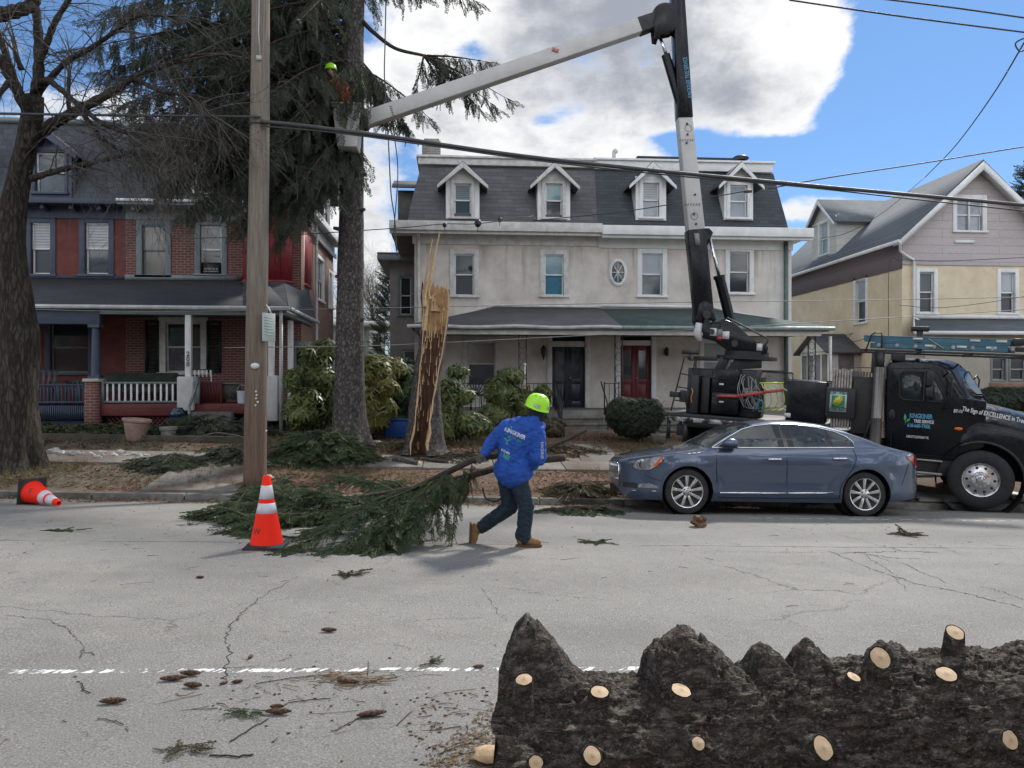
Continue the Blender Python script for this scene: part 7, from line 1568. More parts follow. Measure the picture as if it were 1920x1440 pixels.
# ------------------------------------------------------------ people
def organic(name,caps,mt,parent,vox=.012,smooth=6,wrinkle=0,wsc=9,seed=0,cutz=None):
    m =MB()
    for (a,ra,b,rb) in caps:
        a,b =Vector(a),Vector(b); d =b -a; n =12; L_ =max(d.length,1e-5); d =d/L_; P =[]; Rr =[]
        for k in range(5): ph =math.pi/2*(1 -k/4); P.append(a -d*ra*math.sin(ph)*.98); Rr.append(max(.0006,ra*math.cos(ph)))
        for k in range(5): ph =math.pi/2*k/4; P.append(b +d*rb*math.sin(ph)*.98); Rr.append(max(.0006,rb*math.cos(ph)))
        m.tube(P,Rr,16)
    o =m.build(name,mt,None,world=False); r =o.modifiers.new('r','REMESH'); r.mode ='VOXEL'; r.voxel_size =vox; s =o.modifiers.new('s','SMOOTH'); s.iterations =smooth; s.factor =.5
    bpy.context.view_layer.update(); dg =bpy.context.evaluated_depsgraph_get(); me =bpy.data.meshes.new_from_object(o.evaluated_get(dg)); o.modifiers.clear(); o.data =me; me.name =name
    if wrinkle:
        co =np.empty(len(me.vertices)*3,np.float32); me.vertices.foreach_get('co',co); co =co.reshape(-1,3); nn =np.empty(len(me.vertices)*3,np.float32); me.vertices.foreach_get('normal',nn); nn =nn.reshape(-1,3)
        for i in range(len(co)):
            v =Vector(co[i]); k =mn.fractal(Vector((v.x*wsc,v.y*wsc,v.z*wsc*1.8 +seed)),1,2,3); co[i] += nn[i]*wrinkle*(-abs(k) +.3)
        me.vertices.foreach_set('co',co.ravel())
    off =Vector((0,0,0)); q =parent
    while q is not None: off += q.location; q =q.parent
    me.transform(Matrix.Translation(-off)); me.polygons.foreach_set('use_smooth',[True]*len(me.polygons)); o.parent =parent; me.update(); return o
HOOD =mat('royal_blue_fleece',(.012,.07,.34),.85,.25,8,bump=.3,bsc=60); JEAN =mat('dark_teal_denim',(.010,.022,.038),.85,.35,10,bump=.3,bsc=90); BOOT =mat('tan_suede',(.24,.125,.05),.85,.3,12,bump=.2); SOLE =mat('brown_sole',(.10,.055,.03),.8,.2); SKIN =mat('skin',(.30,.17,.12),.6,.1); BALA =mat('black_neck_gaiter',(.012,.012,.014),.8,.2); GLOVE =mat('grey_green_glove',(.06,.065,.05),.8,.3,20)
LIME =mat('lime_helmet',(.38,.85,.02),.35,.05)
YW_ =8.55
def q_(px,py,dy=0): return W(px,py,YW_ +dy)
BY =16.4; A0 =q_(960,1028); Wk =thing('person',(A0.x,YW_,A0.z),'person in royal blue hoodie and lime helmet walking right, dragging a cut spruce bough','person')
hipL,hipR =q_(950,888,.08),q_(968,890,-.08); kneeF,ankF =q_(987,948,-.09),q_(981,1008,-.08); kneeB,ankB =q_(957,950,.10),q_(903,988,.16)
neck,chest,pelv =q_(1003,790),q_(978,818),q_(960,878); head =q_(1008,762,.0)
shL,shR =q_(952,802,.10),q_(1004,812,-.10); elL,haL =q_(921,832,.04),q_(905,855,-.05); elR,haR =q_(1008,858,-.14),q_(992,882,-.02)
organic('body',[(hipL,.085,kneeB,.055),(kneeB,.052,ankB,.036),(hipR,.085,kneeF,.055),(kneeF,.052,ankF,.036),(hipL,.10,hipR,.10),(pelv,.12,chest,.14),(chest,.13,neck,.06),(neck,.055,head,.07),(shL,.05,shR,.05),(shL,.045,elL,.036),(elL,.034,haL,.024),(shR,.045,elR,.036),(elR,.034,haR,.024),
    (head +Vector((0,0,.02)),.085,head +Vector((.02,.03,-.03)),.075),(head +Vector((.075,.06,-.02)),.02,head +Vector((.09,.07,-.03)),.012)],SKIN,Wk,.014,4)
hd =organic('hoodie',[(pelv +Vector((.01,0,.02)),.19,chest +Vector((-.01,0,0)),.225),(pelv +Vector((-.05,0,-.01)),.16,pelv +Vector((.09,0,-.02)),.155),(chest,.21,neck +Vector((-.02,0,-.07)),.13),(shL,.10,shR,.11),(shL,.10,elL,.080),(elL,.078,haL +(elL -haL)*.25,.046),(shR,.11,elR,.098),(elR,.095,haR +(elR -haR)*.25,.055),
    (pelv +Vector((.01,-.06,-.03)),.19,pelv +Vector((.03,-.04,.1)),.18),(neck +Vector((-.09,-.03,-.03)),.085,neck +Vector((.04,-.03,-.06)),.075),(neck +Vector((-.02,-.05,.0)),.075,neck +Vector((-.07,-.06,-.08)),.06),(elL.lerp(haL,.68),.056,elL.lerp(haL,.76),.052)],HOOD,Wk,.012,4,.026,11)
jn =organic('jeans',[(pelv +Vector((0,0,.0)),.12,pelv +Vector((.0,0,-.04)),.135),(hipL,.115,kneeB,.088),(kneeB,.088,ankB,.072),(hipR,.112,kneeF,.086),(kneeF,.086,ankF +Vector((0,0,.01)),.078),(ankF +Vector((-.01,0,.03)),.082,ankF +Vector((.01,0,.0)),.080)],JEAN,Wk,.012,3,.022,13,5)
def boot(ank,toe_dir,up,nm='boot'):
    t_ =Vector(toe_dir).normalized(); u =Vector(up).normalized(); b =organic(nm,[(ank +u*.02,.058,ank -u*.05,.056),(ank -u*.055 -t_*.025,.05,ank -u*.06 +t_*.10,.045),(ank -u*.065 +t_*.10,.046,ank -u*.075 +t_*.165,.036)],BOOT,Wk,.008,3)
    m =MB(); s =t_.cross(u).normalized(); P =[]
    for (f,w_) in ((-.085,.02),(-.07,.040),(-.01,.040),(.08,.045),(.15,.045),(.195,.030),(.21,.01)): P.append((f,w_))
    ring =[ank -u*.118 +t_*f +s*w_ for f,w_ in P] +[ank -u*.118 +t_*f -s*w_ for f,w_ in reversed(P)]; m.prism(ring,u*.022)
    so =m.build('sole',SOLE,b,bevel=.004); return b
gF =gp(985,1026); ank =Vector((ankF.x,ankF.y,gF.z +.12)); boot(ank,(1,-.1,0),(0,0,1))
boot(ankB +Vector((-.02,0,-.02)),(-.05,-.1,-1),(.55,0,.05))
def glove(wrist,dirv,palm_n,curl=.9):
    d =Vector(dirv).normalized(); n =Vector(palm_n).normalized(); s =d.cross(n).normalized(); n =s.cross(d).normalized(); caps =[(wrist,.030,wrist +d*.045,.034)]
    for k in (-1.5,-.5,.5,1.5): caps.append((wrist +d*.03 +s*k*.014,.020,wrist +d*.085 +s*k*.019,.014))
    for k,ln in ((-1.5,.8),(-.5,.98),(.5,1.0),(1.5,.88)):
        p =wrist +d*.088 +s*k*.020; v =d
        for j,seg in enumerate((.038,.026,.020)):
            v =(v +n*curl*(.75 +.2*j)).normalized(); p2 =p +v*seg*ln; caps.append((p,.0115 -.001*j,p2,.0105 -.001*j)); p =p2
    p =wrist +d*.03 +s*-.03; p1 =p +(d*.5 -s*.6 +n*.5).normalized()*.042; caps += [(p,.017,p1,.013),(p1,.012,p1 +(d*.6 +n*.7).normalized()*.03,.0105)]
    return organic('glove',caps,GLOVE,Wk,.0055,2)
glove(haL +(elL -haL)*.12,(haL -elL) +Vector((-.02,0,0)),(.4,-.3,.5),.8); glove(haR +(elR -haR)*.12,Vector((-.5,.1,-.35)),(.3,.3,-.8),.8)
organic('neck_gaiter',[(neck +Vector((0,0,.0)),.078,head +Vector((0,0,-.03)),.092),(head +Vector((.03,.03,-.04)),.082,head +Vector((.045,.05,-.085)),.06),(head +Vector((-.02,-.02,-.05)),.08,head +Vector((-.03,0,-.08)),.075)],BALA,Wk,.01,4)
# helmet
HT =Matrix.Translation(head +Vector((-.005,0,.005))) @ Matrix.Rotation(R(14),4,'Y') @ Matrix.Rotation(R(20),4,'Z')
m =MB(); pr =[(.0,.138),(.035,.135),(.07,.122),(.098,.098),(.116,.062),(.122,.02),(.123,-.012),(.128,-.022),(.118,-.022),(.112,.0)]
o_ =len(m.v); m.lathe(pr,40,T=None); V =[]
for v in m.v:
    x,y,z =v; r =math.hypot(x,y); a =math.atan2(y,x); x *= 1.14; dz =0
    if z <.07: dz =-.045*max(0,math.sin(a*1 -math.pi/2) if False else abs(math.sin(a)))*(1 -max(0,z)/.07)*(1 if True else 0)
    ridge =.006*(1 if abs(math.sin(a)) >.55 and .03 <r <.11 else 0); V.append(tuple(HT @ Vector((x,y,z +dz*.7 +ridge))))
m.v =V; he =m.build('helmet',LIME,Wk,smooth=True,ang=R(50))
m =MB()
for a in (-2.4,-1.9,-1.2,-.7,.8,1.6,2.5):
    for (z,r) in ((.105,.088),): c =HT @ Vector((math.cos(a)*r*1.16,math.sin(a)*r,z +.006)); m.blob(c,.010,1,0,1,(1.6,.6,.5))
m.build('vent_hole',DARKW,he)
m =MB(); RFL =mat('reflective_grey',(.42,.46,.45),.3,.1,metal=.3)
for (a0,a1) in ((-2.25,-1.75),(-.95,-.5)):
    P =[]
    for k in range(6): a =a0 +(a1 -a0)*k/5; P.append((HT @ Vector((math.cos(a)*.126*1.14,math.sin(a)*.127,.036 -.02*abs(math.sin(a)))),HT @ Vector((math.cos(a)*.128*1.14,math.sin(a)*.129,.0 -.02*abs(math.sin(a))))))
    for (p,q),(r_,s_) in zip(P,P[1:]): m.quad(p,q,s_,r_)
m.build('reflective_patch',RFL,he,recalc=False)
m =MB(); c =head +Vector((.02,-.095,-.05)); m.tube([c +Vector((0,0,.05)),c,c +Vector((.04,.03,-.06))],.006,5); m.blob(c,.014,1,0,1); m.build('chin_strap',BALA,he)
# print on the back of the hoodie: letters shrink-wrapped to the cloth
from mathutils.bvhtree import BVHTree
def back_text(s_,px,py,size,mt,rot,sx=1,bold=.001,off=.004):
    o =text_mesh('lettering',s_,size,mt,hd,Matrix.Translation((0,0,0)),ext=0,sx=sx,bold=bold); me =o.data
    bm =bmesh.new(); bm.from_mesh(me); bmesh.ops.triangulate(bm,faces=bm.faces); bmesh.ops.subdivide_edges(bm,edges=[e for e in bm.edges if e.calc_length() >.03],cuts=1)
    hm =hd.data; bv =BVHTree.FromPolygons([v.co.copy() for v in hm.vertices],[tuple(p.vertices) for p in hm.polygons]); org =q_(px,py); cr,sr =math.cos(R(rot)),math.sin(R(rot)); wo =Wk.location
    for v in bm.verts:
        x,z =v.co.x*cr +v.co.y*sr,-v.co.x*sr +v.co.y*cr
        p =Vector((org.x +x,YW_ -1.5,org.z +z)) -wo; h =bv.ray_cast(p,Vector((0,1,0)))
        v.co =Vector((p.x,(h[0].y if h[0] else 0) -off,p.z))
    bm.to_mesh(me); bm.free(); return o
PRW =mat_flat('print_white',(.60,.63,.68),.7); PRG =mat_flat('print_green',(.04,.26,.22),.7)
back_text('KINGKINER',944,806,.062,PRW,24,.72,.002); back_text('TREE SERVICE',944,815,.035,PRG,24,.9); back_text('610-660',938,843,.040,PRW,27,.72); back_text('TREE',935,852,.06,PRG,24,.8,.003)
back_text('Y',943,830,.09,PRG,10,1.2,.004); back_text('T',955,804,.05,PRG,5,.6,.004)
o =text_mesh('sleeve_lettering','KINGKINER',.05,PRW,hd,Matrix.Identity(4),ext=0,sx=.8)
me =o.data; bv =BVHTree.FromPolygons([v.co.copy() for v in hd.data.vertices],[tuple(p.vertices) for p in hd.data.polygons]); s0,s1 =q_(1010,826),q_(1009,868)
for v in me.vertices:
    x,y =v.co.x,v.co.y; p =s0.lerp(s1,x/.28) +Vector((y,-1.5,0)) -Wk.location; h =bv.ray_cast(p,Vector((0,1,0))); v.co =Vector((p.x,(h[0].y if h[0] else 1.4) -.004,p.z))
m =MB(); pk =q_(962,905,0);
# ---- arborist in the bucket, mostly hidden by boughs
YA =BY; bx_ =WX(648,YA); P0 =Vector((bx_,YA,W(648,205,YA).z)); Ar =thing('person',P0,'person in orange jacket and lime helmet working from the raised bucket behind boughs','person')
hA =W(620,131,YA -.1); sA =W(638,158,YA)
organic('body',[(P0 +Vector((0,0,-.75)),.10,P0,.13),(P0,.13,sA +Vector((0,0,-.05)),.15),(sA,.09,hA +Vector((.02,0,-.06)),.06),(hA,.09,hA +Vector((0,0,-.05)),.075),(sA +Vector((-.12,-.12,-.02)),.05,W(612,165,YA -.35),.04),(W(612,165,YA -.35),.04,W(622,178,YA -.5),.03),(sA +Vector((.12,.1,-.02)),.05,W(660,175,YA +.25),.04)],SKIN,Ar,.02,3)
organic('jacket',[(P0 +Vector((0,0,-.1)),.17,sA +Vector((0,0,-.06)),.19),(sA +Vector((-.12,-.12,-.03)),.085,W(612,165,YA -.35),.07),(sA +Vector((.12,.1,-.03)),.085,W(660,175,YA +.25),.07)],mat('orange_jacket',(.42,.075,.03),.8,.25,8),Ar,.02,3,.02)
m =MB(); m.lathe([(0,.14),(.06,.128),(.105,.09),(.125,.03),(.13,-.01),(.118,-.01)],24,T=Matrix.Translation(hA)); m.build('helmet',LIME,Ar,smooth=True)

# ------------------------------------------------------------ big sawn trunk in the foreground
t =NT('log_bark'); P =t.pos(); v =t.vm('MULTIPLY',P,(.40,1,1.1)); n =t.noise(16,8,.72,v,.3); n2 =t.noise(3.2,5,.65,P); w =t.vor(22,'DISTANCE_TO_EDGE',t.vm('ADD',v,t.vm('MULTIPLY',t.noise(11,5,.7,v,color=True),(.16,.16,.16)))); n3 =t.noise(60,5,.7,P)
vd =t.vm('ADD',v,t.vm('MULTIPLY',t.noise(14,5,.7,v,color=True),(.07,.07,.07))); f1 =t.vor(30,'F1',vd); fc =t.sep(t.vor(30,'F1',vd,'Color'))[0]; f2 =t.vor(62,'F1',vd)
c =t.mix(t.mr(n,.3,.68),(.040,.028,.021),(.18,.145,.115)); c =t.mix(t.mr(n2,.5,.68,0,.7),c,(.10,.045,.034)); c =t.mix(t.mr(t.noise(5,6,.7,P),.56,.70,0,.6),c,(.14,.14,.09)); c =t.mix(t.mr(fc,.55,.95,0,.65),c,(.22,.195,.16)); c =t.mix(t.mr(f1,.40,.65,0,.5),c,(.010,.007,.006)); c =t.mix(t.mr(n3,.53,.68,0,.85),c,(.28,.26,.22)); c =t.mix(t.mr(w,0,.03,.35,0),c,(.010,.008,.007))
t.bump(t.math('ADD',t.math('ADD',t.math('MULTIPLY',n,.7),t.math('ADD',t.math('MULTIPLY',f1,-1.1),t.math('MULTIPLY',f2,-.4))),t.math('ADD',t.mr(w,0,.10,0,.45),t.math('MULTIPLY',n3,.35))),1,.035); LBK =t.fin(c,.8,0,.3)
t =NT('cut_wood'); d =t.vm('LENGTH',t.tc.outputs['Object']); rg =t.math('SINE',t.math('MULTIPLY',t.math('ADD',d,t.math('MULTIPLY',t.noise(20,3),.006)),1100)); c =t.mix(t.mr(rg,-.6,.7),(.48,.33,.19),(.63,.47,.30)); c =t.mix(t.mr(t.noise(35,4),.4,.7,0,.5),c,(.42,.27,.15)); c =t.mix(t.mr(d,.002,.012,.6,0),c,(.30,.17,.09)); t.bump(t.noise(120,3),.2,.003); CUTW =t.fin(c,.7)
AX0 =Vector((.14,2.78,.30)); AX1 =Vector((3.6,3.02,.30)); LL =(AX1 -AX0).length; LD =(AX1 -AX0).normalized(); LS =Vector((0,0,1)).cross(LD).normalized()*-1     # LS points toward the street viewer (-y)
def LR(u): return .285 +.035*min(1,u/2.2) +(.06*math.exp(-u/.18))
LOG =thing('sawn_log',(1.2,2.85,0),'huge dark spruce log with sawn branch stubs lying in the near street','log')
def u_of(px,py): h =hitc(px,py,0); return h
def lp(u,th,r): return AX0 +LD*u +(LS*math.cos(th) +Vector((0,0,1))*math.sin(th))*r     # th=0 faces camera, 90 up
def hitc(px,py,extra=0):                 # ray to the log cylinder -> u, theta
    d =ray(px,py).normalized(); o =Vector((0,0,CZ));
    t_ =.5;
    while t_ <6:
        p =o +d*t_; u =(p -AX0).dot(LD); q =p -AX0 -LD*u
        if q.length <LR(max(0,u)) +extra: return u,math.atan2(q.z,q.dot(LS)),p
        t_ += .004
    return None
def u_px(px): # station whose top silhouette is at pixel px
    best =min(range(0,360),key=lambda k: abs((lambda P: 960 +F*((P.x*CT -P.y*ST)/(P.x*ST +P.y*CT)))(lp(k*.01,R(90),LR(k*.01))) -px)); return best*.01
FINS =[(u_px(980),95,.228,.13,.26,.36,1.0,1.9,0),(u_px(1288),95,.18,.165,.23,.38,1,1.4,.5),(u_px(1435),92,.085,.07,.09,.24,.6,.8,0),(u_px(1513),92,.092,.065,.10,.24,.7,.9,0),(u_px(1663),93,.08,.065,.10,.22,.7,.9,0)]
def disp(u,th):
    r =LR(u); x =u*1.0; v =Vector((u*3.2,math.cos(th)*1.4,math.sin(th)*1.4)); k =.022*mn.fractal(v,1,2,5)
    vv =Vector((u*13 +.5*mn.noise(v*3),math.cos(th)*6.5,math.sin(th)*6.5)); dd =mn.voronoi(vv)[0]; k += .008*min(1,(dd[1] -dd[0])*2.2) +.007*mn.noise(vv*3.1) +.012*mn.cell(vv*1.3 +Vector((mn.noise(vv*2),mn.noise(vv*1.7),0))) +.006*mn.cell(vv*2.9 +Vector((mn.noise(vv*4),0,0))) +.008*mn.noise(vv*.9)
    for (fu,ft,H_,wl,wr,wt,pl_,pr_,st_) in FINS:
        du =u -fu; dt =abs(th -R(ft)); f =(1 -abs(du)/wl) if du <0 else (1 -du/wr)
        if f >0 and dt <wt*2:
            f =1 -(1 -f) ** 1.6
            f =min(1,f ** pl_*(1 -st_) +st_*min(1,f*6)) if du <0 else f ** pr_; f *= 1 +.10*mn.noise(Vector((u*14,th*4,0))); g =math.exp(-(dt/wt) ** 2.6); k += H_*f*g
    for (su,st,sr) in STUBS:
        d2 =((u -su) ** 2 +((th -st)*r) ** 2) ** .5
        if d2 <sr*3: k += .045*math.exp(-(d2/(sr*1.3)) ** 2)
    return r +k
SP =[(983,1282,15,17,0),(1122,1301,16,20,0),(1271,1298,18,22,0),(1600,1273,15,13,0),(1775,1268,22,19,0),(1108,1423,18,18,0),(1310,1400,13,13,0),(1538,1409,23,22,0),(1888,1394,17,20,0),(1003,1437,14,12,0),(1503,1294,13,13,2),(1609,1216,26,17,1),(1774,1177,18,10,1)]
STUBS =[]; SD =[]
for (px,py,rx,ry,k) in SP:
    if k == 1:
        u =u_px(px); th =R(72 if px <1700 else 84); ln =.10 if px <1700 else .12
    else:
        h =hitc(px,py,.13 if px == 983 else .065); u,th =h[0],h[1]; ln =.14 if px == 983 else .07
    dpt =2.7; rad =(rx +ry)/2/F*dpt*(1.3 if px == 1774 else 1); STUBS.append((u,th,rad)); SD.append((u,th,rad,ln,k,px))
NU,NTH =640,300; m =MB(); us =[LL*i/(NU -1) for i in range(NU)]
for i,u in enumerate(us):
    for j in range(NTH): th =2*math.pi*j/NTH -math.pi*.8; r =disp(u,(th +math.pi) % (2*math.pi) -math.pi); p =lp(u,th,r); e =(.09*math.cos(th) -.04)*math.exp(-u/.30) +.035*mn.noise(Vector((math.cos(th)*3,math.sin(th)*3,0)))*math.exp(-u/.06); p =p -LD*e*1; m.v.append((p.x,p.y,max(p.z,-.02)))
for i in range(NU -1):
    for j in range(NTH): a =i*NTH +j; b =i*NTH +(j +1) % NTH; m.f.append((a,b,b +NTH,a +NTH)); m.m.append(0)
m.build('bark',LBK,LOG,smooth=True,recalc=False)
m =MB(); m.add([lp(0.05 -.09*math.cos(2*math.pi*j/60),2*math.pi*j/60,LR(0)*.9) for j in range(60)],[tuple(range(60))]); ce =m.build('cut_end',CUTW,LOG,recalc=False)
for (u,th,rad,ln,k,px) in SD:
    r0 =LR(u) -.03; b =lp(u,th,r0); nrm =(lp(u,th,1) -lp(u,th,0)).normalized()
    ax =(nrm +LD*random.uniform(-.05,.15) +Vector((0,0,.12 if k == 0 else .1)) +(Vector((0,-.25,.3)) if k == 1 and px <1700 else Vector((0,0,0)))).normalized(); e =b +ax*(ln +.03)
    m =MB(); s =ax.orthogonal().normalized(); w_ =ax.cross(s); n =28; rr =[rad*1.9,rad*1.35,rad*1.14,rad*1.08,rad*1.0]; hh =[-.02,.25,.6,.9,1.0]
    tilt =Vector((random.uniform(-.18,.18),-.1,random.uniform(-.1,.1))) if k == 0 else Vector((.1,.5,0))
    for q,f in zip(rr,hh):
        for j in range(n):
            a =2*math.pi*j/n; o_ =s*math.cos(a) +w_*math.sin(a); kk =1 +.10*mn.noise(Vector((math.cos(a)*2,math.sin(a)*2,u*9 +f))); m.v.append(tuple(b +ax*(ln +.03)*f +o_*q*kk +ax*(o_.dot(tilt)*q if f == 1 else 0)))
    for i in range(4):
        for j in range(n): a =i*n +j; c =i*n +(j +1) % n; m.f.append((a,c,c +n,a +n)); m.m.append(0)
    st =m.build('branch_stub',LBK,LOG,smooth=True,recalc=False)
    if k == 2: m =MB(); m.add(m.v,[]);
    ring =[Vector(v) -ax*.002 for v in st.data.vertices[-1:] and [tuple(v.co +LOG.location) for v in list(st.data.vertices)[-n:]]]; cen_ =sum(ring,Vector())/n
    me =bpy.data.meshes.new('cut_face'); sc2 =.90; bmx =bmesh.new(); vs =[bmx.verts.new((v -cen_)*sc2) for v in ring]; c0 =bmx.verts.new(ax*.004)
    for j in range(n): bmx.faces.new((vs[j],vs[(j +1) % n],c0))
    bmx.to_mesh(me); bmx.free(); me.materials.append(CUTW if k != 2 else LBK); o =bpy.data.objects.new('cut_face',me); COL.objects.link(o); o.parent =st; o.location =cen_ -LOG.location +ax*.001

# ------------------------------------------------------------ cones
ORG =mat('fluorescent_orange',(.93,.030,.012),.55,.06,3,spec=.15); CWH =mat('reflective_collar',(.60,.58,.62),.35,.08,12); RUB =mat('black_rubber_base',(.028,.026,.028),.7,.2)
def cone(loc,label):
    c =thing('traffic_cone',loc,label,'traffic cone','orange traffic cones'); k =.76/.70
    def rr(z): return (.165 -.130*(z/.70))*k
    m =MB(); m.box(-.19*k,.19*k,-.19*k,.19*k,0,.032); m.lathe([(.19*k,.032),(.18*k,.045),(.165*k,.046)],32); b_ =m.build('base',RUB,c,world=False,bevel=.02,smooth=True,ang=R(40))
    m =MB(); z =[0,.27,.27,.345,.345,.395,.395,.535,.535,.70]; H =[.035,.70]; m.lathe([(rr(.035/k) +.004,.035),(rr(.08),.08),(rr(.30),.30),(rr(.5),.50),(rr(.69),.745),(rr(.69) -.006,.755),(rr(.69) -.012,.752),(rr(.69) -.014,.70)],48); bd =m.build('cone_body',ORG,c,world=False,smooth=True,ang=R(40))
    for (a,b) in ((.365,.470),(.515,.655)): m =MB(); r =lambda z_: float(np.interp(z_,[.08,.30,.50,.745],[rr(.08),rr(.30),rr(.5),rr(.69)])) +.0025; m.lathe([(r(a) -.003,a -.001),(r(a),a),(r((a +b)/2),(a +b)/2),(r(b),b),(r(b) -.003,b +.001)],48); m.build('reflective_collar',CWH,c,world=False,smooth=True)
    m =MB(); o =text_mesh('lettering','W',.085,BLK if 'BLK' in globals() else RUB,bd,Matrix.Identity(4),ext=0)
    for v in o.data.vertices: a =-2.45 +v.co.x/.13; z_ =.16 +v.co.y; q =rr(z_) +.003; v.co =Vector((math.cos(a)*q,math.sin(a)*q,z_))
    return c
p =gp(500,1026); p.z =G(p.x,p.y) +.002; c1 =cone(p,'orange traffic cone standing upright on the road before the dragged branches')
p =gp(76,946); c2 =cone(p,'orange traffic cone knocked over on its side by the kerb at left'); c2.rotation_euler =(R(0),R(0),R(0)); D_ =Vector((.82,-.57,-.16)).normalized()
zx =D_; yx =Vector((0,0,1)).cross(zx).normalized(); xx =yx.cross(zx); c2.matrix_world =Matrix.Translation(p +Vector((-.16,.05,.19))) @ Matrix((xx,yx,zx)).transposed().to_4x4()
# ------------------------------------------------------------ utility pole
t =NT('pole_wood'); x,y,z =t.sep()[:3]; v =t.comb(x,y,t.math('MULTIPLY',z,.06)); n =t.noise(30,6,.7,v); c =t.mix(t.mr(n,.3,.7),(.115,.095,.075),(.26,.225,.18)); c =t.mix(t.mr(z,3.6,1.0,0,.65),c,t.mix(t.mr(n,.3,.7),(.07,.03,.018),(.17,.085,.05))); c =t.mix(t.mr(t.vor(9,'F1',t.comb(x,y,t.math('MULTIPLY',z,.5))),0,.10,.7,0),c,(.03,.02,.015)); t.bump(n,.8,.012); POLE =t.fin(c,.9)
YPo =14.1; pb =W(478,905,YPo); UP =thing('utility_pole',(pb.x,YPo,G(pb.x,YPo)),'weathered wooden utility pole with small white tags and a paper-white sign','utility pole')
m =MB(); kp =14.15/1443; P =[W(478,920,YPo),W(479,800,YPo),W(483,500,YPo),W(487,250,YPo),W(489,0,YPo),W(490,-120,YPo)]; m.tube(curve_pts(P,4),[.205,.205,.20,.198,.196,.193,.19,.187,.184,.18,.177,.174,.17,.166,.162,.158,.155,.152,.15,.15,.15][:21],28); m.build('pole',POLE,UP,smooth=True)
a,b =W(497,590,YPo),W(510,640,YPo); m =MB(); T_s =Matrix.Translation(((a.x +b.x)/2 +.04,YPo -.17,(a.z +b.z)/2)) @ Matrix.Rotation(R(52),4,'Z'); m.box(-.14,.14,-.012,0,-.25,.25,T_s); sgn =m.build('sign',mat('pale_sign_face',(.42,.46,.43),.5,.1),UP,bevel=.003)
m =MB()
for k in range(7): m.box(-.10,.06 +.03*(k % 3),-.0145,-.0122,.16 -k*.05,.175 -k*.05,T_s)
m.build('faded_lines',mat_flat('faded_green_print',(.20,.32,.26),.6),sgn)
m =MB(); c =W(478,686,YPo -.2); m.lathe([(.0,0),(.075,0),(.072,.01),(.0,.012)],24,T=Matrix.Translation((c.x,c.y +.0,c.z)) @ Matrix.Rotation(R(90),4,'X') @ Matrix.Diagonal((1,.72,1,1))); m.build('oval_tag',STICKER,UP)
m =MB()
for (px,py) in ((480,734),(481,741),(480,747),(483,754),(479,760),(499,808)): c =W(px,py,YPo -.205); m.blob(c,.022,px,.2,1,(1,.2,1))
m.build('paper_scrap',STICKER,UP)
m =MB(); c =W(487,110,YPo -.17); m.box(c.x -.06,c.x +.03,c.y -.02,c.y +.03,c.z -.03,c.z +.05); m.tube([W(486,0,YPo -.17),W(485,60,YPo -.18),W(488,108,YPo -.18)],.012,5); m.tube([W(500,30,YPo),W(500,300,YPo),W(499,560,YPo)],.014,5); m.tube([W(497,570,YPo -.05),W(505,580,YPo -.1),W(508,588,YPo -.1)],.015,5); m.build('hardware',GUTTER,UP)
m =MB(); c =W(486,236,YPo); m.lathe([(.19,-.012),(.195,0),(.19,.012)],28,c); m.build('band',TMD if 'TMD' in globals() else BLK,UP)
m =MB(); c =gp(489,898); m.blob((c.x +.1,c.y,c.z +.02),.12,3,.4,2,(1.2,.6,.5)); m.build('pale_base_patch',mat('pale_sapwood',(.42,.38,.30),.9),UP)
# ------------------------------------------------------------ cables
CBL =mat('cable_sheath',(.045,.045,.047),.6,.2)
def cable(pts,r,label,mt=CBL,name='cable',group='overhead cables'):
    P =[W(a,b,Y) for a,b,Y in pts]; m =MB(); m.tube(curve_pts(P,8) if len(P) >2 else P,r,7); return tag(m.build(name,mt,None,smooth=True),label,'cable',group)
cable([(-60,212,13.9),(200,216,13.9),(488,219,13.9)],.022,'dark cable running left from the pole behind the bare tree twigs')
cable([(488,228,13.9),(570,236,13.9),(740,258,13.9),(960,290,13.95),(1200,317,14),(1500,346,14.1),(1760,370,14.2),(2000,392,14.3)],.036,'thick grey bundled cable crossing the whole street view in front of the boom')
cable([(488,236,13.9),(640,250,13.9),(800,272,13.9),(1000,300,13.95),(1250,328,14),(1500,350,14.1),(1700,372,14.2),(2000,404,14.3)],.014,'thin dark cable sagging just below the thick bundled cable')
cable([(340,447,21),(500,443,20),(740,428,20),(832,420,20.5),(900,419,21),(1000,405,22)],.012,'thin wire with small black clamps along the stucco house gutter')
cable([(1000,414,19),(1180,395,18),(1320,372,17),(1400,358,16)],.012,'thin wire with a brown splice between the right dormers')
cable([(1440,354,16),(1560,332,16),(1730,306,16),(2000,262,16)],.014,'thin wire rising to the right against blue sky above the gable')
cable([(-20,578,19),(300,584,18),(740,577,18),(1200,568,17.5),(1600,563,17.5),(1980,556,17.5)],.009,'fine pale wire level with the porch roofs',mat('pale_wire',(.2,.2,.2),.6))
cable([(420,652,17),(700,648,17),(960,636,17),(1320,617,16.8),(1600,600,16.8),(1980,577,16.8)],.009,'fine pale wire crossing in front of the porch doors',bpy.data.materials['pale_wire'])
cable([(1480,0,12),(1700,32,12),(1980,68,12)],.014,'lower of two wires crossing the top right sky'); cable([(1640,-4,12),(1800,16,12),(1980,42,12)],.014,'upper of two wires crossing the top right sky')
cable([(1935,55,12),(1860,180,16),(1790,275,21),(1735,332,26.4)],.014,'service wire dropping steeply from the top right to the gabled roof')
cable([(1925,92,12),(1912,96,12.2),(1905,80,12.2),(1935,66,12)],.012,'short looped wire end at the top right edge')
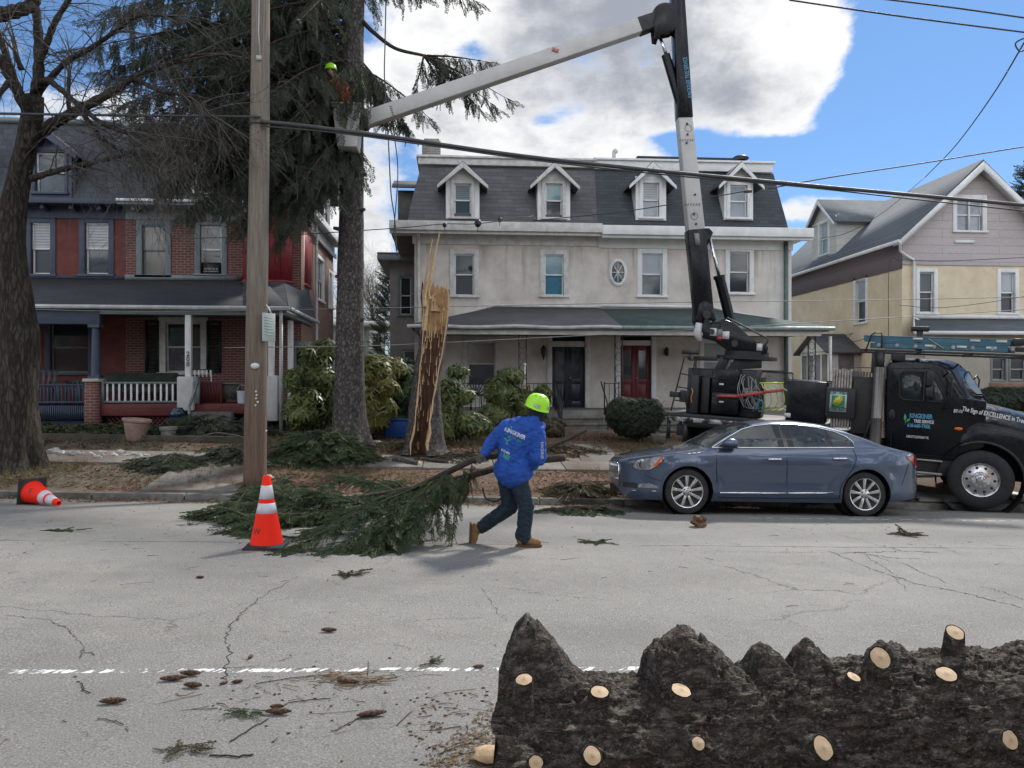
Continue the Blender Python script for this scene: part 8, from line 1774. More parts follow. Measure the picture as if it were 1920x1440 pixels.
cable([(1735,332,26.4),(1660,395,26.4),(1590,436,27.5),(1540,447,29)],.010,'thin wire draped across the blue-grey roof to the side dormer'); cable([(1690,487,26.8),(1780,489,26.6),(1980,480,26)],.012,'wire running level across the mauve siding')
cable([(1685,572,26.8),(1760,577,26.5),(1860,566,26),(1980,545,26)],.010,'wire sagging below the yellow wall windows'); cable([(1690,490,26.7),(1668,495,26.8),(1666,640,27),(1665,720,27.5)],.012,'vertical wire down the yellow side wall')
cable([(1545,640,30.6),(1588,628,29),(1598,625,28.6),(1590,636,28.8),(1605,640,28.4),(1640,628,27.6)],.012,'looped wire on the yellow side wall above the small portico')
m =MB(); c =W(1396,359,16.3); m.tube([c,c +Vector((.16,0,.01))],.035,8); tag(m.build('wire_splice',mat('brown_splice',(.10,.05,.04),.6)),'brown splice block on the thin wire beside the right dormer','splice')
for i,(px,py,Y,s) in enumerate(((834,422,20.5,1),(896,419,21,1.6),(937,412,21.5,1.1))):
    m =MB(); c =W(px,py,Y); m.blob(c,.06*s,i,.3,2,(1,.6,1.1)); m.tube([c,c +Vector((0,0,-.15*s))],.01,5); tag(m.build('wire_clamp',BLK),['small black clamp on the wire at the left end of the gutter','largest black clamp on the wire under the first dormer','round dark clamp between the first two dormers'][i],'clamp','black wire clamps')
# ropes hanging beside the trunk
ROPE =mat('dark_rope',(.06,.06,.07),.8,.2)
cable([(724,-20,16.6),(722,80,16.6),(721,150,16.6),(728,260,16.6),(733,360,16.6),(740,410,16.6),(744,470,16.6)],.013,'dark rope hanging from above, right of the spruce trunk',ROPE,'rope','hanging ropes')
cable([(727,180,16.7),(740,260,16.7),(746,320,16.7),(742,390,16.7),(739,440,16.7),(746,480,16.7)],.011,'second thinner rope curving beside the first rope',ROPE,'rope','hanging ropes')
# ------------------------------------------------------------ garden edging, stones, pots
m =MB(); a,b =gp(64,848),gp(480,848)
for (l,r) in ((64,250),(251,480)):
    A,Bq =W(l,845,17.7),W(r,845,17.7); m.hexa([(A.x,17.62,G(A.x,17.7) -.1),(Bq.x,17.62,G(Bq.x,17.7) -.1),(Bq.x,17.75,G(Bq.x,17.7) -.1),(A.x,17.75,G(A.x,17.7) -.1),(A.x,17.62,G(A.x,17.7) +.13),(Bq.x,17.62,G(Bq.x,17.7) +.14),(Bq.x,17.75,G(Bq.x,17.7) +.14),(A.x,17.75,G(A.x,17.7) +.13)])
tag(m.build('timber_edging',mat('old_timber',(.07,.06,.045),.9,.35,6,bump=.5),bevel=.01),'low dark timber edging board before the left garden bed','edging')
ROCK =mat('pale_rock',(.36,.35,.33),.9,.35,9,bump=.6); random.seed(8)
rocks =[(78,852,9),(88,855,7),(102,850,15),(117,853,12),(130,853,12),(143,854,13),(156,854,9),(167,854,11),(178,855,7),(190,853,13),(184,859,10),(214,855,10),(226,851,13),(238,855,8),(249,854,11),(262,856,10),(275,855,9),(400,853,16),(414,854,11),(385,858,9)]
ORD ='first second third fourth fifth sixth seventh eighth ninth tenth eleventh twelfth thirteenth fourteenth fifteenth sixteenth seventeenth'.split()
for i,(px,py,s) in enumerate(rocks):
    c =gp(px,py +3); m =MB(); m.blob((c.x,c.y,c.z +s*.004),s*.0082,i*2.3,.6,2,(1,.8,.62 +.2*random.random())); o =m.build('edging_stone',ROCK,None,smooth=True,ang=R(30))
    tag(o,(f'{ORD[i]} whitish stone from the bare tree in the row edging the left bed' if i <17 else ['biggest whitish stone among spruce cuttings left of the pole','whitish stone nearest the pole among spruce cuttings','small whitish stone left of the biggest one by the cuttings'][i -17]),'stone','whitish stones edging the left garden bed')
TERR =mat('weathered_terracotta',(.30,.20,.16),.85,.3,5,bump=.2); CEM =mat('mossy_cement',(.20,.19,.165),.9,.3,6,bump=.3)
c =gp(253,826); PT =thing('plant_pot',c,'large pale terracotta pot of withered succulents, tilted, behind the timber edging','plant pot'); PT.rotation_euler =(0,R(6),0)
m =MB(); m.lathe([(.0,0),(.17,0),(.19,.05),(.27,.40),(.30,.42),(.31,.46),(.29,.49),(.27,.48),(.25,.40),(.0,.38)],32); m.build('pot',TERR,PT,world=False,smooth=True,ang=R(35))
M_ =[frame_mat((random.uniform(-.22,.22),random.uniform(-.2,.2),.42 +random.uniform(0,.16)),(random.gauss(0,.4),random.gauss(0,.4),1),random.uniform(.8,1.4)) for k in range(46)]
SUC =veg_mat('grey_succulent',(.12,.13,.11),(.20,.20,.17),(.30,.28,.24),8,.1); bake('plant',NT_,M_,SUC,PT)
c =gp(301,832); c.y =17.9; c.z =G(c.x,17.9) +.02; PT2 =thing('plant_pot',c,'small empty round cement pot right of the big terracotta pot','plant pot')
m =MB(); m.lathe([(.0,0),(.15,0),(.165,.19),(.195,.20),(.20,.26),(.18,.275),(.155,.26),(.14,.2),(.0,.18)],32); m.build('pot',CEM,PT2,world=False,smooth=True,ang=R(35)); m =MB(); m.lathe([(.0,.22),(.15,.225)],20); m.build('soil',EARTH,PT2,world=False)
# ------------------------------------------------------------ ivy, litter
def gscatter(n,x0,x1,y0,y1,tpl,s,up=.6,dens=None,lift=.01):
    M_ =[]
    while len(M_) <n:
        x,y =random.uniform(x0,x1),random.uniform(y0,y1)
        if dens and random.random() >dens(x,y): continue
        M_.append(frame_mat((x,y,gz(x,y) +lift),(random.gauss(0,.5),random.gauss(0,.5),up),random.uniform(*s)))
    return M_
random.seed(14)
def stuff(name,tpl,M_,mt,label,cat): o =bake(name,tpl,M_,mt,None); tag(o,label,cat,kind='stuff'); return o
M_ =gscatter(3400,-13,-5.6,17.85,19.9,NT_,(1.4,2.4),.8,lambda x,y: .4 +.8*mn.noise(Vector((x,y,0))),.06)
stuff('ivy',NT_,M_,IVY,'low ivy covering the bed under the brick house porch','ground cover')
def litter_tpl(seed):
    r =random.Random(seed); V =[]; Fc =[]
    for k in range(5):
        p =Vector((r.uniform(-.1,.1),r.uniform(-.1,.1),0)); a =r.uniform(0,6.28); l =r.uniform(.02,.045); w_ =l*.45; d =Vector((math.cos(a),math.sin(a),0)); s =Vector((-d.y,d.x,r.uniform(-.4,.4))); o =len(V); V += [p -d*l,p +s*w_,p +d*l +Vector((0,0,r.uniform(0,.02))),p -s*w_]; Fc.append((o,o +1,o +2,o +3))
    V =[Vector((v.x,v.z,v.y)) for v in V]; return np.array([tuple(v) for v in V],np.float32),np.array(Fc,np.int32)
LT =[litter_tpl(i) for i in range(4)]; LEAFB =veg_mat('brown_leaf_litter',(.075,.040,.024),(.14,.075,.042),(.30,.20,.12),4,.1,.8)
M_ =gscatter(9000,-11,9,13.55,20.5,LT,(.6,1.3),3,lambda x,y: (.35 if 15.4 <y <16.8 or (WX(290,14.2) <x <WX(465,14.2) and y <15.4) else 1)*(.5 +mn.noise(Vector((x*.6,y*.6,3)))),.012)
stuff('leaf_litter',LT,M_,LEAFB,'brown leaf litter over the verge and garden','leaf litter')
M_ =gscatter(1500,-9,6,12.6,13.4,LT,(.4,.9),3,lambda x,y: max(0,(y -12.6)/.8*(.4 +mn.noise(Vector((x,y,9)))) +.1),.008)
for m_ in M_: m_[2][3] =G(m_[0][3],m_[1][3]) +.008
stuff('gutter_litter',LT,M_,LEAFB,'brown debris gathered in the gutter along the kerb','leaf litter')
# dry grass tufts on the verge
def tuft(seed):
    r =random.Random(seed); V =[]; Fc =[]
    for k in range(9): a =r.uniform(0,6.28); l =r.uniform(.06,.16); lean =r.uniform(.1,.6); b =Vector((r.uniform(-.03,.03),r.uniform(-.03,.03),0)); t_ =b +Vector((math.cos(a)*lean*l,math.sin(a)*lean*l,l)); s =Vector((-math.sin(a),math.cos(a),0))*.003; o =len(V); V += [b -s,b +s,t_ +s*.3,t_ -s*.3]; Fc.append((o,o +1,o +2,o +3))
    V =[Vector((v.x,v.z,v.y)) for v in V]; return np.array([tuple(v) for v in V],np.float32),np.array(Fc,np.int32)
TF =[tuft(i) for i in range(4)]; GRS =veg_mat('dry_verge_grass',(.12,.10,.05),(.17,.15,.075),(.10,.12,.05),2,.3)
M_ =gscatter(2600,-11,8,13.6,19.5,TF,(.6,1.2),3,lambda x,y: 0 if (15.35 <y <16.85) else max(0,.15 +1.2*mn.noise(Vector((x*.5,y*.7,7))) +(.6 if x <-7 and y <15.4 else 0)),0)
stuff('dry_grass',TF,M_,GRS,'thin dry grass between mulch and pavement','grass')
# ------------------------------------------------------------ cut spruce boughs
def heap(name,label,cx_px,cy_px,rx,ry,h,n,mt=SPR,seed=0,Yd=None,stems=6,size=(.35,.6),group='heaps of cut spruce boughs',ang0=None):
    random.seed(seed); g =gp(cx_px,cy_px); o =thing(name,g,label,'cut branches',group); M_ =[]; m =MB()
    for k in range(stems):
        a =random.uniform(0,6.28); p0 =g +Vector((math.cos(a)*rx*.9,math.sin(a)*ry*.9,.05)); p1 =g +Vector((-math.cos(a)*rx*.7,-math.sin(a)*ry*.7,h*random.uniform(.2,.7))); p0.z =G(p0.x,p0.y) +.04; m.tube([p0,p0.lerp(p1,.5) +Vector((0,0,h*.4)),p1],[.02,.014,.006],5)
    m.build('stems',BK_DARK,o,smooth=True,recalc=False)
    for k in range(n):
        a =random.uniform(0,6.28); r =math.sqrt(random.random()); x,y =g.x +math.cos(a)*rx*r,g.y +math.sin(a)*ry*r; gh =G(x,y) if y <KERB_Y else gz(x,y); top =h*max(0,1 -r ** 2.2)*(1 +.45*mn.noise(Vector((x*2.2,y*2.2,seed)))); z =gh +.03 +top*random.uniform(.35,1)
        d =Vector((math.cos(a)*random.uniform(.2,1) +random.gauss(0,.4),math.sin(a)*.8 +random.gauss(0,.4) -.25,random.uniform(-.75,.05))); d.normalize(); s =random.uniform(*size)
        if z +d.z*s <gh +.01: d.z =(gh +.01 -z)/s
        M_.append(frame_mat((x,y,z),d,s,up=(random.gauss(0,.3),random.gauss(0,.3),1)))
    bake('needle_sprays',SPT,M_,mt,o); return o
heap('spruce_cuttings','large mound of cut spruce boughs at the foot of the tall spruce trunk',605,862,.95,.75,.62,620,SPR_F,1,stems=9)
heap('spruce_cuttings','spruce boughs piled against the porch behind the pots',395,815,1.35,.8,.45,560,SPR,2)
heap('spruce_cuttings','spruce cuttings on the pavement left of the pole',320,872,.6,.35,.22,200,SPR,3,stems=4)
heap('spruce_cuttings','spruce cuttings just left of the utility pole foot',440,862,.45,.5,.35,190,SPR,4,stems=4); heap('spruce_cuttings','spruce boughs between rhododendron and brick porch corner',535,800,.7,.6,.5,300,SPR,5)
heap('spruce_cuttings','tangle of thin spruce brush on the kerb before the sedan',1085,925,.62,.40,.20,130,DRY,6,stems=22,size=(.2,.4)); heap('spruce_cuttings','low green spruce scraps at the gutter before the sedan',1085,962,.62,.25,.10,90,SPR_F,7,stems=9,size=(.18,.35))
heap('spruce_cuttings','sparse spruce litter in the yard behind the worker',1020,845,1.1,.9,.12,190,DRY,8,stems=14,size=(.2,.45)); heap('spruce_cuttings','brush and bark scraps around the broken stump',850,862,1.0,.5,.13,150,DRY,9,stems=22,size=(.2,.4))
heap('spruce_cuttings','small brush tuft beside the large spruce cuttings mound',735,838,.5,.35,.14,90,DRY,10,stems=8,size=(.15,.3))
# long pale branch sticking out of the left heap
m =MB(); m.tube(curve_pts([W(345,838,17.3),W(372,822,17.4),W(405,812,17.5),W(450,818,17.6)],5),.018,6); tag(m.build('fallen_branch',BK_TWIG,None,smooth=True),'long curved grey branch poking from cuttings left of the pole','branch')
# dragged bough
random.seed(33); DG =thing('dragged_spruce_bough',gp(820,960),'long green spruce bough being dragged along the road by the worker','cut branches'); mb_ =MB(); MM =[]
hd0 =W(905,856,8.62); hd1 =W(985,880,8.62)
def gpt(px,py,up): p =gp(px,py); p.z += up; return p
stemsD =[([W(1100,806,8.9),W(1060,826,8.85),W(1000,850,8.75),W(905,858,8.62),W(840,885,8.75),gpt(700,985,.22),gpt(560,985,.12),gpt(430,985,.06)],[.016,.022,.030,.034,.036,.030,.020,.008]),
    ([W(1058,858,9.1),W(1000,864,9.0),W(940,875,8.9),W(870,895,8.9),gpt(760,962,.35),gpt(620,972,.25),gpt(500,965,.12)],[.045,.044,.042,.038,.030,.022,.010])]
for P,rr in stemsD: C_ =curve_pts(P,6); mb_.tube(C_,[float(np.interp(i/6,range(len(rr)),rr)) for i in range(len(C_))],8)
tips =[(365,972,0),(420,950,0),(430,1000,0),(500,935,.1),(480,975,0),(560,1010,0),(545,1036,0),(620,1038,0),(600,960,.2),(690,1015,0),(700,1038,0),(640,940,.3),(745,1034,0),(730,945,.35),(770,985,.2),(500,955,.3),(580,975,.35),(640,1000,.2),(470,940,.25),(560,920,.05),(530,930,.25),(470,1005,0),(520,985,0),(590,1000,0),(650,985,.05),(660,1035,0),(610,925,.15)]
def groundclamp(p,s,d):
    g_ =G(p[0],p[1]);
    return d
C_ =curve_pts(stemsD[0][0],6); C2 =curve_pts(stemsD[1][0],6)
for i,(px,py,up) in enumerate(tips):
    tip =gpt(px,py,up +.02); src =C_ if i % 2 == 0 else C2; cand =[q for q in src[18:] if q.x >tip.x +.25] or [src[20]]; st =min(cand,key=lambda q: abs((q -tip).length -1.1)); mid =st.lerp(tip,.5); mid.z =max(mid.z,G(mid.x,mid.y) +.12) +.05; Pq =curve_pts([st,mid,tip],9); mb_.tube(Pq,[.014 -.01*k/len(Pq) for k in range(len(Pq))],5)
    al =(tip -st).normalized(); sd =al.cross(Vector((0,0,1))).normalized()
    for k,p in enumerate(Pq):
        f =k/len(Pq)
        for sg_ in (-1,1,0,-1,1):
            d =al*random.uniform(.3,1) +sd*sg_*random.uniform(.3,.9) +Vector((0,0,random.uniform(-.7,.15))); s =random.uniform(.16,.34); d.normalize(); g_ =G(p.x +d.x*s,p.y +d.y*s)
            if p.z +d.z*s <g_ +.01: d.z =(g_ +.01 -p.z)/s
            MM.append(frame_mat(p,d,s,up=(random.gauss(0,.3),random.gauss(0,.3),1)))
for src in (C_[25:],C2[21:]):
    for p in src:
        for k in range(5):
            hgt =p.z -G(p.x,p.y); s =random.uniform(.18,.36); d =Vector((random.gauss(-.35,.35),random.gauss(0,.45),-random.uniform(.3,1.3) if hgt >.25 else random.uniform(-.3,.2))).normalized()
            if p.z +d.z*s <G(p.x,p.y): d.z =max(-.9,(G(p.x,p.y) -p.z)/s)
            MM.append(frame_mat(p +Vector((random.gauss(0,.05),random.gauss(0,.05),0)),d,s))
# hanging curtains near the worker
for (px,py0,py1,Y) in ((870,880,960,8.7),(845,890,1010,8.6),(820,905,1000,8.5),(795,915,1020,8.5),(770,925,1010,8.6),(885,870,930,8.9),(830,890,985,9.0),(745,940,1030,8.4),(858,900,1035,8.45)):
    A,Bq =W(px,py0,Y),W(px -12,py1,Y); n_ =7; mb_.tube([A,A.lerp(Bq,.5),Bq],[.008,.005,.003],4)
    for k in range(n_):
        for _ in range(2): MM.append(frame_mat(A.lerp(Bq,k/n_),(random.gauss(-.1,.3),random.gauss(0,.3),-1),random.uniform(.14,.26)))
mb_.build('stems',BK_DARK,DG,smooth=True,recalc=False); bake('needle_sprays',SPT,MM,SPR_F,DG)
m =MB(); e =stemsD[1][0][0]; d =(stemsD[1][0][0] -stemsD[1][0][1]).normalized(); m.cyl(e,e +d*.004,.044,16); m.build('cut_end',CUTW,DG)
m =MB(); m.tube(curve_pts([W(958,870,8.75),W(950,910,8.8),W(935,938,8.9),W(912,935,9.0),W(905,915,9.0)],6),.010,5); m.build('bent_twig',BK_DARK,DG,smooth=True)
# small tufts torn off on the road
for i,(px,py,s,lab_) in enumerate(((385,975,1,'small spruce tuft on the road at the far left of the bough'),(352,985,.6,'tiny spruce tuft at the left tip of the dragged bough'),(118,996,.9,'green spruce sprig alone on the road below the fallen cone'),(395,942,.8,'spruce sprig in the gutter near the concrete apron'),(1125,1019,1,'green spruce sprig on the seam crack right of the worker'),(1695,1003,1.3,'brown dry spruce sprig on the road in front of the truck wheel'),(655,1078,.9,'dark twig cluster on the road below the bough'),(462,1340,.6,'mossy green sprig lying among pine cones'),(815,1246,.45,'tiny green sprig on the faded white line'),(337,1410,.6,'twig and leaf tangle at the lower left road'))):
    g =gp(px,py); random.seed(i); M_ =[]
    for k in range(int(9*s) +5): M_.append(frame_mat(g +Vector((random.gauss(0,.06*s),random.gauss(0,.03*s),.012)),(random.gauss(0,1),random.gauss(0,.5),.05),random.uniform(.12,.24)*s,up=(0,0,1)))
    o =bake('spruce_sprig',SPT,M_,DRY if i in (5,6,9) else SPR_F,None); tag(o,lab_,'sprig','torn spruce sprigs on the road')
# ------------------------------------------------------------ short cut logs in the mulch
def clog(a,b,r,label,bk=BK_SPR):
    m =MB(); m.tube([a,a.lerp(b,.5),b],[r,r*1.04,r],14,False); o =m.build('cut_log',bk,None,smooth=True); tag(o,label,'log','short cut logs by the stump');
    m =MB(); d =(b -a).normalized(); m.cyl(b,b +d*.004,r*.98,16); m.cyl(a,a -d*.004,r*.98,16); m.build('cut_face',CUTW,o,world=False)
A =gp(738,868); Bq =gp(786,876); clog(A +Vector((0,0,.07)),Bq +Vector((0,0,.07)),.055,'short cut log with pale sawn end below the broken stump'); A =gp(790,868); Bq =gp(842,872); clog(A +Vector((0,0,.09)),Bq +Vector((0,0,.05)),.035,'thin reddish branch log beside the short cut log',BK_DARK)
# wood chunk and brown pieces
t =NT('rotten_wood'); n =t.noise(18,6,.7); c =t.mix(t.mr(n,.3,.7),(.05,.022,.012),(.26,.15,.08)); t.bump(n,1,.02); ROTW =t.fin(c,.9)
g =gp(1311,988); m =MB(); m.blob((g.x,g.y,g.z +.065),.095,4,.9,3,(1.05,.8,.85));
for k in range(5): a =Vector((g.x +random.uniform(-.06,.06),g.y -.03,g.z +.08)); m.tube([a,a +Vector((random.uniform(-.05,.05),-.02,random.uniform(.03,.07)))],[.018,.006],4)
tag(m.build('wood_chunk',ROTW,None,smooth=True,ang=R(30)),'ragged brown chunk of rotten wood on the road before the sedan','wood chunk')
g =gp(925,1428); m =MB(); m.blob((g.x,g.y +.0,g.z +.03),.085,6,.6,2,(1.2,.7,.35)); tag(m.build('wood_chip',PALEW,None,ang=R(30)),'pale split wood chip at the lower left end of the big log','wood chip')
# fallen flat stone by trunk
g =gp(700,832); m =MB(); m.blob((g.x,g.y,g.z +.03),.2,3,.4,2,(1.2,.7,.25)); tag(m.build('flat_stone',ROCK,None,ang=R(30)),'flat grey stone right of the spruce trunk base','stone')
# ------------------------------------------------------------ spruce cones on the road
t =NT('spruce_cone_scales'); x,y,z =t.sep()[:3]; d =t.vor(75,'F1',t.comb(x,y,z)); c =t.mix(t.mr(d,.2,.6),(.17,.085,.045),(.045,.022,.013)); t.bump(d,-1,.006); CONEM =t.fin(c,.7)
pcs =[(212,1320,.13,5,'dark spruce cone alone at far lower left'),(325,1277,.14,8,'dark spruce cone, left of a trio under the white line'),(357,1268,.115,-4,'upper spruce cone of the trio under the white line'),(362,1290,.10,-8,'lower spruce cone of the trio under the white line'),(652,1284,.13,-12,'spruce cone lying on bark strips under the white line'),(522,1341,.13,-3,'spruce cone touching the mossy green sprig'),
       (697,1345,.15,14,'largest spruce cone, pointing up right on the lower road'),(617,1186,.105,-6,'single spruce cone far above the white line'),(470,1234,.06,80,'small upright-lying cone just above the white line'),(445,1282,.06,20,'small broken cone at the end of the long crack'),(375,1085,.07,0,'tiny dark cone on the road right of centre-left crack'),(897,1254,.07,10,'small reddish cone piece on the white line end'),(519,1329,.07,0,'small dark cone fragment behind the cone by the sprig'),(420,1283,.05,40,'smallest cone scrap beside the crack end')]
for i,(px,py,L_,rot,lb_) in enumerate(pcs):
    g =gp(px,py); m =MB(); n =22; prof =[]
    for k in range(25): f =k/24; prof.append(((.0155*min(1,L_/.09))*math.sin(math.pi*(f*.92 +.04)) ** .6*(1 +.10*math.sin(f*60)),(f -.5)*L_))
    a =R(rot); Tm =Matrix.Translation((g.x,g.y,g.z +.018*min(1,L_/.1))) @ Matrix.Rotation(a,4,'Z') @ Matrix.Rotation(R(90),4,'Y'); m.lathe(prof,n,T=Tm)
    V =[]; c_ =Vector((g.x,g.y,g.z +.018))
    for v in m.v: q =Vector(v); k =1 +.10*mn.noise((q -c_)*120); V.append(tuple(c_ +(q -c_)*k))
    m.v =V; tag(m.build('spruce_cone',CONEM,None,smooth=True),lb_,'cone','spruce cones on the road')
# twigs and crumbs strewn on the road (uncountable)
random.seed(77); m =MB()
def onroad(px,py): return gp(px,py)
for k in range(230):
    if k <100: px,py =random.uniform(0,1900),random.uniform(945,1100)
    elif k <160: px,py =random.gauss(620,160),random.gauss(1300,45)
    elif k <200: px,py =random.uniform(780,940),random.uniform(1290,1440)
    else: px,py =random.uniform(0,1900),random.uniform(1000,1430)
    if not (0 <= px <1920 and 940 <py <1445): continue
    g =onroad(px,py); g.z += .004; L_ =random.uniform(.02,.12) if random.random() <.8 else random.uniform(.12,.35); a =random.uniform(0,6.28); d =Vector((math.cos(a),math.sin(a)*.7,0)); q =g +d*L_*.5 +Vector((random.gauss(0,.01),random.gauss(0,.015),.003)); e =g +d*L_; r =random.uniform(.001,.0028); m.tube([g,q,e],[r,r*.9,r*.5],4)
for k in range(330):
    px,py =(random.uniform(0,1900),random.uniform(942,1040)) if k <150 else (random.gauss(600,180),random.gauss(1300,50)) if k <210 else (random.uniform(760,950),random.uniform(1300,1440))
    if not (0 <= px <1920 and 940 <py <1445): continue
    g =onroad(px,py); m.blob((g.x,g.y,g.z +.004),random.uniform(.003,.010),k,.5,1,(1.3,.8,.4))
tag(m.build('twig_litter',BK_TWIG if False else ROTW,None,recalc=False),'twigs, needles and bark crumbs strewn over the road','litter',kind='stuff')
m =MB()
for (pts,r) in (([(430,1395),(470,1370),(500,1352)],.005),([(510,1330),(560,1318),(620,1312)],.004),([(620,1375),(655,1358),(690,1345)],.004),([(395,1420),(430,1422),(475,1420)],.007),([(180,1350),(210,1352),(232,1360)],.004),([(150,1283),(158,1295),(168,1302)],.005),([(480,1285),(540,1275),(590,1270),(640,1262)],.004),([(825,1418),(870,1400),(905,1380)],.005)):
    P =[gp(*p) +Vector((0,0,.006)) for p in pts]; m.tube([q +Vector((random.gauss(0,.006),random.gauss(0,.006),0)) for q in curve_pts(P,5)],r*.6,5)
tag(m.build('twigs',BK_DARK,None,recalc=False),'thin long twigs among the spruce cones','twigs',kind='stuff')
# bark strips heap by the cone
random.seed(3); m =MB()
for k in range(70):
    px,py =random.gauss(640,45),random.gauss(1277,6); g =gp(px,py); a =random.gauss(.1,.3); L_ =random.uniform(.03,.12); d =Vector((math.cos(a),math.sin(a),random.uniform(-.05,.12)))*L_; g.z += .01; m.bar(g,g +d,.006,.003)
tag(m.build('bark_strips',mat('straw_bark',(.20,.14,.08),.9,.4,20),None,recalc=False),'pile of straw-coloured bark strips under the white line','litter',kind='stuff')
m =MB()
for k in range(900):
    px,py =780 +random.random() ** .6*180,1300 +random.random() ** .6*140
    if (px -740)/200 +(py -1280)/160 <1.15: continue
    g =gp(px,py); a =random.uniform(0,6.28); L_ =random.uniform(.005,.03); g.z += .004; m.bar(g,g +Vector((math.cos(a),math.sin(a),.1))*L_,.004,.002)
tag(m.build('sawdust',bpy.data.materials['straw_bark'],None,recalc=False),'sawdust and chips scattered at the left end of the big log','sawdust',kind='stuff')
# ------------------------------------------------------------ things on the porches and in the gardens
def chair(loc,label,mt,w=.6,h=.9,rz=0):
    o =thing('porch_chair',loc,label,'chair'); o.rotation_euler =(0,0,rz); m =MB(); m.box(-w/2,w/2,-.25,.25,.38,.41); m.build('seat',mt,o,world=False,bevel=.005)
    m =MB();
    for k in range(5): x =-w/2 +.04 +k*(w -.08)/4; m.bar((x,.24,.40),(x,.36,h),.07,.02,up=(0,1,0))
    m.bar((-w/2,.36,h -.03),(w/2,.36,h -.03),.03,.05); m.build('backrest',mt,o,world=False)
    for sx in (-1,1):
        for sy in (-1,1): m =MB(); m.bar((sx*(w/2 -.03),sy*.22,0),(sx*(w/2 -.03),sy*.22,.38 if sy >0 else .6),.05); m.build('leg',mt,o,world=False)
        m =MB(); m.box(sx*w/2 -.05,sx*w/2 +.05,-.28,.30,.60,.625); m.build('armrest',mt,o,world=False)
    return o
zfb =zF -.04
chair((WX(75,21),21.0,zfb),'slatted greyish chair on the navy porch beside the bare tree',mat('grey_chair_paint',(.10,.105,.12),.7),rz=R(10)); chair((WX(135,21),21.0,zfb),'low teal chair behind the navy porch railing',mat('teal_chair_paint',(.02,.10,.12),.6),h=.6)
bz0 =W(895,777,23.4).z
o =thing('garden_chair',(WX(893,23.2),23.2,zfl),'black iron chair with round slatted back on the stucco house porch','chair'); m =MB()
for k in range(9): a =math.pi*k/8; m.bar((math.cos(a)*.06,.2,.45),(math.cos(a)*.30,.24,.45 +.48*math.sin(a) +.02),.035,.01,up=(0,1,0))
m.tube([(math.cos(math.pi*k/12)*.31,.24,.45 +.5*math.sin(math.pi*k/12)) for k in range(13)],.015,6); m.build('backrest',IRON,o,world=False); m =MB(); m.lathe([(0,.42),(.27,.42),(.27,.45),(0,.45)],24); m.build('seat',IRON,o,world=False)
for k in range(4): a =math.pi/4 +k*math.pi/2; m =MB(); m.tube([(math.cos(a)*.2,math.sin(a)*.2,.42),(math.cos(a)*.25,math.sin(a)*.25,0)],.014,6); m.build('leg',IRON,o,world=False)
# long low bench behind the white balusters
o =thing('porch_bench',(WX(262,21.3),21.3,zF),'dark patterned cushioned bench behind the white balusters','bench'); m =MB(); m.box(-1.0,.9,-.3,.3,.25,.42); m.build('seat',mat('dark_green_cushion',(.03,.04,.03),.9,.5,12),o,world=False,bevel=.04); m =MB(); m.box(-1.0,.9,.2,.34,.42,.8); m.build('backrest',bpy.data.materials['dark_green_cushion'],o,world=False,bevel=.04)
m =MB(); m.box(-1.05,-.98,-.3,.34,0,.55); m.box(.88,.95,-.3,.34,0,.55); m.build('bench_end',IRON,o,world=False)
o =thing('storage_cabinet',(WX(398,20.6),20.6,zF),'dark red slatted cabinet on the porch beside the white pier','cabinet'); m =MB(); m.box(-.30,.30,-.22,.22,0,.56); m.build('carcass',REDP,o,world=False,bevel=.01); m =MB()
for k in range(7): m.box(-.27 +k*.08,-.22 +k*.08,-.24,-.221,.03,.53)
m.build('slats',mat('dark_red_slats',(.09,.012,.012),.6),o,world=False)
o =thing('plant_stand',(WX(378,20.9),20.9,zF),'small white slatted shelf under the brick house window','shelf'); m =MB(); m.box(-.28,.28,-.1,.1,.86,.89); m.build('shelf_top',bpy.data.materials['old_timber'],o,world=False); m =MB()
for k in range(6): m.box(-.26 +k*.1,-.22 +k*.1,-.1,-.09,.68,.86)
m.build('slats',WHITE,o,world=False); m =MB();
for s_ in (-1,1): m.bar((s_*.25,0,0),(s_*.25,0,.86),.03)
m.build('leg',WHITE_D,o,world=False)
o =thing('side_table',(WX(432,20.7),20.7,zF),'small dark table with striped cloth right of the red cabinet','table'); m =MB(); m.box(-.30,.30,-.25,.25,.50,.53); m.build('table_top',GREYT,o,world=False); m =MB(); m.box(-.22,.22,-.2,.2,.1,.49); m.build('cloth',mat('striped_cloth',(.07,.07,.06),.9,.6,15),o,world=False)
o =thing('bucket',(WX(454,20.35),20.35,zF),'white plastic bucket with handle at the porch edge near the pole','bucket'); m =MB(); m.lathe([(0,0),(.11,0),(.13,.30),(.14,.31),(.135,.32),(.12,.31),(.10,.02)],24); m.build('pail',mat('white_plastic',(.5,.54,.6),.5,.1),o,world=False,smooth=True,ang=R(40)); m =MB(); m.tube([(-.13*math.cos(math.pi*k/8),0,.30 +.18*math.sin(math.pi*k/8)) for k in range(9)],.006,5); m.build('handle',GUTTER,o,world=False)
o =thing('glazed_pot',gp(333,800),'dark blue glazed round pot among cuttings before the porch','plant pot'); o.location.z =W(333,790,19.2).z; o.location.y =19.2; o.location.x =WX(333,19.2); m =MB(); m.lathe([(0,0),(.10,0),(.19,.12),(.18,.24),(.12,.30),(.13,.33),(.11,.33)],24); m.build('pot',mat('navy_glaze',(.008,.02,.05),.15,.2),o,world=False,smooth=True)
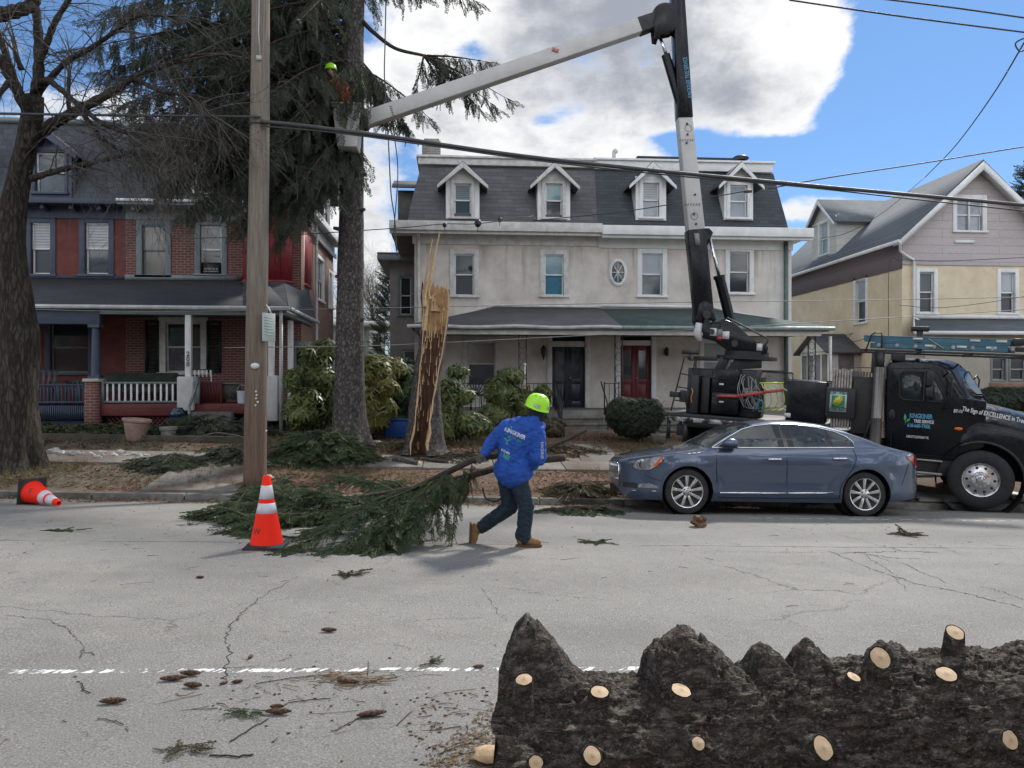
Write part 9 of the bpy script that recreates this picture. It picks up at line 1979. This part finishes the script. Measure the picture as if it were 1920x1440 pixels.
# blue recycling tub, flag, railing pot
c =W(745,785,19.0); o =thing('recycling_tub',(c.x,19.0,G(c.x,19)),'bright blue plastic tub half hidden behind the stump','tub'); m =MB(); m.hexa([(-.28,-.2,0),(.28,-.2,0),(.28,.2,0),(-.28,.2,0),(-.35,-.25,.42),(.35,-.25,.42),(.35,.25,.42),(-.35,.25,.42)]); m.build('tub',mat('blue_plastic',(.015,.07,.30),.4,.1),o,world=False,bevel=.03); m =MB(); m.box(-.38,.38,-.28,.28,.42,.46); m.build('rim',bpy.data.materials['blue_plastic'],o,world=False,bevel=.01)
c =W(983,745,21.9); o =thing('small_flag',(c.x,21.9,c.z),'furled red, white and blue flag on the iron porch post','flag'); m =MB(); m.tube([(0,0,.35),(-.02,-.05,0),(-.06,-.10,-.45)],[.03,.07,.03],8); m.build('cloth',mat('red_white_cloth',(.40,.20,.20),.9,.8,22),o,world=False,smooth=True); m =MB(); m.tube([(.06,.12,.1),(-.06,-.2,.55)],.012,5); m.build('staff',GUTTER,o,world=False)
c =gp(1224,848); c.y =19.3; o =thing('plant_pot',(WX(1228,19.0),18.7,G(4.3,18.7)),'squat stone pot beside the clipped yew bush','plant pot'); m =MB(); m.lathe([(0,0),(.16,0),(.18,.18),(.20,.24),(.17,.24),(.15,.18)],20); m.build('pot',CEM,o,world=False,smooth=True)

# ------------------------------------------------------------ houses behind the viewer (seen only as reflections)
for i,(xa,xb,h,mt,rf,lab) in enumerate(((-34,-18,8.5,BRICK,SH_GREY,'red brick house across the street, left of the viewer'),(-15,-1.5,8,STUCCO_G,SH_GREY,'grey stucco house directly behind the viewer'),(1.5,15,9,BRICK_S,SH_BLUE,'brown brick house across the street, right of the viewer'),(18,34,8,BEIGE,SH_GREEN,'beige house across the street, far right of the viewer'))):
    Yo =-13.0; o =thing('facing_house',((xa +xb)/2,Yo,-.1),lab,'house'); fo =Fr((0,Yo,0),(1,0,0),(0,1,0)); n =4; hs_ =[]
    for fl in (0,1):
        for k in range(n): c =xa +(xb -xa)*(k +.5)/n; hs_.append((c -.5,c +.5,.9 +fl*3.4,2.6 +fl*3.4))
    m =MB(); wall(m,fo,xa,xb,-.6,h,hs_); m.build('wall',mt,o,recalc=False)
    for q in hs_: window(o,fo,q,cas=.1)
    m =MB(); slab_poly(m,[(xa -.5,Yo +.6,h),(xb +.5,Yo +.6,h),(xb -1,Yo -3.5,h +3),(xa +1,Yo -3.5,h +3)],.15); m.build('roof',rf,o); m =MB(); slab_poly(m,[(xa -.5,Yo +.6,h),(xa +1,Yo -3.5,h +3),(xa +1,Yo -8,h +3),(xa -.5,Yo -8,h)],.15); m.box(xa,xb,Yo -8,Yo -.2,-.6,h -.05); m.build('rear_block',rf,o)
